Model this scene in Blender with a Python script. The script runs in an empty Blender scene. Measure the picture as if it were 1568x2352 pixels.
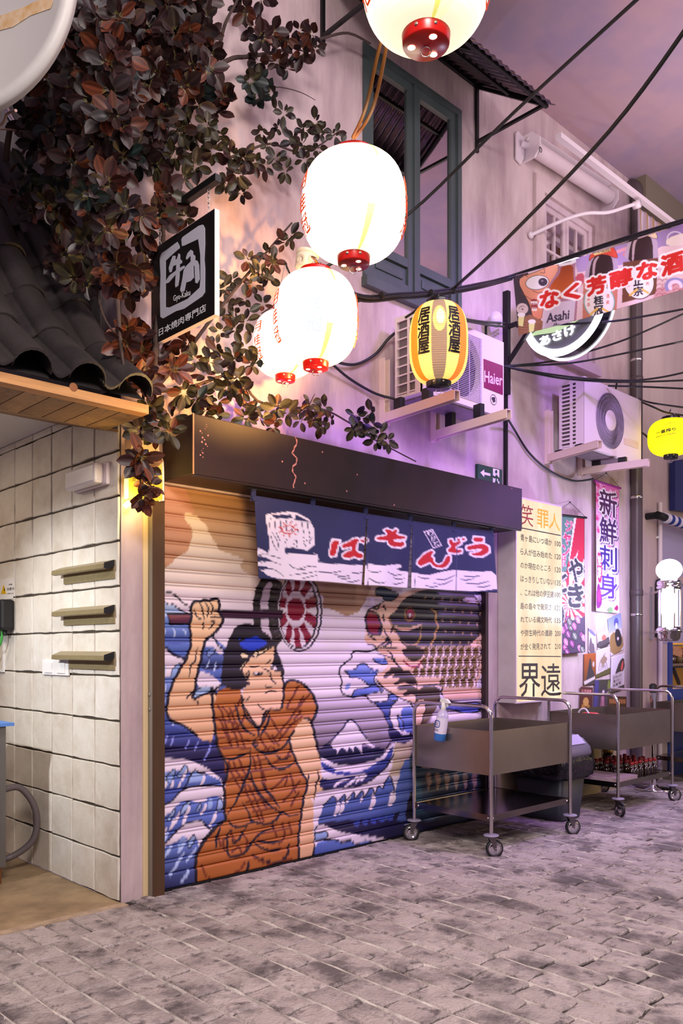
import bpy, bmesh, math, random
import numpy as np
from mathutils import Vector, Matrix
random.seed(7); RNG = np.random.default_rng(7)
SC = bpy.context.scene
COL = SC.collection
PI = math.pi

# ------------------------------------------------------------------ camera (level camera with a vertical shift)
FPX, HZ, CXP, CAMH = 1925.0, 1490.0, 784.0, 1.35      # focal length and horizon in pixels of the 1568 x 2352 frame
AX, BX = (.7233, .6907), (-.6907, .7233)               # street wall direction (+X) and depth direction (+Y) in the camera's right / forward
CAM = (-2.2263, -4.0382, CAMH)
cd = bpy.data.cameras.new('camera'); cam = bpy.data.objects.new('camera', cd); COL.objects.link(cam)
cd.sensor_fit = 'HORIZONTAL'; cd.sensor_width = 36.0
cd.lens = FPX / 1568 * 36.0
cd.shift_x = 0.0; cd.shift_y = (HZ - 1176.0) / 1568.0
cd.clip_start = .05; cd.clip_end = 200
cam.location = CAM
cam.rotation_euler = (PI / 2, 0, math.atan2(-AX[1], BX[1]))
SC.camera = cam

# ------------------------------------------------------------------ world, exposure
W = bpy.data.worlds.new('hall_air'); SC.world = W; W.use_nodes = True
W.node_tree.nodes['Background'].inputs[0].default_value = (.60, .47, .66, 1)
W.node_tree.nodes['Background'].inputs[1].default_value = .42
SC.view_settings.view_transform = 'Standard'; SC.view_settings.look = 'None'
SC.view_settings.exposure = 0.0; SC.view_settings.gamma = 1.0
SC.view_settings.use_curve_mapping = False
SC.cycles.max_bounces = 7; SC.cycles.diffuse_bounces = 3; SC.cycles.glossy_bounces = 4
SC.cycles.transmission_bounces = 4; SC.cycles.sample_clamp_indirect = 6.0

# ------------------------------------------------------------------ hall lights and an added front fill
def aim(o, t):
    o.rotation_euler = (Vector(t) - o.location).to_track_quat('-Z', 'Y').to_euler()
def area(name, loc, tgt, sx, sy, power, col):
    l = bpy.data.lights.new(name, 'AREA'); l.shape = 'RECTANGLE'; l.size = sx; l.size_y = sy
    l.energy = power; l.color = col
    o = bpy.data.objects.new(name, l); COL.objects.link(o); o.location = loc; aim(o, tgt); return o
def spot(name, loc, tgt, power, col, ang=60, blend=.6, r=.06):
    l = bpy.data.lights.new(name, 'SPOT'); l.energy = power; l.color = col
    l.spot_size = math.radians(ang); l.spot_blend = blend; l.shadow_soft_size = r
    o = bpy.data.objects.new(name, l); COL.objects.link(o); o.location = loc; aim(o, tgt); return o
area('street_luminaire', (1.0, -3.4, 5.7), (1.4, -2.0, 0), 3.0, 1.6, 125, (1.0, .88, .90))
area('front_fill', (-2.6, -5.0, 4.3), (-.1, -.9, .6), 1.2, 1.2, 265, (1.0, .91, .86))  # unseen fill lamp added on the camera side to brighten disc, pier and paving
area('mauve_luminaire', (5.5, -4.2, 5.6), (4.2, 0, 1.6), 3.0, 1.6, 30, (.86, .66, 1.0))
spot('violet_flood', (2.9, -2.6, 5.2), (3.4, 0, 2.4), 520, (.46, .24, 1.0), 80, .95, .2)
area('sky_uplight', (5.0, -2.5, 4.3), (5.5, -2.2, 6.0), 3.0, 2.0, 60, (1.0, .84, .88))
spot('amber_flood', (.3, -1.15, 2.0), (.42, 0, 2.95), 75, (1.0, .60, .20), 95, .9, .1)
spot('amber_uplight', (1.0, -1.2, 2.75), (.55, 0, 3.25), 260, (1.0, .50, .12), 80, .9, .08)
spot('violet_side', (5.6, -2.4, 3.4), (3.2, 0, 1.5), 260, (.55, .28, 1.0), 42, .9, .12)
spot('violet_floor', (6.5, -3.6, 5.2), (4.2, -1.8, 0), 240, (.62, .42, 1.0), 60, .9, .2)
area('sky_uplight_far', (1.5, -6.5, 4.4), (1.5, -6.5, 6.0), 4.0, 2.5, 55, (1.0, .86, .86))
area('warm_shopfront', (7.2, -4.6, 1.7), (3.6, -.8, .6), 1.6, 1.6, 42, (1.0, .72, .34))
area('violet_strip', (1.9, -.12, 2.68), (1.9, -.03, 3.6), 2.6, .05, 4.5, (.42, .18, 1.0))
spot('alcove_spot', (-2.1, .25, 2.3), (0, .62, 1.22), 235, (.93, .97, 1.0), 54, .9, .05)
area('alcove_ceiling_lamp', (-1.2, 1.5, 2.66), (-1.1, 1.4, 0), .5, .5, 16, (1.0, .82, .6))

# ------------------------------------------------------------------ pixel on the photograph -> point on a real plane
def ray(px, py):
    r = (px - CXP) / FPX; u = (HZ - py) / FPX
    return (r * AX[0] + AX[1], r * BX[0] + BX[1], u)
def _at(d, t): return Vector((CAM[0] + t * d[0], CAM[1] + t * d[1], CAM[2] + t * d[2]))
def onY(px, py, Y=0.0):
    d = ray(px, py); return _at(d, (Y - CAM[1]) / d[1])
def onX(px, py, X=0.0):
    d = ray(px, py); return _at(d, (X - CAM[0]) / d[0])
def onZ(px, py, Z=0.0):
    d = ray(px, py); return _at(d, (Z - CAM[2]) / d[2])
def dep(px, py, D): return _at(ray(px, py), D)
def pix(p):
    x, y, z = p[0] - CAM[0], p[1] - CAM[1], p[2] - CAM[2]
    r = x * AX[0] + y * BX[0]; f = x * AX[1] + y * BX[1]
    return (CXP + FPX * r / f, HZ - FPX * z / f)

# ------------------------------------------------------------------ materials
def lin(c): return tuple(((v / 255.0) / 12.92 if v <= 10.3 else ((v / 255.0 + .055) / 1.055) ** 2.4) for v in c[:3])
def setin(b, n, v):
    if n in b.inputs: b.inputs[n].default_value = v
MATS = {}
def mat(name, col, rough=.6, metal=0.0, var=0.0, vscale=6.0, col2=None, bump=0.0, bscale=40.0, emit=0.0, ecol=None, alpha=1.0,
        trans=0.0, spec=None, stretch=None, detail=6.0, ior=None, coat=0.0):
    """A Principled material; var mixes towards col2 by noise, bump adds fine relief. Colours are sRGB 0-255."""
    if name in MATS: return MATS[name]
    m = bpy.data.materials.new(name); m.use_nodes = True; N = m.node_tree.nodes; L = m.node_tree.links
    b = N['Principled BSDF']; c = lin(col) + (1,)
    b.inputs['Base Color'].default_value = c
    b.inputs['Roughness'].default_value = rough; b.inputs['Metallic'].default_value = metal
    if spec is not None: setin(b, 'Specular IOR Level', spec)
    if trans: setin(b, 'Transmission Weight', trans)
    if ior: setin(b, 'IOR', ior)
    if coat: setin(b, 'Coat Weight', coat)
    if alpha < 1: b.inputs['Alpha'].default_value = alpha
    if emit:
        setin(b, 'Emission Color', lin(ecol or col) + (1,)); setin(b, 'Emission Strength', emit)
    if var or bump:
        tc = N.new('ShaderNodeTexCoord'); mp = N.new('ShaderNodeMapping'); L.new(tc.outputs['Object'], mp.inputs[0])
        if stretch: mp.inputs['Scale'].default_value = stretch
    if var:
        n = N.new('ShaderNodeTexNoise'); n.inputs['Scale'].default_value = vscale; n.inputs['Detail'].default_value = detail
        n.inputs['Roughness'].default_value = .62
        L.new(mp.outputs[0], n.inputs['Vector'])
        r = N.new('ShaderNodeMapRange'); r.inputs[1].default_value = .38; r.inputs[2].default_value = .68
        r.inputs[3].default_value = 0; r.inputs[4].default_value = var; L.new(n.outputs['Fac'], r.inputs[0])
        x = N.new('ShaderNodeMix'); x.data_type = 'RGBA'; x.inputs[6].default_value = c
        x.inputs[7].default_value = lin(col2 or [v * .6 for v in col]) + (1,)
        L.new(r.outputs[0], x.inputs[0]); L.new(x.outputs[2], b.inputs['Base Color'])
    if bump:
        n2 = N.new('ShaderNodeTexNoise'); n2.inputs['Scale'].default_value = bscale; n2.inputs['Detail'].default_value = 5
        L.new(mp.outputs[0], n2.inputs['Vector'])
        bp = N.new('ShaderNodeBump'); bp.inputs['Strength'].default_value = bump; bp.inputs['Distance'].default_value = .02
        L.new(n2.outputs['Fac'], bp.inputs['Height']); L.new(bp.outputs[0], b.inputs['Normal'])
    MATS[name] = m; return m
def print_mat(name, rough=.6, bump=0.0, bscale=300, sheen=0, emit=0.0):
    """Flat print: base colour from the mesh's 'print' colour attribute."""
    if name in MATS: return MATS[name]
    m = bpy.data.materials.new(name); m.use_nodes = True; N = m.node_tree.nodes; L = m.node_tree.links
    b = N['Principled BSDF']; a = N.new('ShaderNodeVertexColor'); a.layer_name = 'print'
    L.new(a.outputs[0], b.inputs['Base Color']); b.inputs['Roughness'].default_value = rough
    if emit:
        L.new(a.outputs[0], b.inputs['Emission Color']); setin(b, 'Emission Strength', emit)
    if bump:
        tc = N.new('ShaderNodeTexCoord'); n2 = N.new('ShaderNodeTexNoise'); n2.inputs['Scale'].default_value = bscale
        L.new(tc.outputs['Object'], n2.inputs['Vector'])
        bp = N.new('ShaderNodeBump'); bp.inputs['Strength'].default_value = bump; bp.inputs['Distance'].default_value = .004
        L.new(n2.outputs['Fac'], bp.inputs['Height']); L.new(bp.outputs[0], b.inputs['Normal'])
    MATS[name] = m; return m

# ------------------------------------------------------------------ objects
def tag(o, label=None, cat=None, group=None, kind=None):
    if label: o['label'] = label
    if cat: o['category'] = cat
    if group: o['group'] = group
    if kind: o['kind'] = kind
    return o
def empty(name, loc=(0, 0, 0), label=None, cat=None, group=None, rz=0.0):
    o = bpy.data.objects.new(name, None); o.empty_display_size = .1; COL.objects.link(o)
    o.location = loc; o.rotation_euler = (0, 0, rz); return tag(o, label, cat, group)
def link(name, me, parent=None):
    """Links a mesh whose vertices are in world space; under a parent, keeps it there."""
    o = bpy.data.objects.new(name, me); COL.objects.link(o)
    if parent is not None:
        o.parent = parent; o.matrix_parent_inverse = wm(parent).inverted()
    return o
def wm(o):
    m = Matrix.LocRotScale(o.location, o.rotation_euler, o.scale)
    return wm(o.parent) @ o.matrix_parent_inverse @ m if o.parent else m
class MB:
    """Collects shapes into one mesh."""
    def __init__(s): s.v = []; s.f = []; s.m = []; s.s = []
    def add(s, vs, fs, mi=0, sm=False):
        k = len(s.v); s.v += [tuple(p) for p in vs]; s.f += [tuple(i + k for i in f) for f in fs]
        s.m += [mi] * len(fs); s.s += [sm] * len(fs); return s
    def box(s, a, b, mi=0):
        e = .00017 * (len(s.v) // 8 % 6)      # no two faces of one mesh exactly coplanar
        x0, y0, z0 = [min(p, q) + e for p, q in zip(a, b)]; x1, y1, z1 = [max(p, q) - e for p, q in zip(a, b)]
        return s.add([(x0, y0, z0), (x1, y0, z0), (x1, y1, z0), (x0, y1, z0), (x0, y0, z1), (x1, y0, z1), (x1, y1, z1), (x0, y1, z1)],
                     [(0, 3, 2, 1), (4, 5, 6, 7), (0, 1, 5, 4), (1, 2, 6, 5), (2, 3, 7, 6), (3, 0, 4, 7)], mi)
    def beam(s, p, q, w, h, up=(0, 0, 1), mi=0):
        p, q = Vector(p), Vector(q); d = (q - p).normalized(); u = Vector(up)
        sd = d.cross(u)
        if sd.length < 1e-4: sd = d.cross(Vector((1, 0, 0)))
        sd.normalize(); u = sd.cross(d)
        o = [sd * a * w / 2 + u * b * h / 2 for a, b in ((-1, -1), (1, -1), (1, 1), (-1, 1))]
        return s.add([p + k for k in o] + [q + k for k in o], [(0, 1, 2, 3), (7, 6, 5, 4), (0, 4, 5, 1), (1, 5, 6, 2), (2, 6, 7, 3), (3, 7, 4, 0)], mi)
    def tube(s, pts, r, n=8, mi=0, cap=True):
        pts = [Vector(p) for p in pts]; k = len(s.v); rr = r if isinstance(r, (list, tuple)) else [r] * len(pts); vs = []; fs = []
        ref = None
        for i, p in enumerate(pts):
            d = (pts[min(i + 1, len(pts) - 1)] - pts[max(i - 1, 0)]).normalized()
            if ref is None: ref = d.cross(Vector((0, 0, 1)))
            if ref.length < 1e-3: ref = d.cross(Vector((1, 0, 0)))
            ref = (ref - d * ref.dot(d)).normalized(); b = d.cross(ref)
            vs += [p + (ref * math.cos(2 * PI * j / n) + b * math.sin(2 * PI * j / n)) * rr[i] for j in range(n)]
        for i in range(len(pts) - 1):
            for j in range(n):
                fs.append((i * n + j, i * n + (j + 1) % n, (i + 1) * n + (j + 1) % n, (i + 1) * n + j))
        s.add(vs, fs, mi, True)
        if cap:
            s.add(vs[:n][::-1], [tuple(range(n))], mi); s.add(vs[-n:], [tuple(range(n))], mi)
        return s
    def lathe(s, prof, c, n=24, axis=(0, 0, 1), mi=0, sm=True, ref=None, a0=0.0, a1=2 * PI):
        """prof: (radius, height) pairs around axis through c."""
        c = Vector(c); ax = Vector(axis).normalized(); u = Vector(ref) if ref else ax.orthogonal(); u = (u - ax * u.dot(ax)).normalized(); w = ax.cross(u)
        full = abs(a1 - a0 - 2 * PI) < 1e-6; cols = n if full else n + 1
        vs = [c + ax * h + (u * math.cos(a0 + (a1 - a0) * j / n) + w * math.sin(a0 + (a1 - a0) * j / n)) * r for r, h in prof for j in range(cols)]
        fs = [(i * cols + j, i * cols + (j + 1) % cols, (i + 1) * cols + (j + 1) % cols, (i + 1) * cols + j)
              for i in range(len(prof) - 1) for j in range(n)]
        return s.add(vs, fs, mi, sm)
    def disc(s, c, r, axis, n=24, mi=0, h=0.0):
        return s.lathe([(1e-5, 0), (r, 0)] if not h else [(1e-5, 0), (r, 0), (r, h), (1e-5, h)], c, n, axis, mi, False)
    def prism(s, poly, vec, mi=0):
        """poly: coplanar 3D points, extruded by vec."""
        n = len(poly); v = Vector(vec); vs = [Vector(p) for p in poly] + [Vector(p) + v for p in poly]
        return s.add(vs, [tuple(range(n))[::-1], tuple(range(n, 2 * n))] + [(i, (i + 1) % n, n + (i + 1) % n, n + i) for i in range(n)], mi)
    def grid(s, P, mi=0, sm=True):
        """P: rows x cols array of points."""
        R, Cc = len(P), len(P[0])
        return s.add([p for row in P for p in row], [(i * Cc + j, i * Cc + j + 1, (i + 1) * Cc + j + 1, (i + 1) * Cc + j) for i in range(R - 1) for j in range(Cc - 1)], mi, sm)
    def mesh(s, name, mats):
        me = bpy.data.meshes.new(name); me.from_pydata(s.v, [], s.f); me.validate(clean_customdata=False)
        for m in (mats if isinstance(mats, (list, tuple)) else [mats]): me.materials.append(m)
        if len(me.polygons) == len(s.m):
            me.polygons.foreach_set('material_index', s.m); me.polygons.foreach_set('use_smooth', s.s)
        bm = bmesh.new(); bm.from_mesh(me); bmesh.ops.recalc_face_normals(bm, faces=bm.faces); bm.to_mesh(me); bm.free()
        return me
    def build(s, name, mats, parent=None, label=None, cat=None, group=None, kind=None, bevel=0.0, centre=True):
        o = link(name, s.mesh(name, mats), parent)
        if parent is None and centre and s.v:
            a = np.array(s.v); c = (a.min(0) + a.max(0)) / 2; c[2] = a[:, 2].min(); o.data.transform(Matrix.Translation(-Vector(c))); o.location = c
        if bevel:
            b = o.modifiers.new('edge', 'BEVEL'); b.width = bevel; b.segments = 2; b.limit_method = 'ANGLE'; b.angle_limit = math.radians(40)
        return tag(o, label, cat, group, kind)
def copy_tree(o, loc, parent=None):
    c = o.copy(); COL.objects.link(c)
    if parent is None: c.location = loc
    else: c.parent = parent
    for ch in list(o.children): copy_tree(ch, None, c)
    return c
def arc(p, q, sag, n=14, side=(0, 0, -1)):
    p, q, sd = Vector(p), Vector(q), Vector(side)
    return [p.lerp(q, i / n) + sd * sag * 4 * (i / n) * (1 - i / n) for i in range(n + 1)]
def spline(pts, k=6):
    """Catmull-Rom through points (2D or 3D)."""
    pts = [Vector(p) for p in pts]; out = []
    for i in range(len(pts) - 1):
        a, b, c, d = pts[max(i - 1, 0)], pts[i], pts[i + 1], pts[min(i + 2, len(pts) - 1)]
        for j in range(k):
            t = j / k; out.append(.5 * (2 * b + (c - a) * t + (2 * a - 5 * b + 4 * c - d) * t * t + (3 * b - a - 3 * c + d) * t ** 3))
    return out + [pts[-1]]

# ------------------------------------------------------------------ lettering: glyph outlines of Blender's own font as flat meshes
_fc = bpy.data.curves.new('glyphs', 'FONT'); _fo = bpy.data.objects.new('glyphs', _fc); COL.objects.link(_fo)
_GC = {}
def glyphs(body, offset=0.0, space=1.0):
    k = (body, offset, space)
    if k not in _GC:
        _fc.body = body; _fc.offset = offset; _fc.space_character = space; _fc.resolution_u = 2
        dg = bpy.context.evaluated_depsgraph_get(); dg.update()
        me = bpy.data.meshes.new_from_object(_fo.evaluated_get(dg))
        v = np.array([tuple(p.co)[:2] for p in me.vertices]) if len(me.vertices) else np.zeros((0, 2))
        f = [tuple(p.vertices) for p in me.polygons]; bpy.data.meshes.remove(me); _GC[k] = (v, f)
    return _GC[k]
def text_quad(mb, body, TL, TR, BL, mi=0, offset=0.0, space=1.0, lift=(0, 0, 0), pad=None):
    """Fits the text's bounding box into the parallelogram TL-TR-BL (world points)."""
    v, f = glyphs(body, 0.0, space)
    if not len(v): return mb
    lo, hi = v.min(0), v.max(0); TL, TR, BL, lf = Vector(TL), Vector(TR), Vector(BL), Vector(lift)
    u, w = TR - TL, BL - TL; nn = u.cross(w).normalized()
    if nn.dot(Vector(CAM) - TL) < 0: nn = -nn
    for i, (dx, dy) in enumerate(((0, 0), (1, 0), (-1, 0), (0, 1), (0, -1)) if offset > 0 else ((0, 0),)):
        mb.add([TL + u * ((x + dx * offset - lo[0]) / (hi[0] - lo[0])) + w * (1 - (y + dy * offset - lo[1]) / max(hi[1] - lo[1], 1e-6)) + lf + nn * (.0001 + .00012 * i) for x, y in v], f, mi)
    return mb
def text_px(mb, body, plane, tl, tr, bl, **k):
    return text_quad(mb, body, plane(*tl), plane(*tr), plane(*bl), **k)

# ------------------------------------------------------------------ flat prints: paint on a numpy canvas, carried by mesh colour attributes
class Canvas:
    """Canvas in its own units (x right, y down) covering x0..x1, y0..y1 at s cells per unit."""
    def __init__(s, x0, y0, x1, y1, sc, bg=(255, 255, 255)):
        s.x0, s.y0, s.s = x0, y0, sc; s.w = int((x1 - x0) * sc); s.h = int((y1 - y0) * sc)
        s.a = np.empty((s.h, s.w, 3), np.float32); s.a[:] = lin(bg); s.tf = lambda p: p; s.lw = 1.0
    def _p(s, pts): return np.array([[(q[0] - s.x0) * s.s, (q[1] - s.y0) * s.s] for q in (s.tf(p) for p in pts)], float)
    def mask(s, P, off=None):
        M = np.zeros((s.h, s.w), bool); y0 = max(0, int(P[:, 1].min())); y1 = min(s.h - 1, int(P[:, 1].max()) + 1)
        X, Y = P[:, 0], P[:, 1]; X2, Y2 = np.roll(X, -1), np.roll(Y, -1)
        for r in range(y0, y1 + 1):
            yc = r + .5; k = (Y <= yc) != (Y2 <= yc)
            if not k.any(): continue
            xs = np.sort(X[k] + (yc - Y[k]) * (X2[k] - X[k]) / (Y2[k] - Y[k]))
            for i in range(0, len(xs) - 1, 2):
                a, b = max(0, int(round(xs[i]))), min(s.w, int(round(xs[i + 1])))
                if b > a: M[r, a:b] = True
        return M
    def poly(s, pts, col, smooth=0, col2=None, ang=90, edge=0, ecol=(25, 18, 30)):
        q = list(pts)
        for _ in range(smooth):
            q = [p for i in range(len(q)) for p in ((.75 * q[i][0] + .25 * q[(i + 1) % len(q)][0], .75 * q[i][1] + .25 * q[(i + 1) % len(q)][1]),
                                                     (.25 * q[i][0] + .75 * q[(i + 1) % len(q)][0], .25 * q[i][1] + .75 * q[(i + 1) % len(q)][1]))]
        P = s._p(q); M = s.mask(P)
        if col2 is None: s.a[M] = lin(col)
        else:
            d = np.array([math.cos(math.radians(ang)), math.sin(math.radians(ang))]); pr = P @ d; yy, xx = np.nonzero(M)
            t = np.clip(((xx * d[0] + yy * d[1]) - pr.min()) / max(np.ptp(pr), 1e-6), 0, 1)[:, None]
            s.a[yy, xx] = np.array(lin(col)) * (1 - t) + np.array(lin(col2)) * t
        if edge: s.line(q + [q[0]], edge, ecol)
        return M
    def line(s, pts, w, col, smooth=0, taper=False):
        P = s._p(pts)
        if smooth: P = np.array([tuple(v) for v in spline([tuple(p) + (0,) for p in P], smooth)])[:, :2]
        c = np.array(lin(col), np.float32); n = len(P) - 1
        for i in range(n):
            k = 1.0
            if taper: k = max(.25, math.sin(PI * (i + .7) / (n + .4)) ** .6)
            r = w * s.s / 2 * k * s.lw; a, b = P[i], P[i + 1]
            x0, x1 = int(max(0, min(a[0], b[0]) - r - 1)), int(min(s.w, max(a[0], b[0]) + r + 2)); y0, y1 = int(max(0, min(a[1], b[1]) - r - 1)), int(min(s.h, max(a[1], b[1]) + r + 2))
            if x1 <= x0 or y1 <= y0: continue
            yy, xx = np.mgrid[y0:y1, x0:x1]; d = b - a; L2 = max(d @ d, 1e-9)
            t = np.clip(((xx - a[0]) * d[0] + (yy - a[1]) * d[1]) / L2, 0, 1)
            m = (xx - a[0] - t * d[0]) ** 2 + (yy - a[1] - t * d[1]) ** 2 <= r * r
            s.a[y0:y1, x0:x1][m] = c
    def ell(s, c, rx, ry, col, rot=0, **k):
        ca, sa = math.cos(math.radians(rot)), math.sin(math.radians(rot))
        s.poly([(c[0] + rx * math.cos(t) * ca - ry * math.sin(t) * sa, c[1] + rx * math.cos(t) * sa + ry * math.sin(t) * ca) for t in np.linspace(0, 2 * PI, 40, False)], col, **k)
    def ring(s, c, rx, ry, w, col, a0=0, a1=360):
        s.line([(c[0] + rx * math.cos(t), c[1] + ry * math.sin(t)) for t in np.radians(np.linspace(a0, a1, 48))], w, col)
    def text(s, body, TL, TR, BL, col, offset=0.0):
        if offset > 0:
            for k in range(12): s._text(body, TL, TR, BL, col, offset * math.cos(k * PI / 6), offset * math.sin(k * PI / 6))
        s._text(body, TL, TR, BL, col, 0, 0)
    def _text(s, body, TL, TR, BL, col, ox, oy):
        v, f = glyphs(body); lo, hi = v.min(0), v.max(0); v = v + np.array([ox, oy]); u = np.subtract(TR, TL); w = np.subtract(BL, TL)
        q = np.array(TL) + np.outer((v[:, 0] - lo[0]) / (hi[0] - lo[0]), u) + np.outer(1 - (v[:, 1] - lo[1]) / (hi[1] - lo[1]), w)
        P = s._p([tuple(p) for p in q]); c = lin(col)
        for t in f:
            T = P[list(t)]; x0, x1 = max(0, int(T[:, 0].min())), min(s.w, int(T[:, 0].max()) + 2); y0, y1 = max(0, int(T[:, 1].min())), min(s.h, int(T[:, 1].max()) + 2)
            if x1 <= x0 or y1 <= y0: continue
            yy, xx = np.mgrid[y0:y1, x0:x1]; yy = yy + .5; xx = xx + .5; m = np.zeros(xx.shape, bool)
            for i in range(len(T)):
                a, b2 = T[i], T[(i + 1) % len(T)]
                if a[1] == b2[1]: continue
                k = (a[1] <= yy) != (b2[1] <= yy); m ^= k & (xx < a[0] + (yy - a[1]) * (b2[0] - a[0]) / (b2[1] - a[1]))
            s.a[y0:y1, x0:x1][m] = c
    def done(s):
        a = s.a; p = np.pad(a, ((1, 1), (1, 1), (0, 0)), 'edge')
        s.b = (p[1:-1, 1:-1] * 2 + p[:-2, 1:-1] + p[2:, 1:-1] + p[1:-1, :-2] + p[1:-1, 2:]) / 6; return s
    def sample(s, X, Y):
        x = np.clip((np.asarray(X) - s.x0) * s.s - .5, 0, s.w - 1.001); y = np.clip((np.asarray(Y) - s.y0) * s.s - .5, 0, s.h - 1.001)
        i, j = y.astype(int), x.astype(int); fy, fx = (y - i)[..., None], (x - j)[..., None]; b = s.b; i1 = np.minimum(i + 1, s.h - 1); j1 = np.minimum(j + 1, s.w - 1)
        return (b[i, j] * (1 - fx) + b[i, j1] * fx) * (1 - fy) + (b[i1, j] * (1 - fx) + b[i1, j1] * fx) * fy
def print_grid(name, P, colors, material, parent=None, smooth=True, thick=None):
    """P: rows x cols x 3 points, colors: rows x cols x 3 linear. One mesh with the colours as 'print' attribute."""
    P = np.asarray(P, np.float32); R, Cc = P.shape[:2]; me = bpy.data.meshes.new(name)
    idx = np.arange(R * Cc).reshape(R, Cc); q = np.stack([idx[:-1, :-1], idx[:-1, 1:], idx[1:, 1:], idx[1:, :-1]], -1).reshape(-1, 4)
    me.vertices.add(R * Cc); me.vertices.foreach_set('co', P.reshape(-1))
    me.loops.add(q.size); me.loops.foreach_set('vertex_index', q.reshape(-1).astype(np.int32))
    me.polygons.add(len(q)); me.polygons.foreach_set('loop_start', np.arange(0, q.size, 4, dtype=np.int32))
    me.update(calc_edges=True)
    at = me.color_attributes.new('print', 'FLOAT_COLOR', 'POINT')
    c = np.concatenate([np.asarray(colors, np.float32).reshape(-1, 3), np.ones((R * Cc, 1), np.float32)], 1); at.data.foreach_set('color', c.reshape(-1))
    if smooth: me.polygons.foreach_set('use_smooth', np.ones(len(q), bool))
    me.materials.append(material); o = link(name, me, parent)
    if thick:
        md = o.modifiers.new('thickness', 'SOLIDIFY'); md.thickness = thick; md.offset = 0
    return o
def print_sheet(name, cv, TL, TR, BL, nx, ny, material, parent=None, fold=None, thick=.001):
    """A flat (or gently folded) sheet carrying the whole canvas; fold(u, v) gives an offset vector."""
    TL, TR, BL = np.array(TL), np.array(TR), np.array(BL); u = np.linspace(0, 1, nx); v = np.linspace(0, 1, ny); U, V = np.meshgrid(u, v)
    P = TL + U[..., None] * (TR - TL) + V[..., None] * (BL - TL)
    if fold: P = P + fold(U, V)
    return print_grid(name, P, cv.sample(cv.x0 + U * cv.w / cv.s, cv.y0 + V * cv.h / cv.s), material, parent, thick=thick)

# ================================================================== SETTING
def piece_mat(name, c1, c2, c3, rough=.75, sc=9.0, bump=.5, bs=60, tint=.25, stain=.75, ground=None):
    """Material for alike pieces: each object draws its own part of the noise and its own tone."""
    if name in MATS: return MATS[name]
    m = bpy.data.materials.new(name); m.use_nodes = True; N = m.node_tree.nodes; L = m.node_tree.links; b = N['Principled BSDF']
    tc = N.new('ShaderNodeTexCoord'); oi = N.new('ShaderNodeObjectInfo'); mp = N.new('ShaderNodeMapping')
    ml = N.new('ShaderNodeMath'); ml.operation = 'MULTIPLY'; ml.inputs[1].default_value = 77.0; L.new(oi.outputs['Random'], ml.inputs[0])
    cb = N.new('ShaderNodeCombineXYZ'); L.new(ml.outputs[0], cb.inputs[0]); L.new(ml.outputs[0], cb.inputs[1])
    L.new(tc.outputs['Object'], mp.inputs[0]); L.new(cb.outputs[0], mp.inputs['Location'])
    def mix(a, bcol, fac):
        x = N.new('ShaderNodeMix'); x.data_type = 'RGBA'
        if isinstance(a, tuple): x.inputs[6].default_value = a
        else: L.new(a, x.inputs[6])
        x.inputs[7].default_value = bcol; L.new(fac, x.inputs[0]); return x.outputs[2]
    def noise(s, lo, hi, amt):
        n = N.new('ShaderNodeTexNoise'); n.inputs['Scale'].default_value = s; n.inputs['Detail'].default_value = 7; n.inputs['Roughness'].default_value = .65
        L.new(mp.outputs[0], n.inputs['Vector']); r = N.new('ShaderNodeMapRange'); r.inputs[1].default_value = lo; r.inputs[2].default_value = hi; r.inputs[4].default_value = amt
        L.new(n.outputs['Fac'], r.inputs[0]); return r.outputs[0]
    rr = N.new('ShaderNodeMapRange'); rr.inputs[4].default_value = tint; L.new(oi.outputs['Random'], rr.inputs[0])
    c = mix(lin(c1) + (1,), lin(c2) + (1,), rr.outputs[0])
    c = mix(c, lin(c2) + (1,), noise(sc, .42, .7, .8)); c = mix(c, lin(c3) + (1,), noise(sc * .55, .5, .72, stain))
    if ground:      # dirt that runs across neighbouring pieces
        ge = N.new('ShaderNodeNewGeometry'); old = mp; mp = N.new('ShaderNodeMapping'); L.new(ge.outputs['Position'], mp.inputs[0])
        c = mix(c, lin(ground) + (1,), noise(2.6, .50, .62, .8)); c = mix(c, lin(ground) + (1,), noise(11.0, .55, .66, .85)); mp = old
    L.new(c, b.inputs['Base Color']); b.inputs['Roughness'].default_value = rough
    n2 = N.new('ShaderNodeTexNoise'); n2.inputs['Scale'].default_value = bs; n2.inputs['Detail'].default_value = 6; L.new(mp.outputs[0], n2.inputs['Vector'])
    bp = N.new('ShaderNodeBump'); bp.inputs['Strength'].default_value = bump; bp.inputs['Distance'].default_value = .012
    L.new(n2.outputs['Fac'], bp.inputs['Height']); L.new(bp.outputs[0], b.inputs['Normal'])
    MATS[name] = m; return m
M_PLASTER = mat('plaster', (206, 184, 184), .85, var=.9, vscale=2.4, col2=(152, 126, 134), bump=.8, bscale=11, stretch=(1, 1, .28))
M_PLASTER2 = mat('plaster_far', (205, 186, 182), .85, var=.7, vscale=2.2, col2=(172, 148, 150), bump=.3, bscale=8, stretch=(1, 1, .2))
M_GREYWALL = mat('plaster_grey', (168, 160, 158), .85, var=.7, vscale=2, col2=(120, 112, 112), bump=.3, bscale=12)
M_SKY = mat('painted_sky', (180, 150, 160), .9, var=1.0, vscale=.8, col2=(138, 128, 164), detail=4)
M_GROUT = mat('grout', (74, 64, 52), .9, var=.6, vscale=20, col2=(52, 46, 40))
M_TILE = piece_mat('glazed_tile', (224, 217, 206), (205, 194, 178), (178, 160, 140), .42, 7, .12, 40, .5, .55)
M_BASE = mat('joint_base', (46, 38, 38), .95, var=.7, vscale=18, col2=(32, 28, 28), bump=.4)
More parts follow.
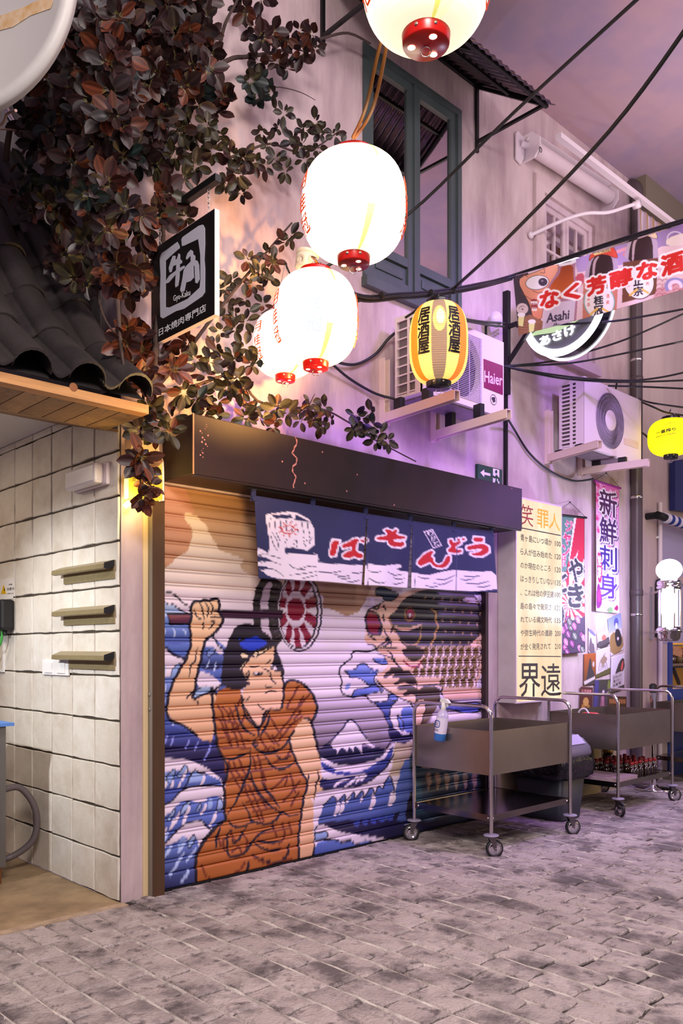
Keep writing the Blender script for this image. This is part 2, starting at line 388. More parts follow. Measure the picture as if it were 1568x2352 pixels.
M_STONE = piece_mat('paving_concrete', (196, 182, 178), (168, 154, 151), (104, 94, 94), .72, 9, 1.0, 70, .7, .8, (80, 71, 73))
M_MORTAR = mat('mortar_ridge', (216, 206, 198), .9, var=.9, vscale=9, col2=(128, 118, 114), bump=.4)
M_CONC = mat('smooth_concrete', (172, 146, 112), .7, var=.8, vscale=3.0, col2=(104, 84, 62), bump=.25, bscale=30)
M_WHITE = mat('white_paint', (226, 222, 218), .6)
M_WOOD = mat('pale_wood', (205, 150, 92), .6, var=.7, vscale=5, col2=(168, 112, 62), stretch=(.6, 8, 8))
M_PLANK = piece_mat('weathered_plank', (166, 132, 98), (126, 96, 70), (78, 60, 46), .7, 7, .4, 30, .9, .8)
M_DARKMETAL = mat('dark_metal', (40, 34, 38), .45, metal=.6, var=.5, vscale=5, col2=(64, 46, 44))
M_BLACK = mat('black_steel', (24, 23, 24), .45, metal=.3)
M_BLACKP = mat('black_plastic', (20, 20, 22), .5)
M_STEEL = mat('brushed_steel', (168, 160, 152), .28, metal=1.0, var=.35, vscale=3, col2=(140, 130, 122), stretch=(1, 1, 14))
M_CHROME = mat('chrome', (225, 222, 222), .08, metal=1.0)
M_CABLE = mat('cable_rubber', (18, 17, 18), .5)

def holes(mb, x0, x1, z0, z1, y0, y1, hs):
    xs = sorted({x0, x1, *[h[0] for h in hs], *[h[1] for h in hs]}); zs = sorted({z0, z1, *[h[2] for h in hs], *[h[3] for h in hs]})
    for i in range(len(xs) - 1):
        run = None
        for j in range(len(zs) - 1):
            cx, cz = (xs[i] + xs[i + 1]) / 2, (zs[j] + zs[j + 1]) / 2
            if any(h[0] < cx < h[1] and h[2] < cz < h[3] for h in hs):
                if run is not None: mb.box((xs[i], y0, run), (xs[i + 1], y1, zs[j])); run = None
            elif run is None: run = zs[j]
        if run is not None: mb.box((xs[i], y0, run), (xs[i + 1], y1, zs[-1]))
CEIL = 6.0
W1 = (1.827, 2.896, 3.84, 5.49); W2 = (4.02, 4.86, 3.98, 5.28)
b = MB(); holes(b, .008, 5.74, 0, CEIL, 0, .22, [(.165, 3.215, -.01, 2.264), W1, W2])
wall_street = b.build('wall_street', M_PLASTER, kind='structure', centre=False)
b = MB(); holes(b, 5.74, 13, 0, 5.92, -.02, .22, [(6.42, 9.2, .92, 2.05)])
wall_shop = b.build('wall_shop', M_PLASTER2, kind='structure', centre=False)
b = MB(); b.box((0.004, .22, 2.42), (.2, 4.2, CEIL)); b.build('wall_left', M_GREYWALL, kind='structure', centre=False)
b = MB(); b.box((0.004, .22, 0), (.2, 4.2, 2.75)); b.box((0.004, .004, 0), (.0075, .22, 2.75))
wall_alcove = b.build('wall_alcove', M_GROUT, kind='structure', centre=False)
b = MB(); b.box((-5, 4.2, 0), (.2, 4.35, CEIL)); b.build('wall_back', M_GREYWALL, kind='structure', centre=False)
b = MB(); b.box((.1, .3, 0), (5.9, .34, 2.5)); b.build('wall_behind', M_GREYWALL, kind='structure', centre=False)
b = MB(); b.box((-9, -10, CEIL), (14, 5, CEIL + .05)); b.build('ceiling', M_SKY, kind='structure', centre=False)
b = MB(); b.box((5.6, -.16, 5.74), (13, 0, 6.0)); b.build('trim_cornice', mat('cornice_shade', (120, 108, 92), .8), kind='structure', centre=False)  # grey-brown of the cornice's shadow put into its colour
# alcove ceiling and the step in front of it
b = MB(); b.box((-5, .74, 2.688), (0, 4.2, 2.75)); b.build('ceiling_alcove', M_WHITE, kind='structure', centre=False)
b = MB(); b.box((-6, -.05, -.05), (0.0, 4.2, 0.001)); b.build('floor_alcove', M_CONC, kind='structure', centre=False)
b = MB(); b.box((-6, -.085, -.05), (.005, -.03, .006)); b.build('trim_threshold', mat('threshold', (186, 160, 134), .8, var=.5, vscale=12), kind='structure', centre=False)
# plinth at the foot of the wall behind the second trolley
b = MB(); b.box((3.2, -.03, 0), (5.3, 0.01, .46)); b.build('baseboard_street', mat('plinth_paint', (172, 158, 122), .8, var=.6, vscale=6, col2=(140, 124, 92)), kind='structure', centre=False)
# beige edge of the pink pier beside the shutter
b = MB(); b.box((.137, -.006, 0), (.167, .22, 2.28)); b.build('trim_pier', mat('pier_edge', (222, 196, 150), .7), kind='structure', centre=False)

# ---- wall tiles of the alcove
def piece(w, h, t, jit, ins, rnd, n=2):
    """A slab with an uneven outline: w x h in XY, t up, softened top edge. Origin in the middle of its underside."""
    ring = []
    for k, (a, c) in enumerate((((-1, -1), (1, -1)), ((1, -1), (1, 1)), ((1, 1), (-1, 1)), ((-1, 1), (-1, -1)))):
        for i in range(n):
            f = i / n; x, y = a[0] + (c[0] - a[0]) * f, a[1] + (c[1] - a[1]) * f
            ring.append((x * w / 2 + rnd.uniform(-jit, jit), y * h / 2 + rnd.uniform(-jit, jit)))
    m = len(ring); vs = [(x, y, 0) for x, y in ring] + [(x, y, t * .55) for x, y in ring]
    vs += [(x * (1 - 2 * ins / w), y * (1 - 2 * ins / h), t + rnd.uniform(-.12, .12) * t) for x, y in ring]
    fs = [(i, (i + 1) % m, m + (i + 1) % m, m + i) for i in range(m)] + [(m + i, m + (i + 1) % m, 2 * m + (i + 1) % m, 2 * m + i) for i in range(m)]
    fs.append(tuple(range(2 * m, 3 * m)))
    b = MB(); b.add(vs, fs); return b
rnd = random.Random(3)
TP, TR_ = .27, .2405
tile_me = [piece(TP - .013, TR_ - .011, .011, .003, .0035, rnd, 3).mesh('tile', M_TILE) for _ in range(6)]
for i in range(7):
    for j in range(12):
        h = 1.0
        if j == 11: h = .16
        o = bpy.data.objects.new('tile', tile_me[(i * 5 + j * 3) % 6]); COL.objects.link(o); o.parent = wall_alcove
        o.location = (.004, TP * (i + .5), TR_ * (j + h / 2) + .001)
        o.rotation_euler = (PI / 2, 0, -PI / 2); o.scale = (1, h, 1)

# ---- paving: courses running out from the wall, one header course along it
b = MB(); b.box((-4, -5.2, -.06), (13, .3, -.008)); floor = b.build('floor', M_BASE, kind='structure', centre=False)
stone_me = [piece(.15 - .007, .225 - .013, .018, .007, .008, rnd, 3).mesh('paving_stone', M_STONE) for _ in range(10)]
head_me = [piece(.128 - .005, .265 - .006, .015, .003, .005, rnd).mesh('paving_stone', M_STONE) for _ in range(4)]
spots = []
x = -3.4; k = 0
while x < 10.5:
    spots.append((x + .064, -.085 - .133 if x < 0 else -.138, 1, 1.0)); x += .128
xs = []; x = -3.4
while x < 10.5:
    xs.append(x); y = -.354 if x < 0 else -.274
    first = rnd.uniform(.45, 1.1)
    while y > -4.6:
        s = first or rnd.uniform(.82, 1.22); first = 0; L_ = .225 * s
        spots.append((x + .075, y - L_ / 2, 0, s)); y -= L_
    x += .15
vis = []
for sp in spots:
    q = pix((sp[0], sp[1], 0)); d = (sp[0] - CAM[0]) * AX[1] + (sp[1] - CAM[1]) * BX[1]
    if d > 1.2 and -90 < q[0] < 1660 and q[1] < 2480: vis.append((d, sp))
vis.sort(); rest = MB()
for n_, (d, (x, y, hd, s)) in enumerate(vis):
    me = (head_me if hd else stone_me)[n_ % (4 if hd else 10)]
    rz = rnd.uniform(-.02, .02) + (PI if n_ % 3 == 0 else 0); dz = rnd.uniform(-.0115, -.0065)
    if n_ < 300:
        o = bpy.data.objects.new('paving_stone', me); COL.objects.link(o); o.parent = floor
        o.location = (x, y, dz); o.rotation_euler = (rnd.uniform(-.008, .008), rnd.uniform(-.008, .008), rz); o.scale = (1, s, 1)
    else:
        T = Matrix.Translation((x, y, dz)) @ Matrix.Rotation(rz, 4, 'Z') @ Matrix.Diagonal((1, s, 1, 1))
        rest.add([T @ v.co for v in me.vertices], [tuple(p.vertices) for p in me.polygons])
rest.build('paving', mat('paving_far', (172, 157, 156), .72, var=1.0, vscale=5.5, col2=(84, 74, 78), bump=.6, bscale=40), floor, kind='stuff')
b = MB()
for x in xs:
    y0 = -.36 if x < 0 else -.28; n = 44; pts = []
    for i in range(n + 1):
        y = y0 - (4.3 - .3) * i / n; pts.append((x + rnd.uniform(-.004, .004), y, rnd.uniform(.0015, .0095)))
    P = [[(px - w * rnd.uniform(.7, 1.3), py, pz - (0 if abs(w) < .002 else .014)) for w in (.009, .004, -.004, -.009)] for px, py, pz in pts]
    P = [[r[0], (r[1][0], r[1][1], pts[i][2]), (r[2][0], r[2][1], pts[i][2]), r[3]] for i, r in enumerate(P)]
    b.grid(P)
b.build('mortar_ridge', M_MORTAR, floor, kind='stuff')

# ================================================================== ROLLER SHUTTER WITH ITS MURAL
WHT, INK, SKIN, SKIN2 = (232, 214, 232), (26, 18, 38), (240, 196, 156), (226, 172, 136)
B1, B2, B3, NAVY = (158, 178, 224), (96, 118, 196), (66, 82, 164), (32, 26, 72)
BRN, BRN2, RED = (178, 92, 44), (122, 48, 40), (140, 16, 52)
cv = Canvas(352, 1120, 1122, 2066, 1.6, WHT); cv.lw = 1.55
TA = lambda p: (340 + p[0] / 3.733, 1100 + p[1] / 3.733)     # tracing frames: three enlarged views of the photograph
TB = lambda p: (740 + p[0] / 3.92, 1300 + p[1] / 3.92)
TC = lambda p: (340 + p[0] / 3.733, 1600 + p[1] / 3.733)
TD = lambda p: (720 + p[0] / 6.272, 1700 + p[1] / 6.272)
TE = lambda p: (350 + p[0] / 6.272, 1700 + p[1] / 6.272)
# sky
cv.poly([(350, 1120), (900, 1120), (900, 1372), (350, 1372)], (176, 132, 92), col2=(206, 174, 146))
cv.poly([(350, 1120), (450, 1120), (430, 1320), (350, 1330)], (196, 142, 120), 1, col2=(200, 146, 104))  # pinkish left side: tint of the lamps painted into the sky
cv.poly([(700, 1330), (860, 1330), (830, 1402), (811, 1410), (798, 1416), (786, 1412), (760, 1398), (738, 1396), (700, 1372)], (178, 136, 112), 1)
cv.tf = TA
cv.poly([(310, 290), (345, 287), (385, 310), (430, 310), (440, 345), (495, 385), (520, 450), (548, 490), (550, 525), (595, 560), (600, 605), (700, 640), (810, 685), (828, 705),
         (785, 740), (800, 770), (840, 808), (935, 830), (1300, 840), (1300, 980), (60, 980), (60, 815), (110, 790), (170, 745), (215, 715), (232, 680), (310, 640), (348, 610), (372, 520), (385, 470), (380, 420), (322, 365)],
        (230, 206, 170), 2, col2=(236, 214, 206))
cv.poly([(60, 930), (1500, 1000), (1500, 1180), (60, 1100)], (236, 216, 216), col2=WHT)
cv.tf = lambda p: p
cv.poly([(700, 1608), (1120, 1560), (1120, 1730), (700, 1730)], (222, 200, 226), col2=(108, 88, 112))
# far hill and waves on the left
cv.tf = TA
cv.poly([(60, 1085), (120, 1052), (150, 1055), (178, 1085), (212, 1068), (250, 1108), (325, 1146), (420, 1180), (420, 1420), (60, 1420)], (176, 192, 228), 1, edge=2.0)
cv.line([(95, 945), (200, 980), (262, 1020), (300, 1062), (372, 1102)], 2.6, INK, 4)
cv.poly([(60, 1190), (380, 1180), (700, 1480), (720, 1900), (640, 2200), (640, 2460), (60, 2460)], B2, col2=B3)
cv.poly([(60, 1190), (180, 1190), (240, 1260), (420, 1280), (380, 1400), (200, 1420), (60, 1380)], (120, 146, 210), 1, col2=B3)
cv.poly([(95, 1410), (150, 1430), (230, 1500), (330, 1530), (420, 1440), (480, 1440), (520, 1560), (330, 1560), (200, 1520)], NAVY, 1)
cv.poly([(60, 1405), (120, 1425), (180, 1480), (220, 1515), (295, 1540), (330, 1570), (280, 1640), (220, 1700), (150, 1750), (60, 1760)], WHT, 1, edge=1.6)
cv.poly([(60, 1640), (140, 1560), (150, 1640), (110, 1720), (60, 1760)], (150, 168, 218), 1)
cv.poly([(200, 1640), (250, 1590), (290, 1580), (250, 1700), (190, 1720)], (140, 162, 216), 1, edge=1.2)
cv.poly([(60, 1720), (160, 1700), (230, 1700), (240, 1780), (190, 1900), (160, 2050), (60, 2060)], (120, 140, 206), 1, col2=B3)
cv.poly([(470, 1460), (520, 1440), (600, 1480), (660, 1530), (640, 1600), (600, 1640), (470, 1640), (440, 1560)], B2, 1, col2=NAVY)
cv.poly([(440, 1440), (480, 1435), (540, 1450), (560, 1440), (600, 1500), (640, 1510), (650, 1470), (620, 1430), (580, 1400), (555, 1345), (500, 1400)], WHT, 1)
cv.line([(545, 1340), (585, 1385), (600, 1430), (655, 1468)], 2.4, INK, 3)
cv.poly([(500, 1500), (530, 1455), (590, 1465), (560, 1500), (520, 1530)], (130, 150, 210), 1, edge=1.4)
cv.poly([(430, 1640), (520, 1670), (600, 1720), (634, 1764), (590, 1830), (520, 1790), (420, 1800)], WHT, 1)
cv.poly([(380, 1880), (420, 1800), (480, 1775), (560, 1790), (590, 1835), (500, 1840), (430, 1880)], (168, 188, 226), 1, edge=2.2)
for a, b_, c_, d_ in ((130, 1270, 140, 1330), (215, 1280, 225, 1360), (300, 1290, 320, 1330), (520, 1560, 500, 1620), (580, 1570, 560, 1650), (130, 1690, 150, 1600), (150, 1760, 130, 1860), (120, 1950, 135, 1880), (200, 2150, 215, 2090), (150, 2260, 165, 2200)):
    cv.line([(a, b_), ((a + c_) / 2 + 8, (b_ + d_) / 2), (c_, d_)], 2.4, (190, 204, 238), 3, True)
cv.tf = TC
cv.poly([(60, 300), (600, 380), (690, 520), (700, 760), (60, 560)], NAVY, 0, col2=(40, 34, 90))
cv.poly([(60, 200), (260, 260), (450, 370), (590, 400), (600, 470), (300, 440), (60, 400)], B3, 1, col2=(46, 44, 110))
for q in ((150, 380), (200, 400), (330, 430), (410, 440), (520, 470), (490, 530)): cv.line([(q[0] + 20, q[1] - 60), (q[0] + 8, q[1] - 20), (q[0] - 8, q[1] + 18)], 3.0, (136, 142, 222), 3, True)
cv.poly([(60, 535), (200, 530), (300, 535), (390, 555), (480, 600), (560, 650), (620, 700), (650, 760), (640, 820), (60, 820)], WHT, 1)
cv.poly([(60, 660), (150, 650), (190, 640), (260, 630), (330, 640), (400, 660), (490, 655), (560, 690), (630, 720), (645, 800), (520, 880), (60, 960)], B2, 1, col2=B3)
cv.poly([(100, 690), (150, 640), (195, 690), (180, 760), (110, 770)], (150, 172, 226), 1)
cv.poly([(150, 700), (215, 615), (232, 620), (230, 680), (190, 760)], (140, 164, 222), 1, edge=1.6)
cv.poly([(240, 690), (300, 595), (330, 585), (345, 640), (290, 690)], (146, 170, 224), 1, edge=1.8)
cv.poly([(330, 740), (360, 680), (402, 628), (430, 650), (492, 655), (495, 710), (440, 740)], (150, 172, 226), 1)
cv.line([(310, 790), (352, 700), (385, 650), (405, 630), (440, 655), (492, 655)], 2.4, INK, 3)
for q in ((190, 790), (130, 800), (300, 700), (460, 740), (250, 800)): cv.line([(q[0] + 26, q[1] - 70), (q[0] + 12, q[1] - 20), (q[0] - 12, q[1] + 24)], 4.2, WHT, 3, True)
cv.poly([(60, 800), (380, 770), (560, 762), (660, 780), (650, 850), (400, 840), (270, 860), (180, 940), (60, 950)], B3, 1)
cv.poly([(60, 960), (110, 945), (190, 905), (240, 850), (300, 800), (380, 772), (480, 765), (560, 760), (640, 768), (662, 830), (640, 900), (500, 940), (300, 950), (120, 1010), (60, 1060)], WHT, 1)
cv.line([(90, 950), (190, 905), (240, 850), (300, 800), (380, 772), (560, 762), (640, 768)], 2.6, INK, 3)
cv.poly([(60, 1080), (130, 1030), (200, 990), (240, 940), (300, 900), (370, 890), (420, 910), (500, 900), (520, 860), (600, 850), (655, 900), (670, 1000), (640, 1090), (520, 1140), (330, 1120), (200, 1240), (60, 1280)], B2, 1, col2=B3)
cv.poly([(160, 1050), (235, 940), (230, 1000), (180, 1080)], (150, 172, 226), 1, edge=1.4)
cv.poly([(270, 990), (300, 940), (355, 890), (370, 920), (330, 970), (290, 1010)], (158, 180, 230), 1, edge=1.6)
cv.poly([(400, 980), (450, 905), (460, 930), (430, 980)], (146, 170, 224), 1, edge=1.4)
cv.poly([(505, 960), (530, 870), (545, 860), (560, 900), (540, 970)], (150, 172, 226), 1)
cv.poly([(580, 980), (600, 880), (635, 860), (645, 980)], (160, 180, 230), 1, edge=1.6)
for q in ((240, 1060), (330, 1000), (470, 980), (560, 1050), (310, 1060), (200, 1110), (130, 1190), (110, 1210), (545, 1080)): cv.line([(q[0] + 24, q[1] - 60), (q[0] + 10, q[1] - 14), (q[0] - 16, q[1] + 30)], 4.6, WHT, 3, True)
cv.poly([(60, 1290), (160, 1250), (250, 1160), (310, 1095), (380, 1065), (450, 1060), (500, 1110), (540, 1140), (490, 1230), (420, 1310), (250, 1290), (60, 1340)], WHT, 1)
cv.line([(140, 1260), (250, 1150), (310, 1095), (380, 1066), (452, 1060), (500, 1110), (545, 1145)], 2.6, INK, 3)
cv.poly([(60, 1330), (160, 1290), (250, 1240), (300, 1190), (350, 1230), (400, 1190), (440, 1250), (420, 1400), (400, 1640), (60, 1680)], B2, 1, col2=NAVY)
cv.poly([(250, 1280), (290, 1200), (312, 1195), (320, 1250), (270, 1320)], (140, 164, 222), 1)
cv.poly([(340, 1260), (370, 1195), (400, 1178), (405, 1240), (350, 1310)], (156, 178, 230), 1, edge=1.6)
for q in ((160, 1330), (280, 1290), (260, 1400), (210, 1480), (300, 1540), (130, 1220), (360, 1360)): cv.line([(q[0] + 46, q[1] - 60), (q[0] + 16, q[1] - 6), (q[0] - 30, q[1] + 50)], 4.4, (176, 192, 238), 3, True)
# drum wheel and staff
cv.tf = TA
cv.ell((1040, 1140), 112, 290, (222, 202, 222)); cv.ring((1040, 1140), 112, 290, 11, (40, 32, 34))
cv.ell((1110, 1140), 80, 276, (46, 38, 40))
for k in range(-4, 5): cv.line([(1050 + abs(k) * 8, 1140 + k * 58), (1150, 1140 + k * 46)], 1.6, (92, 76, 84))
cv.ell((1300, 1140), 196, 344, (26, 20, 26)); cv.ell((1296, 1140), 184, 330, WHT); cv.ell((1292, 1140), 170, 316, (26, 20, 26)); cv.ell((1288, 1140), 158, 302, WHT)
for k in range(10):
    t = PI / 2 + k * 2 * PI / 10; e = .17
    cv.poly([(1268 + 66 * math.cos(t - .3), 1120 + 130 * math.sin(t - .3)), (1288 + 158 * math.cos(t - e), 1140 + 302 * math.sin(t - e)), (1288 + 158 * math.cos(t), 1140 + 304 * math.sin(t)),
             (1288 + 158 * math.cos(t + e), 1140 + 302 * math.sin(t + e)), (1268 + 66 * math.cos(t + .3), 1120 + 130 * math.sin(t + .3))], RED)
cv.ell((1268, 1118), 88, 158, WHT); cv.ell((1268, 1118), 74, 100, RED)
cv.poly([(168, 1156), (440, 1156), (540, 1190), (520, 1222), (430, 1240), (190, 1246)], (92, 40, 66), edge=2.6)
cv.poly([(175, 1172), (520, 1172), (520, 1190), (180, 1192)], (128, 66, 70))
cv.poly([(560, 1132), (1150, 1124), (1150, 1192), (560, 1192)], (70, 34, 62), edge=2.2)
# raised arm and fist
ARM = [(375, 1165), (368, 1095), (398, 1052), (448, 1052), (480, 1036), (520, 1044), (545, 1036), (595, 1026), (612, 1072), (606, 1132), (640, 1190), (622, 1262), (545, 1340), (485, 1402), (452, 1560), (420, 1680), (402, 1800), (380, 1880), (430, 1868),
       (500, 1840), (580, 1832), (600, 1900), (566, 2250), (470, 2246), (420, 2200), (300, 2112), (172, 2050), (168, 1900), (208, 1760), (268, 1640), (328, 1540), (368, 1400), (356, 1260)]
cv.poly(ARM, SKIN, 1, col2=SKIN2, ang=70); cv.line(ARM[:18], 4.2, INK, 3); cv.line(ARM[17:22], 3.2, INK, 3); cv.line(ARM[24:] + [ARM[0]], 4.2, INK, 3)
for q in ([(398, 1120), (420, 1180), (470, 1210)], [(440, 1060), (470, 1130), (480, 1200)], [(485, 1050), (520, 1120), (505, 1190)], [(530, 1050), (555, 1110), (540, 1160)], [(560, 1130), (605, 1132)], [(470, 1225), (478, 1260), (470, 1290)],
          [(520, 1210), (570, 1230), (520, 1290)], [(425, 1440), (400, 1560), (370, 1600), (350, 1700)], [(320, 1890), (370, 1840), (390, 1835)], [(380, 1880), (420, 1905), (430, 1940)], [(520, 1190), (580, 1180), (636, 1196)]):
    cv.line(q, 2.6, INK, 3, True)
# robe
cv.tf = TC
ROBE = [(600, -40), (700, -100), (790, -100), (820, 80), (945, 270), (1010, 100), (1120, 90), (1165, -60), (1180, -120), (1240, -140), (1310, -118), (1390, -50), (1440, 50), (1446, 130), (1405, 205), (1340, 190), (1250, 300), (1200, 390), (1252, 480), (1292, 600), (1365, 740),
        (1342, 850), (1312, 1000), (1292, 1200), (1290, 1330), (1282, 1422), (400, 1630), (402, 1500), (410, 1400), (440, 1300), (540, 1150), (660, 1060), (666, 960), (648, 850), (682, 700), (640, 520), (600, 440), (578, 300), (556, 100)]
cv.poly(ROBE, (192, 114, 58), 0, col2=(174, 96, 42))
PL = [[(600, 80), (640, 160), (720, 440)], [(640, 90), (700, 180), (780, 440)], [(700, 100), (760, 240), (830, 430)], [(560, 180), (760, 230)], [(570, 270), (860, 300)], [(580, 350), (880, 380)], [(600, 440), (870, 440)], [(700, 150), (760, 100), (790, 20)],
      [(720, 300), (800, 220), (830, 160)], [(730, 560), (760, 640), (840, 760)], [(690, 560), (720, 660), (800, 800)], [(780, 540), (820, 640), (880, 720)], [(660, 640), (860, 600)], [(660, 720), (840, 680)], [(950, 330), (1000, 420), (1040, 480)], [(1000, 300), (1080, 400)], [(1060, 330), (1120, 420)],
      [(1120, 380), (1230, 240), (1320, 170)], [(1080, 360), (1240, 160), (1330, 0)], [(1180, 100), (1310, 120), (1250, 190)], [(1190, 90), (1250, -20), (1290, -90)], [(1300, 80), (1380, -20)], [(900, 520), (930, 640)], [(940, 500), (980, 640), (1010, 720)], [(900, 560), (1010, 540)], [(890, 640), (1060, 620)],
      [(1080, 560), (1180, 520), (1220, 460)], [(960, 620), (1000, 760), (1060, 880)], [(1060, 800), (1190, 680), (1170, 760)], [(1220, 660), (1260, 820)], [(1160, 900), (1260, 780), (1300, 720)], [(1220, 940), (1290, 820)], [(820, 760), (880, 900), (960, 1060)], [(860, 760), (930, 900), (990, 1060)], [(900, 760), (960, 860), (1020, 960)],
      [(800, 820), (1000, 800)], [(840, 900), (1060, 880)], [(900, 980), (1090, 950)], [(600, 1180), (620, 1280)], [(700, 1140), (740, 1230)], [(800, 1160), (850, 1240), (840, 1320)], [(1060, 1080), (1100, 1200)], [(1150, 1080), (1170, 1200), (1120, 1260)], [(1210, 1080), (1230, 1180)], [(660, 1320), (640, 1240), (700, 1200)],
      [(460, 1450), (480, 1520), (520, 1560)], [(620, 1560), (760, 1500), (820, 1420)], [(900, 1370), (1040, 1440), (1220, 1390)], [(720, 1330), (780, 1290), (800, 1340)], [(940, 1180), (1100, 1150), (1200, 1130)], [(940, 1240), (1080, 1260)], [(700, 400), (660, 300), (620, 200)], [(1040, 170), (1140, 330)], [(980, 470), (1050, 430), (1100, 470)]]
for q in PL: cv.line(q, 3.3, (112, 46, 26), 4)
FD = [[(745, 60), (770, 150), (800, 240), (860, 300), (930, 340)], [(805, 60), (830, 150), (880, 220), (945, 280), (940, 330)], [(1040, 120), (1000, 190), (960, 260), (940, 340)], [(1015, 120), (970, 200), (950, 280)], [(1045, 150), (1010, 260), (960, 330)], [(940, 340), (900, 400), (930, 450), (1000, 485), (1080, 475), (1160, 430), (1225, 340), (1250, 290)],
      [(878, 440), (876, 560), (870, 620), (830, 720), (790, 820), (740, 920), (680, 1010)], [(870, 620), (890, 700), (930, 790), (1010, 900), (1080, 960), (1150, 1000)], [(640, 520), (720, 535), (800, 505), (870, 480)], [(970, 730), (1010, 800), (1060, 850), (1130, 960)], [(800, 900), (850, 970), (880, 1050), (900, 1070), (1000, 1090), (1090, 1060), (1150, 990), (1220, 1025), (1300, 1000)],
      [(690, 1060), (730, 1110), (800, 1110), (890, 1080)], [(1000, 500), (1050, 580), (1120, 620), (1200, 600), (1260, 560)], [(1100, 500), (1150, 540), (1220, 510)], [(900, 1080), (720, 1140), (680, 1200), (680, 1300), (700, 1370), (790, 1360), (850, 1310), (890, 1250), (930, 1200), (1000, 1150), (1060, 1130), (1110, 1080)],
      [(620, 1120), (590, 1200), (580, 1300)], [(840, 1120), (780, 1220), (730, 1250), (720, 1220)], [(900, 1240), (960, 1290), (1040, 1320), (1120, 1310), (1140, 1290)], [(890, 1350), (960, 1390), (1060, 1420), (1140, 1400), (1190, 1340), (1200, 1280), (1215, 1260)], [(940, 1240), (1060, 1250), (1130, 1240)], [(850, 1400), (850, 1460), (820, 1520)], [(440, 1310), (540, 1170), (640, 1070)]]
for q in FD: cv.line(q, 3.9, INK, 4, True)
cv.ell((928, 402), 15, 20, (196, 110, 66), edge=1.6); cv.ell((928, 402), 6, 9, INK)
cv.line([(545, -80), (556, 100), (578, 300), (600, 440), (640, 520), (685, 620), (650, 760), (660, 860), (655, 960), (665, 1060)], 4.2, INK, 3); cv.line([(660, 1060), (540, 1155), (470, 1250), (425, 1340), (405, 1440), (402, 1620)], 4.6, INK, 3)
# hanging arm
FORE = [(1250, 292), (1300, 220), (1342, 188), (1392, 200), (1420, 290), (1450, 420), (1482, 520), (1548, 650), (1542, 760), (1500, 930), (1472, 1020), (1450, 1120), (1432, 1240), (1412, 1340), (1400, 1410), (1282, 1436), (1290, 1200), (1320, 960), (1340, 840), (1366, 740), (1292, 600), (1212, 390)]
cv.poly(FORE, SKIN, 1, col2=SKIN2); cv.line(FORE[2:15], 4.2, INK, 3); cv.line(FORE[15:] + [FORE[0]], 3.6, INK, 3)
for q in ([(1455, 630), (1462, 700), (1440, 760), (1425, 880)], [(1365, 720), (1380, 670)]): cv.line(q, 2.6, INK, 3, True)
cv.line([(1404, 870), (1412, 905)], 2.0, WHT)
# head
cv.tf = TA
cv.poly([(725, 1305), (760, 1262), (830, 1240), (900, 1248), (960, 1290), (1012, 1322), (1060, 1368), (1092, 1420), (1112, 1482), (1138, 1550), (1172, 1640), (1164, 1706), (1150, 1740), (1080, 1560), (860, 1600), (850, 1660), (858, 1700), (850, 1760), (828, 1800), (740, 1812), (660, 1792), (622, 1722), (640, 1600), (648, 1490), (688, 1392)], (34, 26, 40), 1)
FACE = [(800, 1640), (852, 1580), (880, 1520), (960, 1500), (1060, 1430), (1088, 1460), (1072, 1560), (1050, 1610), (1090, 1640), (1140, 1650), (1162, 1760), (1160, 1880), (1150, 1940), (1128, 1972), (1022, 1980), (990, 2040), (950, 2138), (850, 2000), (812, 1930), (800, 1860), (852, 1760), (836, 1690)]
cv.poly(FACE, SKIN, 1, col2=(236, 184, 160)); cv.line(FACE[8:18], 3.4, INK, 3); cv.line([(850, 2000), (950, 2138), (990, 2040), (1010, 1990)], 3.0, INK, 3); cv.line([(800, 1860), (812, 1930), (850, 2000)], 3.2, INK, 3)
for k in range(7): cv.line([(828, 1660 + k * 18), (846 + 12 * math.sin(k), 1664 + k * 16), (868, 1640 + k * 20)], 2.4, (34, 26, 40), 2, True)
cv.poly([(770, 1366), (860, 1372), (920, 1350), (960, 1364), (1026, 1396), (1020, 1416), (960, 1452), (886, 1482), (836, 1462), (792, 1440)], (36, 64, 200), 1)
cv.line([(770, 1400), (830, 1366)], 4, (34, 26, 40))
for q in ([(790, 1480), (850, 1500), (880, 1520), (800, 1545)], [(880, 1530), (940, 1480), (1000, 1462), (1062, 1430), (1050, 1450), (960, 1510)], [(895, 1500), (930, 1470), (950, 1500), (920, 1540)], [(870, 1545), (845, 1570), (790, 1650), (776, 1640), (830, 1560)]):
    cv.poly(q, (240, 214, 176), 1, edge=1.8)
cv.poly([(895, 1668), (920, 1656), (950, 1656), (990, 1672), (950, 1684), (915, 1684)], WHT, 1, edge=1.8); cv.ell((948, 1668), 12, 9, INK)
cv.poly([(1050, 1628), (1076, 1590), (1084, 1604), (1060, 1636)], WHT, 1, edge=1.6)
for q in ([(868, 1604), (910, 1612), (955, 1600)], [(1018, 1585), (1050, 1550)], [(1012, 1628), (1044, 1660), (1062, 1720), (1090, 1750), (1062, 1766)], [(1003, 1772), (1020, 1790), (1068, 1782)], [(1006, 1838), (1046, 1816), (1104, 1822)], [(940, 1926), (976, 1968), (1024, 1982)], [(804, 1880), (840, 1900), (870, 1862)], [(980, 1620), (1020, 1640), (1030, 1660)]):
    cv.line(q, 2.4, INK, 3, True)
cv.tf = TC; cv.line([(1165, -60), (1180, -120), (1240, -140), (1310, -118), (1390, -50), (1440, 50), (1446, 130), (1405, 205)], 4.2, INK, 3)
cv.line([(550, 90), (560, -40), (640, -110)], 3.6, INK, 3)
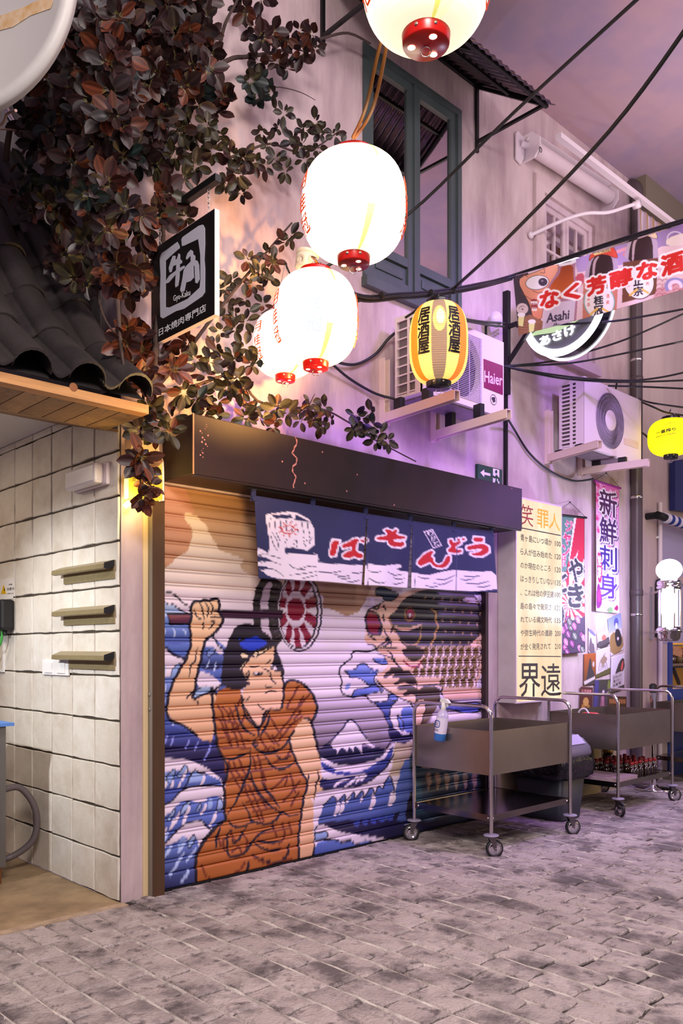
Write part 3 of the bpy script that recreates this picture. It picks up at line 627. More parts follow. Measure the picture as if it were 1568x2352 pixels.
# distant peak and the swell in front of it
cv.tf = TB
cv.poly([(-20, 1640), (60, 1610), (560, 1640), (560, 1760), (420, 1800), (120, 1790), (-20, 1720)], (36, 34, 78), 0, col2=(30, 26, 60))
cv.poly([(80, 1580), (160, 1490), (228, 1398), (262, 1384), (300, 1410), (340, 1470), (400, 1556), (440, 1600), (492, 1644), (440, 1630), (400, 1600), (368, 1592), (350, 1640), (372, 1706), (330, 1650), (300, 1620), (278, 1640), (284, 1680), (252, 1630), (232, 1640), (226, 1680), (200, 1640), (160, 1640), (130, 1700), (132, 1650), (92, 1640)], WHT, 1)
cv.line([(20, 1620), (90, 1560), (160, 1490), (228, 1398), (262, 1384), (300, 1410), (340, 1470), (400, 1556)], 2.6, (36, 34, 78), 3)
cv.poly([(-20, 1720), (40, 1740), (120, 1790), (240, 1800), (360, 1780), (470, 1750), (560, 1700), (600, 1620), (650, 1590), (668, 1620), (650, 1680), (600, 1800), (520, 1880), (400, 1960), (200, 2010), (0, 2000)], WHT, 1)
cv.poly([(-20, 1750), (60, 1800), (160, 1850), (300, 1860), (400, 1830), (500, 1770), (580, 1720), (520, 1800), (420, 1860), (260, 1890), (120, 1880), (0, 1830)], B3, 1, col2=(50, 60, 150))
cv.poly([(-20, 1900), (60, 1930), (120, 1920), (240, 1900), (330, 1890), (440, 1840), (540, 1760), (610, 1660), (640, 1620), (640, 1680), (590, 1790), (500, 1880), (380, 1960), (200, 2012), (-20, 2020)], (60, 72, 160), 1, col2=NAVY)
for q in ([(100, 1990), (160, 1940), (240, 1920)], [(200, 1990), (280, 1930), (330, 1890)], [(300, 1950), (350, 1900), (380, 1870)], [(350, 1930), (400, 1880)], [(120, 1850), (180, 1830), (240, 1836)]): cv.line(q, 3.6, WHT, 3, True)
cv.line([(-10, 2010), (200, 2014), (380, 1960), (500, 1880), (590, 1790), (650, 1680)], 2.4, INK, 3); cv.line([(575, 1640), (620, 1580), (665, 1590), (668, 1640), (640, 1700)], 2.2, INK, 3)
cv.poly([(660, 1560), (900, 1500), (900, 1900), (600, 1900), (640, 1760)], (214, 190, 166), 0, col2=(190, 164, 150))
# swell with foam at the bottom right of the figure
cv.tf = TD
cv.poly([(60, 740), (260, 712), (600, 690), (1000, 560), (1560, 440), (2500, 300), (2500, 1800), (0, 1900), (0, 900)], WHT)
cv.poly([(150, 940), (240, 830), (300, 815), (340, 880), (420, 800), (455, 790), (460, 880), (540, 780), (590, 750), (590, 840), (680, 740), (715, 740), (720, 820), (810, 700), (860, 700), (870, 780), (940, 660), (1000, 700), (1040, 580), (1100, 520), (1150, 640), (1160, 760), (1230, 560), (1260, 400), (1340, 260), (1420, 300), (1480, 60), (1500, 230), (1640, 280), (2500, 300), (2500, 1900), (0, 1900), (60, 1200), (110, 1040)], B2, 1, col2=(40, 50, 118))
cv.poly([(1380, 260), (1440, 100), (1480, 62), (1500, 140), (1480, 250), (1560, 270), (2500, 300), (2500, 1300), (1500, 1250), (1420, 1000), (1500, 560), (1380, 420)], (66, 98, 112), 1, col2=(52, 80, 108))
for q in ((330, 1050, 40), (400, 1030, 34), (840, 960, 44), (1120, 900, 56), (500, 880, 24), (700, 860, 22), (870, 780, 30)): cv.line([(q[0] + 36, q[1] - 150), (q[0] + 14, q[1] - 60), (q[0] - 20, q[1] + 30)], q[2] / 6.3, WHT, 3, True)
cv.line([(150, 940), (240, 830), (300, 815), (340, 880), (420, 800), (455, 790), (460, 880), (540, 780), (590, 750), (590, 840), (680, 740), (715, 740), (720, 820), (810, 700), (860, 700), (870, 780), (940, 660), (1000, 700), (1040, 580), (1100, 520), (1150, 640), (1160, 760)], 2.0, INK, 3)
cv.poly([(1400, 740), (1440, 740), (1470, 900), (1440, 1180), (1320, 1160), (1340, 960)], (28, 24, 44), 1); cv.poly([(940, 1200), (1130, 1120), (1200, 1050), (1260, 1010), (1200, 1160), (1140, 1220), (1000, 1240)], (30, 26, 60), 1)
cv.poly([(0, 1280), (100, 1180), (400, 1160), (900, 1130), (1300, 1180), (2500, 1100), (2500, 2000), (0, 2000)], NAVY, 1, col2=(24, 20, 50))
for k in range(5): cv.poly([(560 + k * 120, 1220 - k * 22), (640 + k * 120, 1140 - k * 22), (690 + k * 120, 1150 - k * 20), (650 + k * 120, 1260 - k * 22)], (58, 72, 160), 1)
cv.poly([(20, 1320), (80, 1200), (240, 1260), (400, 1330), (640, 1360), (900, 1400), (1130, 1440), (900, 1500), (700, 1600), (0, 1700)], WHT, 1)
cv.poly([(10, 1340), (110, 1330), (190, 1300), (210, 1400), (100, 1440), (20, 1460)], (140, 160, 214), 1, edge=1.8)
cv.poly([(10, 1490), (160, 1440), (330, 1430), (400, 1470), (520, 1440), (600, 1500), (740, 1440), (900, 1500), (900, 1700), (0, 1700)], B2, 1, col2=(60, 72, 156)); cv.line([(160, 1440), (330, 1430), (400, 1470), (520, 1440), (600, 1500), (740, 1440), (880, 1490)], 2.2, INK, 3)
# foaming swell under the fish
cv.tf = TB
cv.poly([(140, 930), (200, 880), (270, 820), (262, 790), (300, 762), (360, 770), (430, 770), (500, 740), (600, 860), (600, 930), (470, 1010), (560, 1110), (700, 1190), (830, 1240), (820, 1500), (700, 1560), (600, 1420), (520, 1250), (420, 1210), (400, 1160), (270, 1180), (190, 1160), (165, 1120), (180, 1030)], WHT, 1, edge=2.4)
cv.poly([(180, 945), (300, 930), (330, 880), (400, 875), (420, 920), (520, 940), (460, 1010), (470, 1050), (560, 1120), (520, 1140), (400, 1060), (330, 1000), (250, 1010), (240, 970)], (112, 134, 216), 1, col2=(84, 104, 190), edge=1.8)
cv.poly([(440, 830), (560, 825), (610, 870), (560, 890), (490, 870)], (110, 132, 214), 1, edge=1.8)
cv.poly([(200, 1110), (230, 1050), (265, 1050), (240, 1120)], (140, 158, 222), 1); cv.poly([(270, 1150), (290, 1110), (400, 1100), (470, 1060), (540, 1120), (440, 1150), (330, 1170), (260, 1190)], (84, 104, 196), 1, edge=1.8)
cv.poly([(410, 1210), (560, 1230), (640, 1150), (690, 1190), (640, 1240), (600, 1310), (620, 1420), (700, 1560), (690, 1600), (600, 1440), (540, 1300), (480, 1240)], B3, 1, col2=(44, 52, 130), edge=1.8)
cv.poly([(580, 1170), (650, 1150), (690, 1190), (640, 1220)], (92, 112, 200), 1, edge=1.8)
cv.poly([(700, 1280), (830, 1260), (830, 1500), (740, 1500), (720, 1400)], B2, 1, col2=B3); cv.poly([(670, 1330), (720, 1380), (740, 1480), (700, 1480)], (100, 120, 206), 1, edge=1.8)
cv.poly([(590, 1450), (680, 1470), (720, 1530), (880, 1500), (820, 1560), (720, 1610), (600, 1560)], NAVY, 1)
for q in ((470, 940), (500, 960), (540, 860), (440, 960), (560, 1170), (450, 1150)): cv.ell(q, 5, 8, WHT)
# fish
PAL = (236, 190, 170)
cv.poly([(478, 730), (400, 700), (375, 632), (398, 602), (386, 500), (402, 402), (450, 380), (498, 352), (560, 312), (640, 306), (700, 262), (760, 222), (900, 205), (1100, 205), (1440, 240), (1440, 1180), (1080, 1160), (1070, 1080), (860, 1085), (850, 1220), (838, 1240), (640, 1150), (560, 1100), (470, 1010), (580, 920), (600, 860)], PAL, 1)
cv.poly([(700, 330), (790, 262), (900, 212), (1100, 212), (1440, 246), (1440, 722), (960, 722), (780, 722), (706, 660), (650, 560), (610, 480), (602, 440), (672, 400), (690, 360)], (48, 40, 46), 1)
cv.poly([(-20, 0), (0, 0), (0, 1)], INK)
cv.poly([(470, 230), (500, 190), (560, 190), (620, 220), (700, 250), (640, 312), (560, 312), (540, 260), (490, 262)], (40, 56, 84), 1, edge=2.0)
cv.poly([(760, 205), (1050, 175), (1440, 200), (1440, 270), (1260, 240), (1060, 205), (900, 200)], (30, 34, 84), 1)
cv.poly([(1255, 310), (1290, 285), (1350, 282), (1430, 330), (1330, 330)], WHT, 1)
for r in range(5):
    for k in range(7):
        x = 930 + k * 78 + (r % 2) * 26; y = 284 + r * 96 + k * 8
        if x > 1040 or r == 0: cv.ell((x, min(y, 690)), 8, 14, (176, 142, 110))
cv.poly([(402, 402), (450, 404), (505, 440), (520, 500), (540, 560), (520, 622), (460, 624), (410, 592), (388, 500)], (132, 8, 40), 1, edge=3.4); cv.poly([(515, 540), (540, 560), (522, 622), (500, 600)], INK, 1)
cv.poly([(640, 545), (720, 560), (800, 560), (900, 520), (880, 640), (850, 700), (770, 712), (700, 665)], (46, 38, 44), 1); cv.line([(645, 545), (720, 566), (800, 562), (880, 530)], 5, PAL, 3, True)
cv.line([(700, 665), (770, 712), (850, 700), (885, 630), (900, 520)], 2.6, (176, 132, 60), 4); cv.poly([(905, 480), (980, 470), (1020, 500), (1040, 550), (1010, 600), (1020, 660), (980, 705), (900, 700), (890, 600)], (44, 36, 42), 1)
cv.line([(990, 390), (1024, 420), (1020, 470), (1040, 550), (1014, 610), (1012, 650), (980, 704)], 2.8, (190, 140, 84), 4); cv.line([(600, 450), (620, 520), (660, 600)], 3.2, (140, 100, 50), 3, True)
cv.ell((788, 436), 50, 66, (150, 104, 50)); cv.ell((790, 430), 40, 52, (34, 24, 34)); cv.ell((792, 428), 30, 40, (190, 40, 96)); cv.ell((786, 438), 16, 18, WHT, edge=1.4)
for q in ([(560, 560), (575, 620), (620, 680), (615, 720)], [(545, 430), (560, 500)], [(550, 350), (575, 395)], [(640, 540), (620, 600)], [(400, 610), (440, 640), (490, 670)], [(500, 720), (560, 690), (600, 650)], [(520, 740), (590, 700), (625, 690)], [(540, 640), (600, 670), (570, 720)], [(440, 770), (500, 730), (620, 735), (700, 730)], [(590, 760), (630, 800), (625, 830), (660, 840)],
          [(700, 660), (760, 720), (840, 722)], [(400, 700), (460, 712), (490, 740)], [(500, 790), (620, 830), (740, 960), (860, 1080)], [(470, 1010), (560, 1100), (640, 1150)], [(410, 400), (450, 376), (500, 386), (520, 340)], [(850, 1080), (1070, 1074), (1076, 1150), (1200, 1240)], [(850, 1090), (846, 1210), (836, 1240)], [(560, 310), (500, 352), (450, 380)]):
    cv.line(q, 2.8, INK, 4, True)
cv.poly([(720, 735), (900, 735), (925, 760), (900, 830), (840, 870), (780, 850), (730, 800)], (60, 44, 40), 1); cv.line([(730, 810), (780, 860), (840, 872), (890, 846), (920, 790)], 4.5, PAL, 4, True); cv.line([(730, 850), (790, 900), (860, 900), (900, 850)], 3.6, (150, 14, 40), 4, True)
for r in range(4):
    y = 775 + r * 92
    for k in range(9):
        x = 950 - r * 46 + k * 64 + (r % 2) * 30
        if x > 1430 or (r == 3 and x < 1050): continue
        cv.ell((x, y), 38, 52, (34, 24, 28)); cv.ell((x - 2, y), 28, 42, (142, 108, 48)); cv.ell((x + 10, y - 2), 20, 36, (238, 204, 206)); cv.ell((x - 8, y + 2), 20, 32, (110, 84, 44)); cv.ell((x + 6, y + 48), 20, 10, (226, 184, 178))
for q in ([(640, 1000), (760, 960), (830, 1030)], [(660, 1060), (780, 1010), (850, 1060)], [(680, 1100), (780, 1090), (850, 1120)], [(560, 1000), (640, 940), (700, 930)], [(740, 1160), (800, 1130), (846, 1150)]): cv.line(q, 8, (70, 52, 52), 4, True)
cv.poly([(600, 900), (720, 930), (860, 1080), (760, 1060), (640, 980)], (56, 40, 44), 1); cv.poly([(860, 1085), (1066, 1080), (1060, 1220), (960, 1400), (900, 1440), (850, 1380), (846, 1220)], (60, 44, 44), 1, col2=(110, 80, 66)); cv.poly([(820, 1240), (900, 1180), (940, 1260), (900, 1380), (880, 1470), (820, 1490)], PAL, 1, edge=1.6)
cv.poly([(1080, 1110), (1440, 1100), (1440, 1190), (1100, 1200)], PAL, 0, col2=(216, 160, 150))
cv.poly([(1040, 1180), (1200, 1240), (1440, 1220), (1440, 1300), (1300, 1340), (1180, 1290), (1060, 1300)], (74, 84, 180), 1, edge=2.6); cv.poly([(960, 1420), (1010, 1330), (1200, 1320), (1440, 1330), (1440, 1390), (1000, 1440)], WHT, 1)
cv.poly([(900, 1500), (1440, 1480), (1440, 1860), (900, 1820)], (196, 168, 152)); cv.poly([(900, 1850), (980, 1820), (1060, 1800), (1090, 1880), (1180, 1860), (1240, 1920), (1300, 1840), (1360, 1920), (1440, 1820), (1440, 2300), (900, 2300)], (72, 88, 104), 1, col2=(40, 50, 80))
for k in range(6): cv.poly([(930 + k * 82, 1870), (980 + k * 82, 1860), (985 + k * 82, 1950), (955 + k * 82, 2040), (945 + k * 82, 1950)], (196, 164, 142), 1)
cv.tf = lambda p: p
cv.done()

M_SHUT = print_mat('shutter_paint', .42)
shutter = empty('roller_shutter', (1.7, .02, 0), 'wide roller shutter painted with a warrior, a dark fish and blue waves', 'shutter')
SX0, SX1, SP = .243, 3.178, .0775
ns = 26; zt = .093
prof = [(0.0, .008), (.02, .002), (.05, -.0025), (.12, -.0065), (.28, -.0095), (.46, -.0098), (.60, -.0075), (.70, -.003), (.76, .0), (.80, -.004), (.85, -.0075), (.91, -.0075), (.95, -.003), (.975, .004), (1.0, .008)]
xs_ = np.linspace(SX0, SX1, 500)
def paint_rows(zs, ys, name, par):
    Z, X = np.meshgrid(zs, xs_, indexing='ij'); Y = np.repeat(np.array(ys)[:, None], len(xs_), 1)
    x, y, z = X - CAM[0], .012 - CAM[1], Z - CAM[2]
    r = x * AX[0] + y * BX[0]; f = x * AX[1] + y * BX[1]
    return print_grid(name, np.stack([X, Y, Z], -1), cv.sample(CXP + FPX * r / f, HZ - FPX * z / f), M_SHUT, par)
for k in range(ns + 2):
    z0 = zt + k * SP
    paint_rows([z0 + SP * t for t, _ in prof], [.02 + d * .95 for _, d in prof], 'slat', shutter)
bz = np.array([.012, .0125, .02, .04, .06, .08, .088, .0925]); paint_rows(list(bz), [.02, .006, .004, .004, .004, .004, .006, .02], 'bottom_rail', shutter)
b = MB(); b.box((SX0, .0, .0), (SX1, .024, .0115)); b.build('rubber_seal', M_BLACKP, shutter)
M_RAIL = mat('rail_brown', (92, 66, 44), .5, metal=.3, var=.4, vscale=9, stretch=(1, 1, .1)); M_RAILG = mat('rail_grey', (128, 120, 112), .5, metal=.4)
b = MB(); b.box((.17, -.05, 0), (.244, .04, 2.262), 0); b.box((.1672, -.048, 0), (.1698, .03, 2.262), 1)
for z in (1.02, 1.10): b.lathe([(1e-5, 0), (.011, 0), (.011, .003), (1e-5, .003)], (.1672, -.02, z), 10, (-1, 0, 0), 1)
b.build('guide_rail', [M_RAIL, M_RAILG], shutter)
b = MB(); b.box((3.178, -.03, 0), (3.214, .04, 2.262)); b.build('guide_rail', mat('rail_dark', (52, 38, 42), .5, metal=.3), shutter)
for z in (.04, .068):
    b = MB(); b.lathe([(1e-5, 0), (.005, 0), (.005, .002)], onY(702, 2000 - (z - .04) * 400, .004), 8, (0, -1, 0)); b.build('rivet', M_BLACK, shutter)

# ---- steel canopy box over the shutter
b = MB(); b.box((.262, -.3, 2.274), (3.282, 0, 2.592)); b.box((.262, -.297, 2.262), (3.28, -.28, 2.275))
can = b.build('shutter_canopy', mat('canopy_steel', (34, 23, 28), .45, metal=.3, var=.55, vscale=3.5, col2=(54, 36, 36)), None, 'long dark brown steel box canopy above the painted shutter', 'canopy', bevel=.004)
b = MB(); b.box((.259, -.303, 2.272), (.266, -.296, 2.594)); b.build('corner_edge', mat('worn_edge', (176, 130, 100), .5, metal=.4), can)
b = MB(); r5 = random.Random(5)
pts = [onY(676 + r5.uniform(-3, 3) + 4 * math.sin(i * .9), 1003 + i * 6.2, -.3015) for i in range(20)]
for i in range(len(pts) - 1): b.beam(pts[i], pts[i + 1], .004 + .007 * abs(math.sin(i * 1.7)), .001, (0, -1, 0))
for i in range(16):
    p = onY(460 + r5.uniform(0, 18), 975 + i * 5, -.3012); b.disc(p, r5.uniform(.002, .006), (0, -1, 0), 7)
for q in ((796, 1128), (700, 1110), (648, 1060), (1175, 1122), (740, 1038), (905, 1160), (820, 1090)): b.disc(onY(q[0], q[1], -.3012), .006, (0, -1, 0), 8)
b.build('paint_drip', mat('pink_drip', (172, 112, 112), .7), can, kind='stuff')

# ================================================================== NOREN CURTAIN UNDER THE CANOPY
NY = -.25
DEN = (38, 40, 84)
cn = Canvas(560, 1080, 1160, 1380, 2.2, DEN)
TN = lambda p: (560 + p[0] / 2.45, 1080 + p[1] / 2.45)
for i in range(260):
    x = 570 + RNG.random() * 570; y = 1120 + RNG.random() * 240; cn.line([(x, y), (x + RNG.random() * 14, y + 2)], .8, (48, 52, 100))
cn.tf = TN; PW = (236, 220, 236)
cn.poly([(62, 560), (75, 440), (90, 438), (130, 458), (140, 470), (150, 420), (136, 345), (122, 270), (120, 248), (190, 240), (280, 230), (392, 294), (390, 462), (230, 425), (236, 480), (262, 460), (300, 470), (340, 470), (400, 466), (412, 500), (404, 524), (690, 536), (700, 524), (760, 540), (850, 530), (885, 530), (894, 546), (850, 556), (940, 578), (960, 580), (1020, 594), (1100, 574), (1195, 558), (1300, 574), (1410, 566), (1440, 700), (300, 700), (300, 625), (240, 615), (150, 600), (100, 560)], PW, 1)
for q in ([(40, 476), (110, 486), (168, 506), (112, 512), (40, 520)], [(40, 540), (100, 534), (150, 548), (116, 562), (88, 556), (40, 566)], [(40, 590), (96, 572), (128, 584), (104, 590), (160, 604), (240, 612), (300, 622), (300, 660), (40, 660)], [(88, 560), (60, 540), (60, 640), (96, 610)]): cn.poly(q, DEN, 1)
cn.poly([(150, 252), (262, 250), (272, 272), (180, 272)], DEN); cn.poly([(290, 250), (376, 296), (280, 282)], DEN)
cn.poly([(236, 440), (400, 470), (396, 478), (310, 474), (250, 464)], DEN, 1)
for k in range(8): cn.line([(150 + k * 29, 268 + k * 4), (144 + k * 30, 300 + k * 3), (150 + k * 31, 340 + k * 4)], 1.6, DEN, 3)
cn.ring((248, 334), 34, 24, 2.6, (196, 40, 30)); cn.ring((248, 334), 14, 10, 2.0, (196, 40, 30), 20, 200)
for k in range(9): cn.line([(248 + 42 * math.cos(k * .7), 334 + 32 * math.sin(k * .7)), (248 + 54 * math.cos(k * .7), 334 + 42 * math.sin(k * .7))], 2.6, (196, 40, 30))
for k in range(20): cn.ell((225 + RNG.random() * 150, 372 + RNG.random() * 60), 4, 5, DEN)
for q in ([(150, 360), (170, 420), (190, 450)], [(160, 350), (190, 400), (200, 450)], [(182, 350), (205, 400)], [(100, 470), (160, 480), (220, 500)], [(100, 520), (150, 510), (210, 530)], [(120, 550), (180, 560), (230, 600)], [(250, 520), (280, 550), (340, 560)], [(290, 560), (360, 540), (400, 546)], [(260, 590), (340, 580), (400, 570)], [(320, 610), (400, 590)], [(70, 470), (100, 480), (80, 500)]):
    cn.line(q, 2.0, DEN, 4, True)
for q in ((410, 572, 550, 566), (600, 572, 670, 574), (500, 586, 600, 592), (520, 602, 600, 606), (570, 622, 660, 616), (700, 566, 760, 570), (800, 572, 900, 584), (700, 606, 790, 630), (840, 602, 905, 608), (830, 634, 900, 630), (970, 600, 1040, 606), (1070, 610, 1190, 590), (1060, 636, 1180, 616), (1010, 650, 1090, 652), (1240, 594, 1330, 592), (1220, 612, 1290, 610), (1250, 634, 1370, 624), (1300, 652, 1380, 646)):
    cn.line([(q[0], q[1]), ((q[0] + q[2]) / 2, max(q[1], q[3]) + 5), (q[2], q[3])], 2.6, DEN, 4, True)
R1 = (190, 26, 34)
def fat(polys):
    for p in polys: cn.poly(p, PW, 1); cn.line(p + [p[0]], 7.5, PW)
    for p in polys: cn.poly(p, R1, 1); 
fat([[(490, 394), (536, 398), (520, 430), (510, 480), (480, 484), (474, 470)], [(546, 420), (590, 404), (610, 388), (640, 384), (648, 396), (636, 406), (632, 430), (630, 460), (668, 470), (674, 490), (650, 496), (620, 484), (590, 496), (556, 490), (550, 476), (580, 458), (606, 452), (610, 430), (580, 434), (550, 440)], [(648, 394), (664, 388), (684, 402), (676, 408)], [(670, 384), (690, 384), (692, 398), (680, 398)]])
fat([[(784, 338), (800, 332), (824, 340), (836, 346), (852, 330), (862, 340), (852, 360), (868, 366), (908, 374), (906, 386), (850, 388), (830, 396), (870, 406), (900, 402), (902, 424), (884, 432), (830, 430), (806, 412), (806, 394), (760, 396), (738, 388), (744, 376), (800, 370), (800, 352)]])
fat([[(970, 510), (1010, 470), (1050, 452), (1062, 462), (1040, 490), (1060, 494), (1062, 520), (1090, 536), (1120, 524), (1140, 484), (1160, 480), (1164, 510), (1140, 544), (1100, 552), (1060, 540), (1040, 516), (1010, 530), (984, 540), (968, 528)]])
fat([[(1150, 392), (1168, 388), (1176, 412), (1214, 396), (1220, 412), (1186, 430), (1196, 448), (1224, 446), (1224, 462), (1190, 468), (1150, 460), (1146, 446), (1168, 430), (1154, 410)], [(1196, 388), (1208, 384), (1216, 396), (1206, 400)], [(1222, 386), (1236, 380), (1244, 390), (1232, 396)]])
fat([[(1290, 376), (1344, 380), (1342, 402), (1304, 406), (1288, 396)], [(1252, 430), (1290, 420), (1340, 414), (1370, 430), (1374, 460), (1340, 482), (1300, 484), (1272, 470), (1310, 464), (1336, 450), (1330, 440), (1280, 448), (1254, 446)]])
cn.poly([(1006, 346), (1058, 332), (1112, 424), (1060, 442)], PW); cn.poly([(1012, 350), (1056, 338), (1106, 422), (1062, 436)], DEN)
for i, ch in enumerate('りがと'): cn.text(ch, (1024 + i * 16, 348 + i * 28), (1056 + i * 16, 340 + i * 28), (1036 + i * 16, 372 + i * 28), PW, .015)
for x in (395, 692, 945, 1195): cn.line([(x, 200 + (x - 395) * .12), (x + 6, 700)], 1.0, (60, 60, 104))
cn.tf = lambda p: p; cn.done()
noren = empty('noren_curtain', (1.9, NY, 2.2), 'indigo split curtain printed with red characters, hung below the canopy', 'curtain')
top = [(582, 1138), (720, 1160), (842, 1180), (945, 1196), (1045, 1210), (1132, 1220)]; bot = [(593, 1328), (728, 1336), (836, 1344), (938, 1351), (1052, 1357), (1140, 1362)]
M_NOREN = print_mat('denim_print', .85, .35, 700)
def noren_pt(px, py, w): p = onY(px, py, NY); return (p[0], p[1] + w, p[2])
for k in range(3):
    segs = [(0, 2), (2, 3), (3, 5)][k]; P = []; Cc = []
    xt = np.linspace(top[segs[0]][0] + 1, top[segs[1]][0] - 1, 80 if segs[1] - segs[0] > 1 else 44)
    for v in np.linspace(0, 1, 64):
        row = []; crow = []
        for i, x in enumerate(xt):
            u = i / (len(xt) - 1)
            ty = np.interp(x, [t[0] for t in top], [t[1] for t in top])
            bx = bot[segs[0]][0] + 2 + (bot[segs[1]][0] - bot[segs[0]][0] - 5) * u; by = np.interp(bx, [t[0] for t in bot], [t[1] for t in bot])
            px, py = x + (bx - x) * v, ty + (by - ty) * v
            row.append(noren_pt(px, py, .016 * math.sin(u * PI * 2.2 + k * 1.7 + .6) * v - .004)); crow.append((px, py))
        P.append(row); Cc.append(crow)
    A = np.array(Cc); print_grid('panel', P, cn.sample(A[..., 0], A[..., 1]), M_NOREN, noren, thick=.0016)
M_DENIM = mat('denim', (40, 42, 86), .9, bump=.3, bscale=400)
for x, y in [(584, 1114)] + [(t[0], t[1] - 24) for t in top[1:]]:
    b = MB(); p0, p1 = onY(x - 6, y + 36, NY), onY(x - 6, y - 3, NY); w = .036 if x > 600 else .03
    pts = [(0, .0, 0), (0, -.004, .1), (0, .0, .2), (0, .006, .5), (0, .002, .95), (0, -.0, 1.0)]
    H = min(p1[2], 2.258) - p0[2]
    b.grid([[(p0[0], NY - .005 + q[1], p0[2] + H * q[2]), (p0[0] + w, NY - .005 + q[1], p0[2] + H * q[2])] for q in pts])
    b.grid([[(p0[0], NY + .013 - q[1], p0[2] + H * q[2]), (p0[0] + w, NY + .013 - q[1], p0[2] + H * q[2])] for q in pts])
    b.box((p0[0], NY - .008, p0[2] + H - .004), (p0[0] + w, NY + .014, p0[2] + H)); b.build('hanging_loop', M_DENIM, noren)
b = MB(); b.tube([(.655, NY + .004, 2.262), (3.0, NY + .004, 2.262)], .007, 8); b.build('curtain_rod', M_BLACK, noren)

# ================================================================== ILLUMINATED MENU BOX
MX0, MX1, MY, MZ0, MZ1 = 3.376, 4.052, -.175, .913, 2.565
menu = empty('menu_lightbox', (3.7, 0, MZ0), 'tall backlit cream menu lightbox with rows of prices on the wall', 'sign')
b = MB(); b.box((MX0, MY + .012, MZ0), (MX1, -.001, MZ1)); b.build('housing', mat('lightbox_grey', (198, 188, 190), .55, var=.4, vscale=7, col2=(170, 156, 160)), menu, bevel=.006)
m = bpy.data.materials.new('backlit_acrylic'); m.use_nodes = True; N = m.node_tree.nodes; L = m.node_tree.links; p = N['Principled BSDF']
tc = N.new('ShaderNodeTexCoord'); nz = N.new('ShaderNodeTexNoise'); nz.inputs['Scale'].default_value = 2.3; mp = N.new('ShaderNodeMapping'); mp.inputs['Scale'].default_value = (2.2, 1, .6); L.new(tc.outputs['Object'], mp.inputs[0]); L.new(mp.outputs[0], nz.inputs['Vector'])
rp = N.new('ShaderNodeValToRGB'); rp.color_ramp.elements[0].position = .34; rp.color_ramp.elements[1].position = .66
rp.color_ramp.elements[0].color = lin((240, 206, 158)) + (1,); rp.color_ramp.elements[1].color = lin((255, 238, 196)) + (1,)
L.new(nz.outputs['Fac'], rp.inputs[0]); L.new(rp.outputs[0], p.inputs['Emission Color']); p.inputs['Emission Strength'].default_value = 1.02; p.inputs['Base Color'].default_value = (.08, .07, .06, 1); p.inputs['Roughness'].default_value = .2
b = MB(); b.box((MX0 + .012, MY, MZ0 + .012), (MX1 - .004, MY + .012, MZ1 - .012)); b.build('lit_face', m, menu)
b = MB()
for a, c in (((MX0, MY - .003, MZ0), (MX0 + .012, MY + .013, MZ1)), ((MX1 - .006, MY - .003, MZ0), (MX1, MY + .013, MZ1)), ((MX0, MY - .003, MZ1 - .013), (MX1, MY + .013, MZ1)), ((MX0, MY - .003, MZ0), (MX1, MY + .013, MZ0 + .013))): b.box(a, c)
b.build('edge_frame', mat('frame_lilac', (214, 196, 206), .4, metal=.2), menu)
M_INK = mat('black_ink', (46, 36, 22), .6); M_INKR = mat('red_ink', (140, 24, 14), .6); M_INKY = mat('yellow_ink', (232, 176, 20), .6)
pm = lambda x, y: onY(x, y, MY - .0015)
def mtext(body, tl, tr, bl, m, off=0.0, nm='lettering'):
    bb = MB(); text_px(bb, body, pm, tl, tr, bl, offset=off); bb.build(nm, m, menu)
mtext('笑', (1196, 1156), (1224, 1163), (1196, 1205), M_INKR, .0); mtext('罪', (1233, 1168), (1259, 1174), (1233, 1210), M_INKY, .012); mtext('人', (1260, 1175), (1286, 1183), (1260, 1214), M_INKY, .0)
bb = MB(); bb.beam(pm(1194, 1212), pm(1287, 1230), .004, .008, (0, 0, 1)); bb.build('rule_line', M_INK, menu)
bb = MB(); bb.beam(pm(1191, 1507), pm(1287, 1508), .004, .008, (0, 0, 1)); bb.build('rule_line', M_INK, menu)
rows = [('青ヶ島にいつ頃か', 1226, 1239, 16, '100', 1267), ('ら人が住み始めた', 1258, 1269, 16, '120', 1267), ('のか現在のところ', 1290, 1299, 15, '120', 1264), ('はっきりしていない', 1321, 1330, 15, '135', 1271), ('、これは他の伊豆諸', 1352, 1358, 16, '100', 1271), ('島の島々で発見さ', 1384, 1388, 15, '120', 1266), ('れている縄文時代', 1415, 1417, 15, '135', 1267), ('や弥生時代の遺跡', 1446, 1447, 15, '200', 1268), ('が全く発見されて', 1478, 1477, 15, '210', 1264)]
for body, yl, yr, h, pr, xr in rows:
    mtext(body, (1195, yl), (xr, yr), (1195, yl + h), M_INK, .012)
    yp = yl + (yr - yl) * (1273 - 1195) / (xr - 1195) + 2
    mtext(pr, (1274, yp), (1287, yp + (yr - yl) * .17), (1274, yp + 12), M_INK, .012, 'price')
mtext('界', (1192, 1524), (1240, 1524), (1192, 1602), M_INK, .006); mtext('遠', (1242, 1524), (1287, 1524), (1242, 1600), M_INK, .004)

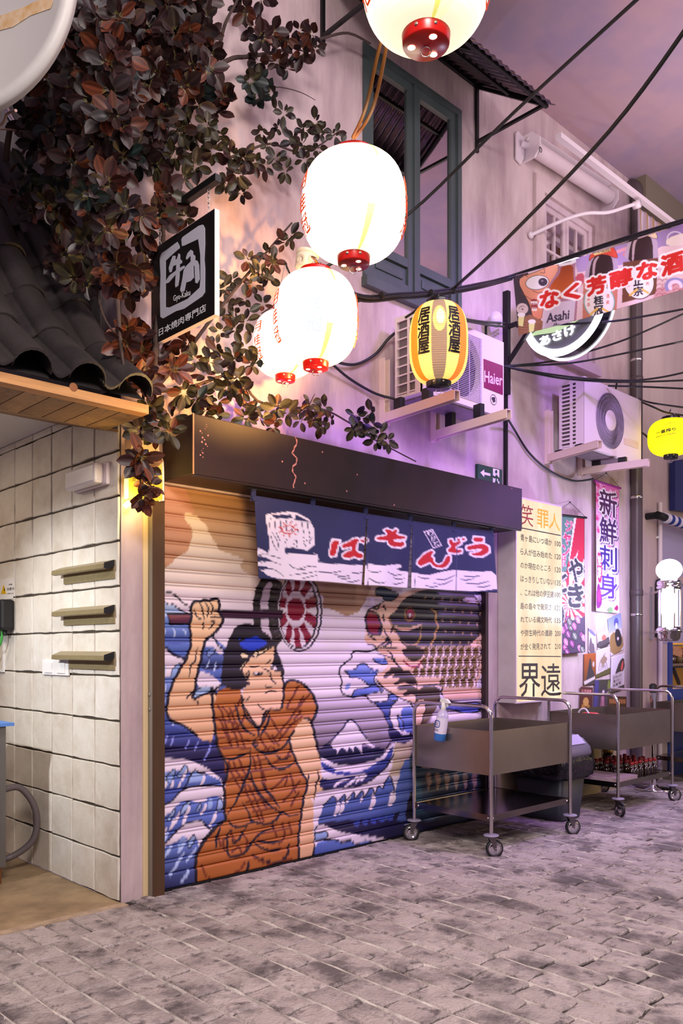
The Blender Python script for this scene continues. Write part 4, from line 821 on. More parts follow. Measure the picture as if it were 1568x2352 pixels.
# ================================================================== EXIT SIGN
G = mat('exit_green', (14, 62, 40), .5); GW = mat('exit_white', (226, 216, 232), .5)
a, c = onY(1090, 1067), onY(1148, 1112)
ex = empty('exit_sign', (3.25, 0, 2.66), 'green running man exit sign with white arrow above the canopy', 'sign')
b = MB(); b.box((3.08, -.028, 2.62), (3.405, -.001, 2.80)); b.build('plate', G, ex, bevel=.003)
b = MB(); b.prism([(3.11 + x, -.0285, 2.735 + z) for x, z in ((0, 0), (.05, .03), (.05, .010), (.13, .010), (.13, -.010), (.05, -.010), (.05, -.03))], (0, -.001, 0)); b.build('arrow', GW, ex)
b = MB(); b.box((3.275, -.0295, 2.63), (3.36, -.0285, 2.792)); b.build('doorway', GW, ex)
b = MB()
def stick(*p): b.tube([(3.32 + x, -.031, 2.70 + z) for x, z in p], .007, 6)
stick((0, .045), (-.005, -.0)); stick((.0, .035), (-.03, .02), (-.045, .03)); stick((0, .035), (.03, .02), (.03, 0)); stick((-.005, 0), (.02, -.03), (.035, -.06)); stick((-.005, 0), (-.02, -.03), (-.03, -.068))
b.lathe([(1e-5, 0), (.013, 0), (.013, .003)], (3.315, -.031, 2.77), 10, (0, -1, 0)); b.build('running_figure', G, ex)

# ================================================================== AIR CONDITIONERS
M_AC = mat('ac_cream', (222, 206, 206), .45); M_ACD = mat('ac_dark', (52, 44, 58), .6); M_COIL = mat('ac_coil', (120, 112, 112), .5, metal=.4); M_BRK = mat('bracket_cream', (224, 200, 190), .5)
def ac(x0, x1, z0, z1, yb, yf, label, kind, br):
    t = empty('air_conditioner', ((x0 + x1) / 2, yb, z0), label, 'air conditioner'); W_, H = x1 - x0, z1 - z0; D = yb - yf
    b = MB(); f_ = yf + .004; b.box((x0, f_, z1 - .03), (x1, yb, z1)); b.box((x0, f_, z0), (x1, yb, z0 + .02)); b.box((x1 - .02, f_, z0 + .01), (x1, yb, z1 - .01)); b.box((x0 + .03, yb - .02, z0 + .01), (x1 - .01, yb - .001, z1 - .01))
    R = .40 * H; cx = x0 + (.43 if kind else .45) * W_; cz = z0 + H * .5
    # front sheet with a round opening
    n = 32; ring = [(cx + R * math.cos(2 * PI * i / n), cz + R * math.sin(2 * PI * i / n)) for i in range(n)]
    def edge(a): 
        c, s = math.cos(a), math.sin(a); k = min(((x1 - cx) if c > 0 else (cx - x0)) / max(abs(c), 1e-6), ((z1 - cz) if s > 0 else (cz - z0)) / max(abs(s), 1e-6)); return (cx + c * k, cz + s * k)
    out = [edge(2 * PI * i / n) for i in range(n)]
    vs = [(p[0], yf, p[1]) for p in ring] + [(p[0], yf, p[1]) for p in out] + [(p[0], yf + .05, p[1]) for p in ring]
    b.add(vs, [(i, (i + 1) % n, n + (i + 1) % n, n + i) for i in range(n)] + [(i, (i + 1) % n, 2 * n + (i + 1) % n, 2 * n + i) for i in range(n)])
    for qx, qz in ((x0, z0), (x1, z0), (x0, z1), (x1, z1)):
        k = [i for i in range(n) if abs(out[i][0] - qx) < .45 and abs(out[i][1] - qz) < .45]
        i0 = min(range(n), key=lambda i: (out[i][0] - qx) ** 2 + (out[i][1] - qz) ** 2)
        for i in (i0 - 1, i0, i0 + 1): b.add([(qx, yf, qz), (out[i % n][0], yf, out[i % n][1]), (out[(i + 1) % n][0], yf, out[(i + 1) % n][1])], [(0, 1, 2)])
    # side frame bars
    if kind == 0:
        for y_ in (yf, yf + D * .46, yb - .028): b.box((x0 - .002, y_ + .005, z0 + .003), (x0 + .012, y_ + .022, z1 - .003))
        for k in range(9): z_ = z0 + .03 + (H - .06) * k / 8; b.box((x0 - .001, yf + .006, z_ - .005), (x0 + .009, yb - .004, z_ + .005))
        b.box((x0 - .002, yf + .004, z0 + .002), (x0 + .012, yf + .07, z1 - .002))
    else:
        for y_ in (yf, yf + D * .5 - .014, yb - .03): b.box((x0 - .002, y_ + .005, z0 + .003), (x0 + .012, y_ + .03, z1 - .003))
        b.box((x0 - .002, yf + .004, z0 + .002), (x0 + .012, yf + .08, z1 - .002))
        for k in range(17): z_ = z0 + .03 + (H - .06) * k / 16; b.box((x0 - .001, yf + .006, z_ - .0075), (x0 + .009, yb - .004, z_ + .0075))
    b.build('casing', M_AC, t)
    b = MB(); b.box((x0 + .03, yf + .06, z0 + .02), (x1 - .03, yb - .03, z1 - .03)); b.build('interior', M_ACD, t)
    b = MB(); b.box((x0 + .018, yf + .08, z0 + .02), (x0 + .03, yb - .03, z1 - .03)); b.build('coil', M_COIL, t)
    # fan guard
    b = MB(); g = yf - .006
    if kind == 0:
        for k in range(36): z_ = z0 + .05 + (H - .1) * k / 35; b.beam((x0 + .1 * W_, g, z_), (x0 + .70 * W_, g, z_), .0035, .0035)
        for k in range(5): x_ = x0 + .12 * W_ + .56 * W_ * k / 4; b.beam((x_, g, z0 + .05), (x_, g, z1 - .05), .004, .004, (0, 1, 0))
        b.build('fan_guard', mat('guard_lilac', (190, 168, 206), .5), t, kind='stuff')
    else:
        b.lathe([(R, 0), (R + .006, .004), (R, .008)], (cx, g + .006, cz), 40, (0, -1, 0))
        for k in range(72):
            a = 2 * PI * k / 72; pts = []
            for i in range(6): r_ = R * (.36 + .64 * i / 5); aa = a + .9 * (i / 5) ** 1.3; pts.append((cx + r_ * math.cos(aa), g, cz + r_ * math.sin(aa)))
            b.tube(pts, .0028, 4, cap=False)
        for rr in (.55, .75, .9): b.lathe([(R * rr, 0), (R * rr + .003, .003), (R * rr, .005)], (cx, g, cz), 40, (0, -1, 0))
        b.build('fan_guard', mat('guard_grey', (150, 134, 150), .5), t, kind='stuff')
        b = MB(); b.lathe([(1e-5, .012), (.05 * 1.6, .01), (.09, .004), (.092, 0)], (cx, g, cz), 28, (0, -1, 0)); b.build('hub_cap', M_AC, t)
    for k in range(3):
        a = 2 * PI * k / 3 + .5; b = MB(); pr = []
        for i in range(5):
            r_ = R * (.2 + .74 * i / 4); pr.append([(cx + r_ * math.cos(a - .45), yf + .03, cz + r_ * math.sin(a - .45)), (cx + r_ * math.cos(a), yf + .045, cz + r_ * math.sin(a)), (cx + r_ * math.cos(a + .5), yf + .056, cz + r_ * math.sin(a + .5))])
        b.grid(pr); b.build('fan_blade', M_BLACKP, t)
    b = MB(); b.box((x0 + .06, yf + .03, z0 - .012), (x1 - .06, yb - .02, z0 + .002)); b.build('underside_tray', mat('galvanised', (146, 130, 140), .45, metal=.5, var=.7, vscale=9, col2=(92, 80, 92)), t)
    for w, tip in br:
        w = Vector(w); tip = Vector(tip); b = MB()
        b.box((w[0] - .03, -.012, w[2]), (w[0] + .03, -.0005, w[2] + .46)); b.box((w[0] - .03, -.05, w[2]), (w[0] - .022, -.0005, w[2] + .46)); b.box((w[0] + .022, -.05, w[2]), (w[0] + .03, -.0005, w[2] + .46))
        d = Vector((tip[0] - w[0], tip[1] - w[1], 0)).normalized(); s = Vector((-d[1], d[0], 0))
        for o_, ww, hh, zz in ((-.022, .005, .06, .045), (.022, .005, .06, .045), (0, .05, .005, .073)): b.beam(w + s * o_ + Vector((0, -.01, zz)), Vector((tip[0], tip[1], w[2])) + s * o_ + Vector((0, 0, zz)), ww, hh)
        b.build('wall_bracket', M_BRK, t)
        for fr in (.2, .58):
            b = MB(); m_ = w.lerp(Vector((tip[0], tip[1], w[2])), fr) + Vector((0, 0, .076)); b.beam(m_ + Vector((0, 0, (z0 - .014 - m_[2]) / 2)), m_ + d * .07 + Vector((0, 0, (z0 - .014 - m_[2]) / 2)), .04, max(.012, z0 - .014 - m_[2])); b.build('rubber_foot', M_BLACKP, t)
    return t, cx, cz, R
a1, *_ = ac(2.04, 2.955, 3.07, 3.63, -.1, -.36, 'white air conditioner with red brand panel and slatted fan guard', 0, [((2.02, 0, 2.905), (1.95, -.72, 0)), ((2.57, 0, 2.885), (2.48, -.74, 0))])
ya = -.3615
pa = lambda x, y: onY(x, y, ya)
q = [pa(1110, 824), pa(1154, 840), pa(1154, 907), pa(1111, 890)]
b = MB(); b.prism(q, (0, -.002, 0)); b.build('brand_panel', mat('panel_magenta', (128, 8, 82), .4), a1)
b = MB(); text_px(b, 'Haier', lambda x, y: onY(x, y, ya - .0025), (1112, 851), (1153, 861), (1112, 877), offset=.018); b.build('lettering', mat('letter_lilac', (226, 190, 224), .4), a1)
c = pa(1133, 918); b = MB(); b.lathe([(.036, 0), (.039, .001), (.036, .002)], c, 28, (0, -1, 0))
for dx, dz, r in ((-.012, .006, .012), (.008, .010, .012), (.0, -.010, .010), (.016, -.006, .007)): b.disc(c + Vector((dx, -.001, dz)), r, (0, -1, 0), 8, h=.001)
b.build('round_emblem', mat('emblem_dark', (52, 40, 58), .5), a1)
a2, *_ = ac(4.132, 5.14, 3.055, 3.65, -.1, -.34, 'white air conditioner with large round swirl fan guard', 1, [((4.09, 0, 2.952), (3.93, -.6, 0)), ((4.63, 0, 2.92), (4.72, -.62, 0))])
b = MB(); b.prism([onY(1433, 1006, -.3415), onY(1465, 1016, -.3415), onY(1465, 1031, -.3415), onY(1433, 1020, -.3415)], (0, -.001, 0)); b.build('faded_sticker', mat('sticker', (214, 190, 170), .6), a2)

# ================================================================== HANGING VERTICAL BANNERS
def vbanner(name, TL, TR, BL, cvs, label, rod, apex, grp='hanging banners'):
    t = empty(name, ((TL[0] + TR[0]) / 2, TL[1], BL[2]), label, 'banner', grp)
    print_sheet('cloth', cvs, TL, TR, BL, 44, 150, print_mat('banner_print', .7), t, fold=lambda u, v: np.stack([0 * u, -.006 * np.sin(u * 5 + v * 3) * v, 0 * u], -1))
    b = MB(); b.tube([TL + Vector((-.03, 0, .006)), TR + Vector((.03, 0, .006))], .011, 8); b.build('rod', rod, t)
    b = MB(); b.tube([TL + Vector((-.02, 0, .01)), apex], .0022, 5); b.tube([apex, TR + Vector((.02, 0, .01))], .0022, 5); b.build('hanging_cord', M_CABLE, t)
    b = MB(); b.tube([apex + Vector((0, .035, 0)), apex + Vector((0, -.006, 0.004))], .004, 6); b.build('nail', M_BLACK, t)
    return t
c2 = Canvas(0, 0, 60, 184, 7, (226, 186, 224)); c2.poly([(0, 0), (60, 0), (60, 84), (0, 84)], (222, 96, 172), col2=(226, 186, 230))
for i in range(34):
    x, y = RNG.random() * 60, RNG.random() * 96; r = 3 + RNG.random() * 3
    if i % 2: c2.ell((x, y), r, r, (206, 66, 130))
    for rr in (r, r * .6): c2.ring((x, y), rr, rr, .7, (240, 204, 232), 180, 360)
def outl(c, ch, x0, y0, x1, y1, dark, w=.02):
    c.text(ch, (x0 + 1.2, y0 + 1.2), (x1 + 1.2, y0 + 1.2), (x0 + 1.2, y1 + 1.2), dark, w + .055); c.text(ch, (x0, y0), (x1, y0), (x0, y1), (240, 226, 240), w + .045); c.text(ch, (x0, y0), (x1, y0), (x0, y1), dark, w)
for ch, y, dk in (('新', 8, (72, 24, 72)), ('鮮', 48, (66, 28, 92)), ('刺', 88, (60, 36, 128)), ('身', 128, (84, 44, 178))): outl(c2, ch, 9, y, 54, y + 36, dk)
c2.poly([(1, 100), (14, 100), (17, 142), (3, 143)], (168, 24, 92), 1); c2.text('新鮮', (4, 104), (4, 136), (13, 104), (240, 220, 236), .03)
c2.poly([(1, 150), (8, 140), (18, 170), (10, 180), (0, 180)], (120, 20, 110), 1); c2.poly([(3, 158), (10, 150), (14, 166), (6, 172)], (208, 40, 120), 1)
c2.poly([(16, 176), (30, 166), (44, 180), (50, 172), (58, 178), (58, 184), (0, 184)], (236, 214, 236), 1); c2.poly([(30, 178), (40, 174), (46, 184), (28, 184)], (110, 150, 100), 1); c2.poly([(44, 178), (56, 170), (56, 182)], (150, 20, 90), 1)
for k in range(4): c2.line([(18 + k * 4, 172), (24 + k * 4, 182)], 1.0, (140, 30, 110))
c2.done()
vbanner('vertical_banner', onY(1368, 1106, -.04), onY(1421, 1122, -.04), onY(1368, 1404, -.04), c2, 'tall pink banner lettered in purple beside the drainpipe', mat('rod_purple', (150, 40, 130), .5), onY(1392, 1087, -.01))
c3 = Canvas(0, 0, 96, 300, 4.6, (236, 216, 226))
for k in range(14): c3.poly([(48, 190), (48 + 300 * math.cos(k * .45), 190 + 300 * math.sin(k * .45)), (48 + 300 * math.cos(k * .45 + .2), 190 + 300 * math.sin(k * .45 + .2))], (190, 14, 60))
c3.poly([(0, 0), (62, 0), (40, 120), (0, 120)], (90, 130, 120), edge=1.6); c3.poly([(70, 0), (96, 0), (96, 40), (50, 118), (44, 118)], (186, 20, 62))
for ch, x, y in (('ジ', 36, 8), ('ャ', 30, 36), ('ン', 26, 62), ('ボ', 16, 86)): c3.text(ch, (x, y), (x + 22, y + 2), (x, y + 24), (240, 200, 220), .06); c3.text(ch, (x, y), (x + 22, y + 2), (x, y + 24), (196, 30, 90), .02)
for ch, x, y, w, h in (('や', 48, 92, 42, 52), ('き', 46, 148, 44, 50), ('と', 4, 120, 36, 44), ('り', 2, 190, 30, 58)): outl(c3, ch, x, y, x + w, y + h, (40, 28, 52), .04)
c3.poly([(0, 236), (96, 220), (96, 300), (0, 300)], (74, 50, 84))
for k in range(22):
    x, y = RNG.random() * 92, 226 + RNG.random() * 72; c3.ell((x, y), 11, 8, (30, 20, 34), rot=60); c3.ell((x, y), 9, 6, [(206, 96, 170), (150, 60, 140), (112, 118, 112), (220, 130, 190)][k % 4], rot=60); c3.line([(x - 3, y - 5), (x + 2, y + 4)], 1.6, (236, 200, 226))
c3.line([(0, 0), (96, 0), (96, 300), (0, 300), (0, 0)], 3, (30, 22, 34)); c3.done()
vbanner('vertical_banner', onY(1270, 1183, -.05), onY(1342, 1190, -.05), onY(1270, 1506, -.05), c3, 'red and green banner with black characters behind the menu lightbox', M_BLACK, onY(1309, 1154, -.01))

# ================================================================== PRINTED CARDS STUCK ON THE WALL
CARDS = [('sun print card with an orange disc over dark waves', (1370, 1455), (1399, 1447), (1372, 1492), 'sun'), ('tall blue card with a dark haired figure in robes', (1395, 1422), (1425, 1408), (1402, 1508), 'fig'),
         ('small pale card with a grey crag at the left of the sun card', (1351, 1441), (1367, 1456), (1351, 1498), 'crag'), ('cream card with brown ink sketch under the sun card', (1368, 1494), (1401, 1484), (1368, 1558), 'ink'),
         ('orange and black card with a dark tower', (1341, 1502), (1368, 1500), (1340, 1575), 'tower'), ('grey card with black lettering and dark bird shape', (1403, 1510), (1435, 1500), (1401, 1594), 'note'),
         ('violet and olive card with a small pink figure', (1366, 1562), (1402, 1560), (1362, 1628), 'green'), ('maroon card with pale lettering and ochre dome', (1333, 1577), (1361, 1579), (1331, 1630), 'maroon'),
         ('dark gold card half hidden behind the trolley rail', (1396, 1599), (1438, 1600), (1396, 1630), 'gold')]
for lb, tl, tr, bl, k in CARDS:
    c = Canvas(0, 0, 30, 46, 5, (206, 190, 206))
    if k == 'sun': c.poly([(0, 0), (30, 0), (30, 22), (0, 26)], (214, 180, 196)); c.ell((16, 18), 5, 9, (206, 110, 96)); c.poly([(0, 24), (14, 26), (30, 16), (30, 46), (0, 46)], (72, 62, 66), 1); [c.line([(2, 30 + i * 4), (12, 28 + i * 4), (28, 24 + i * 4)], .7, (150, 136, 150), 3) for i in range(3)]
    elif k == 'fig': c.poly([(0, 0), (30, 0), (30, 18), (0, 18)], (130, 140, 214), col2=(170, 172, 220)); c.poly([(0, 22), (12, 18), (30, 26), (30, 46), (0, 46)], (150, 116, 76), 1); c.ell((18, 9), 5, 6, (84, 84, 160)); c.ell((18, 13), 2.6, 3.6, (232, 214, 206)); c.poly([(14, 18), (20, 16), (26, 22), (28, 38), (16, 40), (12, 28)], (52, 44, 52), 1); c.ell((19, 29), 2, 2, (220, 190, 214))
    elif k == 'crag': c.poly([(0, 46), (4, 24), (10, 12), (16, 24), (24, 20), (30, 46)], (112, 92, 104), 1); c.poly([(0, 0), (30, 0), (30, 6), (0, 8)], (120, 110, 160), 1)
    elif k == 'ink': [c.line([(6 + i * 3, 36), (8 + 3 * math.sin(i) + i * 2, 22), (20 - i, 8 + i * 2)], 1.4, (134, 108, 92), 3, True) for i in range(7)]; c.poly([(0, 40), (30, 36), (30, 46), (0, 46)], (92, 86, 50)); c.ell((16, 20), 7, 6, (150, 122, 104))
    elif k == 'tower': c.poly([(0, 0), (30, 0), (30, 46), (0, 46)], (168, 84, 40), col2=(96, 66, 40)); c.poly([(4, 46), (10, 24), (14, 6), (18, 8), (20, 22), (27, 30), (28, 46)], (64, 56, 62), 1); c.ell((24, 16), 2.4, 4, (190, 180, 190)); c.poly([(0, 40), (28, 34), (29, 38), (2, 45)], (206, 190, 190))
    elif k == 'note': c.poly([(8, 24), (18, 8), (28, 4), (30, 22), (12, 30)], (60, 52, 50), 1); c.poly([(22, 12), (27, 8), (26, 20), (21, 22)], (196, 84, 84), 1); c.poly([(3, 23), (26, 22), (26, 40), (4, 41)], (190, 172, 182)); [c.text(s_, (6, 25 + i * 5), (22, 24.5 + i * 5), (6, 29 + i * 5), (44, 34, 40), .02) for i, s_ in enumerate(('日本人の', '知らない', '日本語'))]; c.poly([(0, 42), (30, 40), (30, 46), (0, 46)], (70, 62, 56))
    elif k == 'green': c.poly([(0, 0), (30, 0), (30, 46), (0, 46)], (66, 62, 52), col2=(70, 56, 80)); c.poly([(0, 0), (8, 2), (7, 46), (0, 46)], (70, 60, 120)); c.poly([(24, 2), (30, 2), (30, 40), (26, 30)], (120, 126, 60), 1); c.poly([(12, 46), (13, 28), (17, 22), (20, 30), (22, 46)], (170, 110, 140), 1); c.ell((17, 20), 2, 3, (206, 180, 200))
    elif k == 'maroon': c.poly([(0, 0), (30, 0), (30, 46), (0, 46)], (84, 40, 36)); c.text('日常散策', (3, 5), (27, 5), (3, 15), (196, 130, 128), .02); c.ell((14, 30), 7, 9, (186, 138, 76)); c.poly([(2, 46), (6, 32), (14, 44), (22, 32), (26, 46)], (166, 116, 50), 1)
    else: c.poly([(0, 0), (30, 0), (30, 46), (0, 46)], (72, 50, 30)); [c.line([(3 + i * 3, 10), (3 + i * 3, 24)], 1.6, (186, 120, 70)) for i in range(9)]
    c.done(); dY = -.004 - .0015 * CARDS.index((lb, tl, tr, bl, k)); P3 = [onY(*p_, dY) for p_ in (tl, tr, bl)]
    o = print_sheet('picture_card', c, *P3, 30, 46, print_mat('card_print', .5), None, thick=.0016)
    tag(o, lb, 'card', 'cards pasted on the wall')

# ================================================================== WINDOWS
M_SASH = mat('sash_green', (64, 74, 74), .45, var=.4, vscale=5, col2=(84, 92, 94), stretch=(1, 1, .3))
M_GLASS = mat('mirror_glass', (196, 186, 190), .03, metal=1.0)
M_SASHW = mat('sash_lilac', (206, 184, 192), .6, var=.4, vscale=8, col2=(178, 154, 164))
def pane(parent, x0, x1, z0, z1, y): b = MB(); b.box((x0, y, z0), (x1, y + .006, z1)); b.build('pane', M_GLASS, parent)
w1 = empty('window_1', (2.36, 0, 3.84)); w1['kind'] = 'structure'
x0, x1, z0, z1 = W1
b = MB()
for a, c in (((x0, -.015, z0), (x0 + .05, .1, z1)), ((x1 - .045, -.015, z0), (x1, .1, z1)), ((x0, -.015, z1 - .05), (x1, .1, z1))): b.box(a, c)
b.build('frame', M_SASH, w1)
b = MB(); b.box((x0 - .01, -.055, z0 - .02), (x1, .1, z0 + .045)); b.box((x0, -.03, z0 + .045), (x1, .1, z0 + .07)); b.build('sill', M_SASH, w1)
for k, (a, c) in enumerate(((x0 + .05, 2.362), (2.368, x1 - .045))):
    b = MB(); y = .004; s = .062
    b.box((a, y, z0 + .07), (a + s, y + .045, z1 - .05)); b.box((c - s, y, z0 + .07), (c, y + .045, z1 - .05)); b.box((a + s, y, z1 - .05 - s), (c - s, y + .045, z1 - .05)); b.box((a + s, y, z0 + .07), (c - s, y + .045, z0 + .13)); b.box((a + s, y, 4.1), (c - s, y + .045, 4.165))
    sash = b.build('sash', M_SASH, w1)
    pane(sash, a + s, c - s, 4.165, z1 - .05 - s, y + .02)
    b = MB(); b.box((a + s, y + .022, z0 + .13), (c - s, y + .04, 4.1)); b.box((a + s + .04, y + .012, z0 + .165), (c - s - .04, y + .024, 4.07)); b.build('lower_panel', M_SASH, sash, bevel=.004)
b = MB(); b.box((2.352, -.012, z0 + .07), (2.378, .01, z1 - .05)); b.build('meeting_bead', M_SASH, w1)
w2 = empty('window_2', (4.44, 0, 3.98)); w2['kind'] = 'structure'
x0, x1, z0, z1 = W2
b = MB()
for a, c in (((x0, .0, z0), (x0 + .06, .1, z1)), ((x1 - .06, .0, z0), (x1, .1, z1)), ((x0, .0, z1 - .06), (x1, .1, z1)), ((x0, .0, z0), (x1, .1, z0 + .05))): b.box(a, c)
b.build('frame', M_SASHW, w2)
b = MB(); b.box((x0 - .12, -.07, z0 - .10), (x1 + .05, 0, z0 - .02)); b.box((x0 - .09, -.045, z0 - .02), (x1 + .03, 0, z0 + .01)); b.build('sill', M_SASHW, w2)
b = MB(); b.box((x0 - .13, -.03, z0 - .02), (x0, .0, z1 + .12)); b.box((x1, -.03, z0 - .02), (x1 + .1, 0, z1 + .12)); b.box((x0 - .13, -.03, z1), (x1 + .1, 0, z1 + .12)); b.build('surround', M_PLASTER, w2)
for a, c in ((x0 + .06, 4.437), (4.443, x1 - .06)):
    b = MB(); y = .02; s = .045; zm = [z0 + .05, z0 + .47, z0 + .86, z1 - .06]; m_ = (a + c) / 2
    b.box((a, y, zm[0]), (a + s, y + .04, zm[3])); b.box((c - s, y, zm[0]), (c, y + .04, zm[3])); b.box((m_ - .011, y, zm[0]), (m_ + .011, y + .03, zm[3]))
    for i, z in enumerate(zm): b.box((a + s, y, z - (.045 if i == 3 else .012)), (c - s, y + .03, z + (.045 if i == 0 else .012)))
    sash = b.build('sash', M_SASHW, w2)
    for i in range(3):
        for q0, q1 in ((a + s, m_ - .011), (m_ + .011, c - s)): pane(sash, q0, q1, zm[i] + (.045 if i == 0 else .012), zm[i + 1] - (.045 if i == 2 else .012), y + .015)

# ================================================================== CORRUGATED AWNING
aw = empty('corrugated_awning', (2.3, 0, 5.3), 'dark corrugated metal awning on black brackets above the green window', 'awning')
AX0, AX1 = 1.42, 3.12
b = MB(); n = 190; top = []; bot = []
for i in range(n + 1):
    x = AX0 + (AX1 + .03 - AX0) * i / n; d = .0105 * math.sin(2 * PI * (x - AX0) / .074)
    top.append((x, -.004, 5.80 + d)); bot.append((x, -.68, 5.325 + d))
b.grid([top, [((p[0] + q[0]) / 2, (p[1] + q[1]) / 2, (p[2] + q[2]) / 2) for p, q in zip(top, bot)], bot])
sh = b.build('corrugated_sheet', mat('awning_sheet', (120, 108, 114), .24, metal=.9, var=.5, vscale=9, col2=(92, 84, 90)), aw); md = sh.modifiers.new('t', 'SOLIDIFY'); md.thickness = .002
b = MB(); b.beam((AX0, -.014, 5.768), (AX1, -.012, 5.768), .024, .024); b.build('wall_bar', M_BLACK, aw)
b = MB(); b.beam((AX0, -.625, 5.336), (AX1, -.625, 5.336), .026, .026); b.build('front_bar', M_BLACK, aw)
b = MB(); b.beam((AX0, -.32, 5.552), (AX1, -.32, 5.552), .022, .022); b.build('middle_bar', M_BLACK, aw)
for x in (1.45, 2.27, 3.09):
    b = MB()
    if x != 2.27: b.beam((x, -.012, 5.25), (x, -.012, 5.78), .026, .022, (0, 1, 0)); b.beam((x, -.02, 5.33), (x, -.61, 5.335), .022, .022)
    b.beam((x, -.012, 5.762), (x, -.63, 5.33), .024, .024); b.build('bracket', M_BLACK, aw)

# ================================================================== RETRACTED FABRIC AWNING
M_WH = mat('white_enamel', (226, 212, 218), .3)
rt = empty('retractable_awning', (4.2, 0, 5.4), 'white roller awning cassette with a bent white arm and striped valance', 'awning')
ra, rb = onY(1228, 342, -.09), onY(1398, 452, -.09)
b = MB(); b.tube([ra, ra.lerp(rb, .5), rb], .062, 20); b.build('roller', mat('roller_white', (222, 204, 208), .22, var=.3, vscale=4, col2=(190, 170, 172)), rt)
for p in (ra + Vector((-.04, 0, .01)), rb + Vector((.03, 0, 0))):
    b = MB(); b.prism([p + Vector((0, y, z)) for y, z in ((.09, -.1), (-.02, -.1), (-.075, -.03), (-.07, .05), (.0, .12), (.09, .12))], (.02, 0, 0))
    b.lathe([(1e-5, 0), (.02, 0), (.02, .01), (1e-5, .01)], p + Vector((-.001, .04, .07)), 12, (-1, 0, 0)); b.build('end_bracket', M_WH, rt)
b = MB(); p = ra + Vector((-.17, .082, .0)); b.prism([p + Vector((x, 0, z)) for x, z in ((0, -.12), (.07, -.14), (.12, -.06), (.13, .10), (.03, .12), (0, .09))], (0, -.012, 0)); b.tube([p + Vector((.06, -.01, .03)), p + Vector((.14, -.03, .03))], .03, 10); b.build('wall_plate', M_WH, rt)
b = MB(); p = ra + Vector((-.03, -.07, -.05)); b.lathe([(.018, 0), (.024, .004), (.018, .008)], p, 14, (0, -1, 0)); b.tube([p + Vector((0, 0, .02)), p + Vector((0, .02, .07))], .006, 6); b.build('crank_eye', mat('grey_steel', (120, 112, 118), .4, metal=.7), rt)
fa, fb = onY(1282, 312, -.42), onY(1600, 556, -.42); k1 = onY(1462, 470, -.42)
b = MB(); b.beam(ra + Vector((0, .03, .10)), rb + Vector((.0, .03, .10)), .10, .012, (0, .3, 1)); b.beam(fa, fb, .05, .04, (0, 0, 1)); b.build('front_bar', M_WH, rt)
pts = [onY(1219, 540, -.02), onY(1290, 507, -.12), onY(1345, 490, -.22), onY(1395, 488, -.31), onY(1440, 474, -.38), onY(1462, 467, -.42)]
b = MB(); b.tube(spline(pts, 5), .016, 8); b.build('arm', M_WH, rt)
b = MB(); b.lathe([(1e-5, -.03), (.035, -.03), (.035, .03), (1e-5, .03)], k1, 14, (0, 1, 0)); b.build('knuckle', M_WH, rt)
b = MB(); b.lathe([(1e-5, -.012), (.028, -.012), (.028, .012), (1e-5, .012)], pts[0], 12, (0, 1, 0)); b.build('arm_hinge', M_WH, rt)
cs = Canvas(0, 0, 60, 30, 3, (150, 128, 140))
for i in range(10): cs.line([(i * 6 + 2, 0), (i * 6 + 2, 30)], 1.6, (150, 118, 60)); cs.line([(i * 6 + 4.5, 0), (i * 6 + 4.5, 30)], 1.2, (190, 172, 186))
cs.done(); va = onY(1464, 474, -.42); vb = onY(1600, 578, -.42)
print_sheet('valance', cs, va, vb, va + Vector((0, 0, -.30)), 90, 14, print_mat('canvas_stripe', .9), rt, fold=lambda u, v: np.stack([0 * u, -.02 * np.sin(u * 60) * (.3 + v), -.02 * np.sin(u * 40) * v], -1))

# ================================================================== BLACK CABLE POLE, ROUND SIGN, BANNER
pole = empty('cable_pole', (3.466, -.03, 2.7), 'black steel wall post with an arm where many cables fan out', 'post')
b = MB(); b.box((3.447, -.05, 3.42), (3.487, -.001, 4.262)); b.box((3.455, -.03, 2.6), (3.479, -.001, 3.42)); b.build('post', M_BLACK, pole)
az = onY(1157, 748, -.03)[2]
b = MB(); b.beam((3.467, -.03, az), (3.467, -.95, az + .02), .03, .03); b.beam((3.467, -.03, az - .30), (3.467, -.30, az - .02), .026, .03); b.build('arm', M_BLACK, pole)
fl = empty('wall_floodlight', onY(1136, 745, -.05), 'small round white floodlight beside the black cable post', 'lamp')
c = onY(1134, 735, -.08)
b = MB(); b.lathe([(1e-5, .05), (.03, .05), (.05, .0), (.062, -.03), (1e-5, -.03)], c, 18, (.3, 1, .2)); b.build('shade', M_WH, fl)
b = MB(); b.tube([c + Vector((0, .03, 0)), c + Vector((0, .08, -.03)), c + Vector((.0, .078, -.12))], .012, 8); b.build('stem', M_BLACK, fl)
rs = empty('round_neon_sign', (3.5, -.533, 3.64), 'round black drum sign with glowing white ring, half behind the beer banner', 'sign')
cy, cz, R = -.525, 3.992, .37
b = MB(); b.lathe([(R - .012, 0), (R - .012, .13)], (3.5, cy, cz), 56, (1, 0, 0)); b.lathe([(1e-5, .13), (R - .012, .13)], (3.5, cy, cz), 56, (1, 0, 0), sm=False); b.build('drum', mat('drum_black', (22, 20, 24), .12, metal=.2), rs)
b = MB(); b.lathe([(1e-5, .004), (R - .06, .004)], (3.5, cy, cz), 48, (1, 0, 0), sm=False); b.build('face', mat('face_grey', (92, 96, 98), .4, emit=.25), rs)
M_NEON = mat('neon_white', (255, 252, 246), .4, emit=3.2, ecol=(248, 246, 255))
b = MB(); b.lathe([(R - .06, .0), (R - .055, -.012), (R - .005, -.012), (R, 0), (R - .005, .006), (R - .06, .006)], (3.5, cy, cz), 56, (1, 0, 0)); b.build('neon_ring', M_NEON, rs)
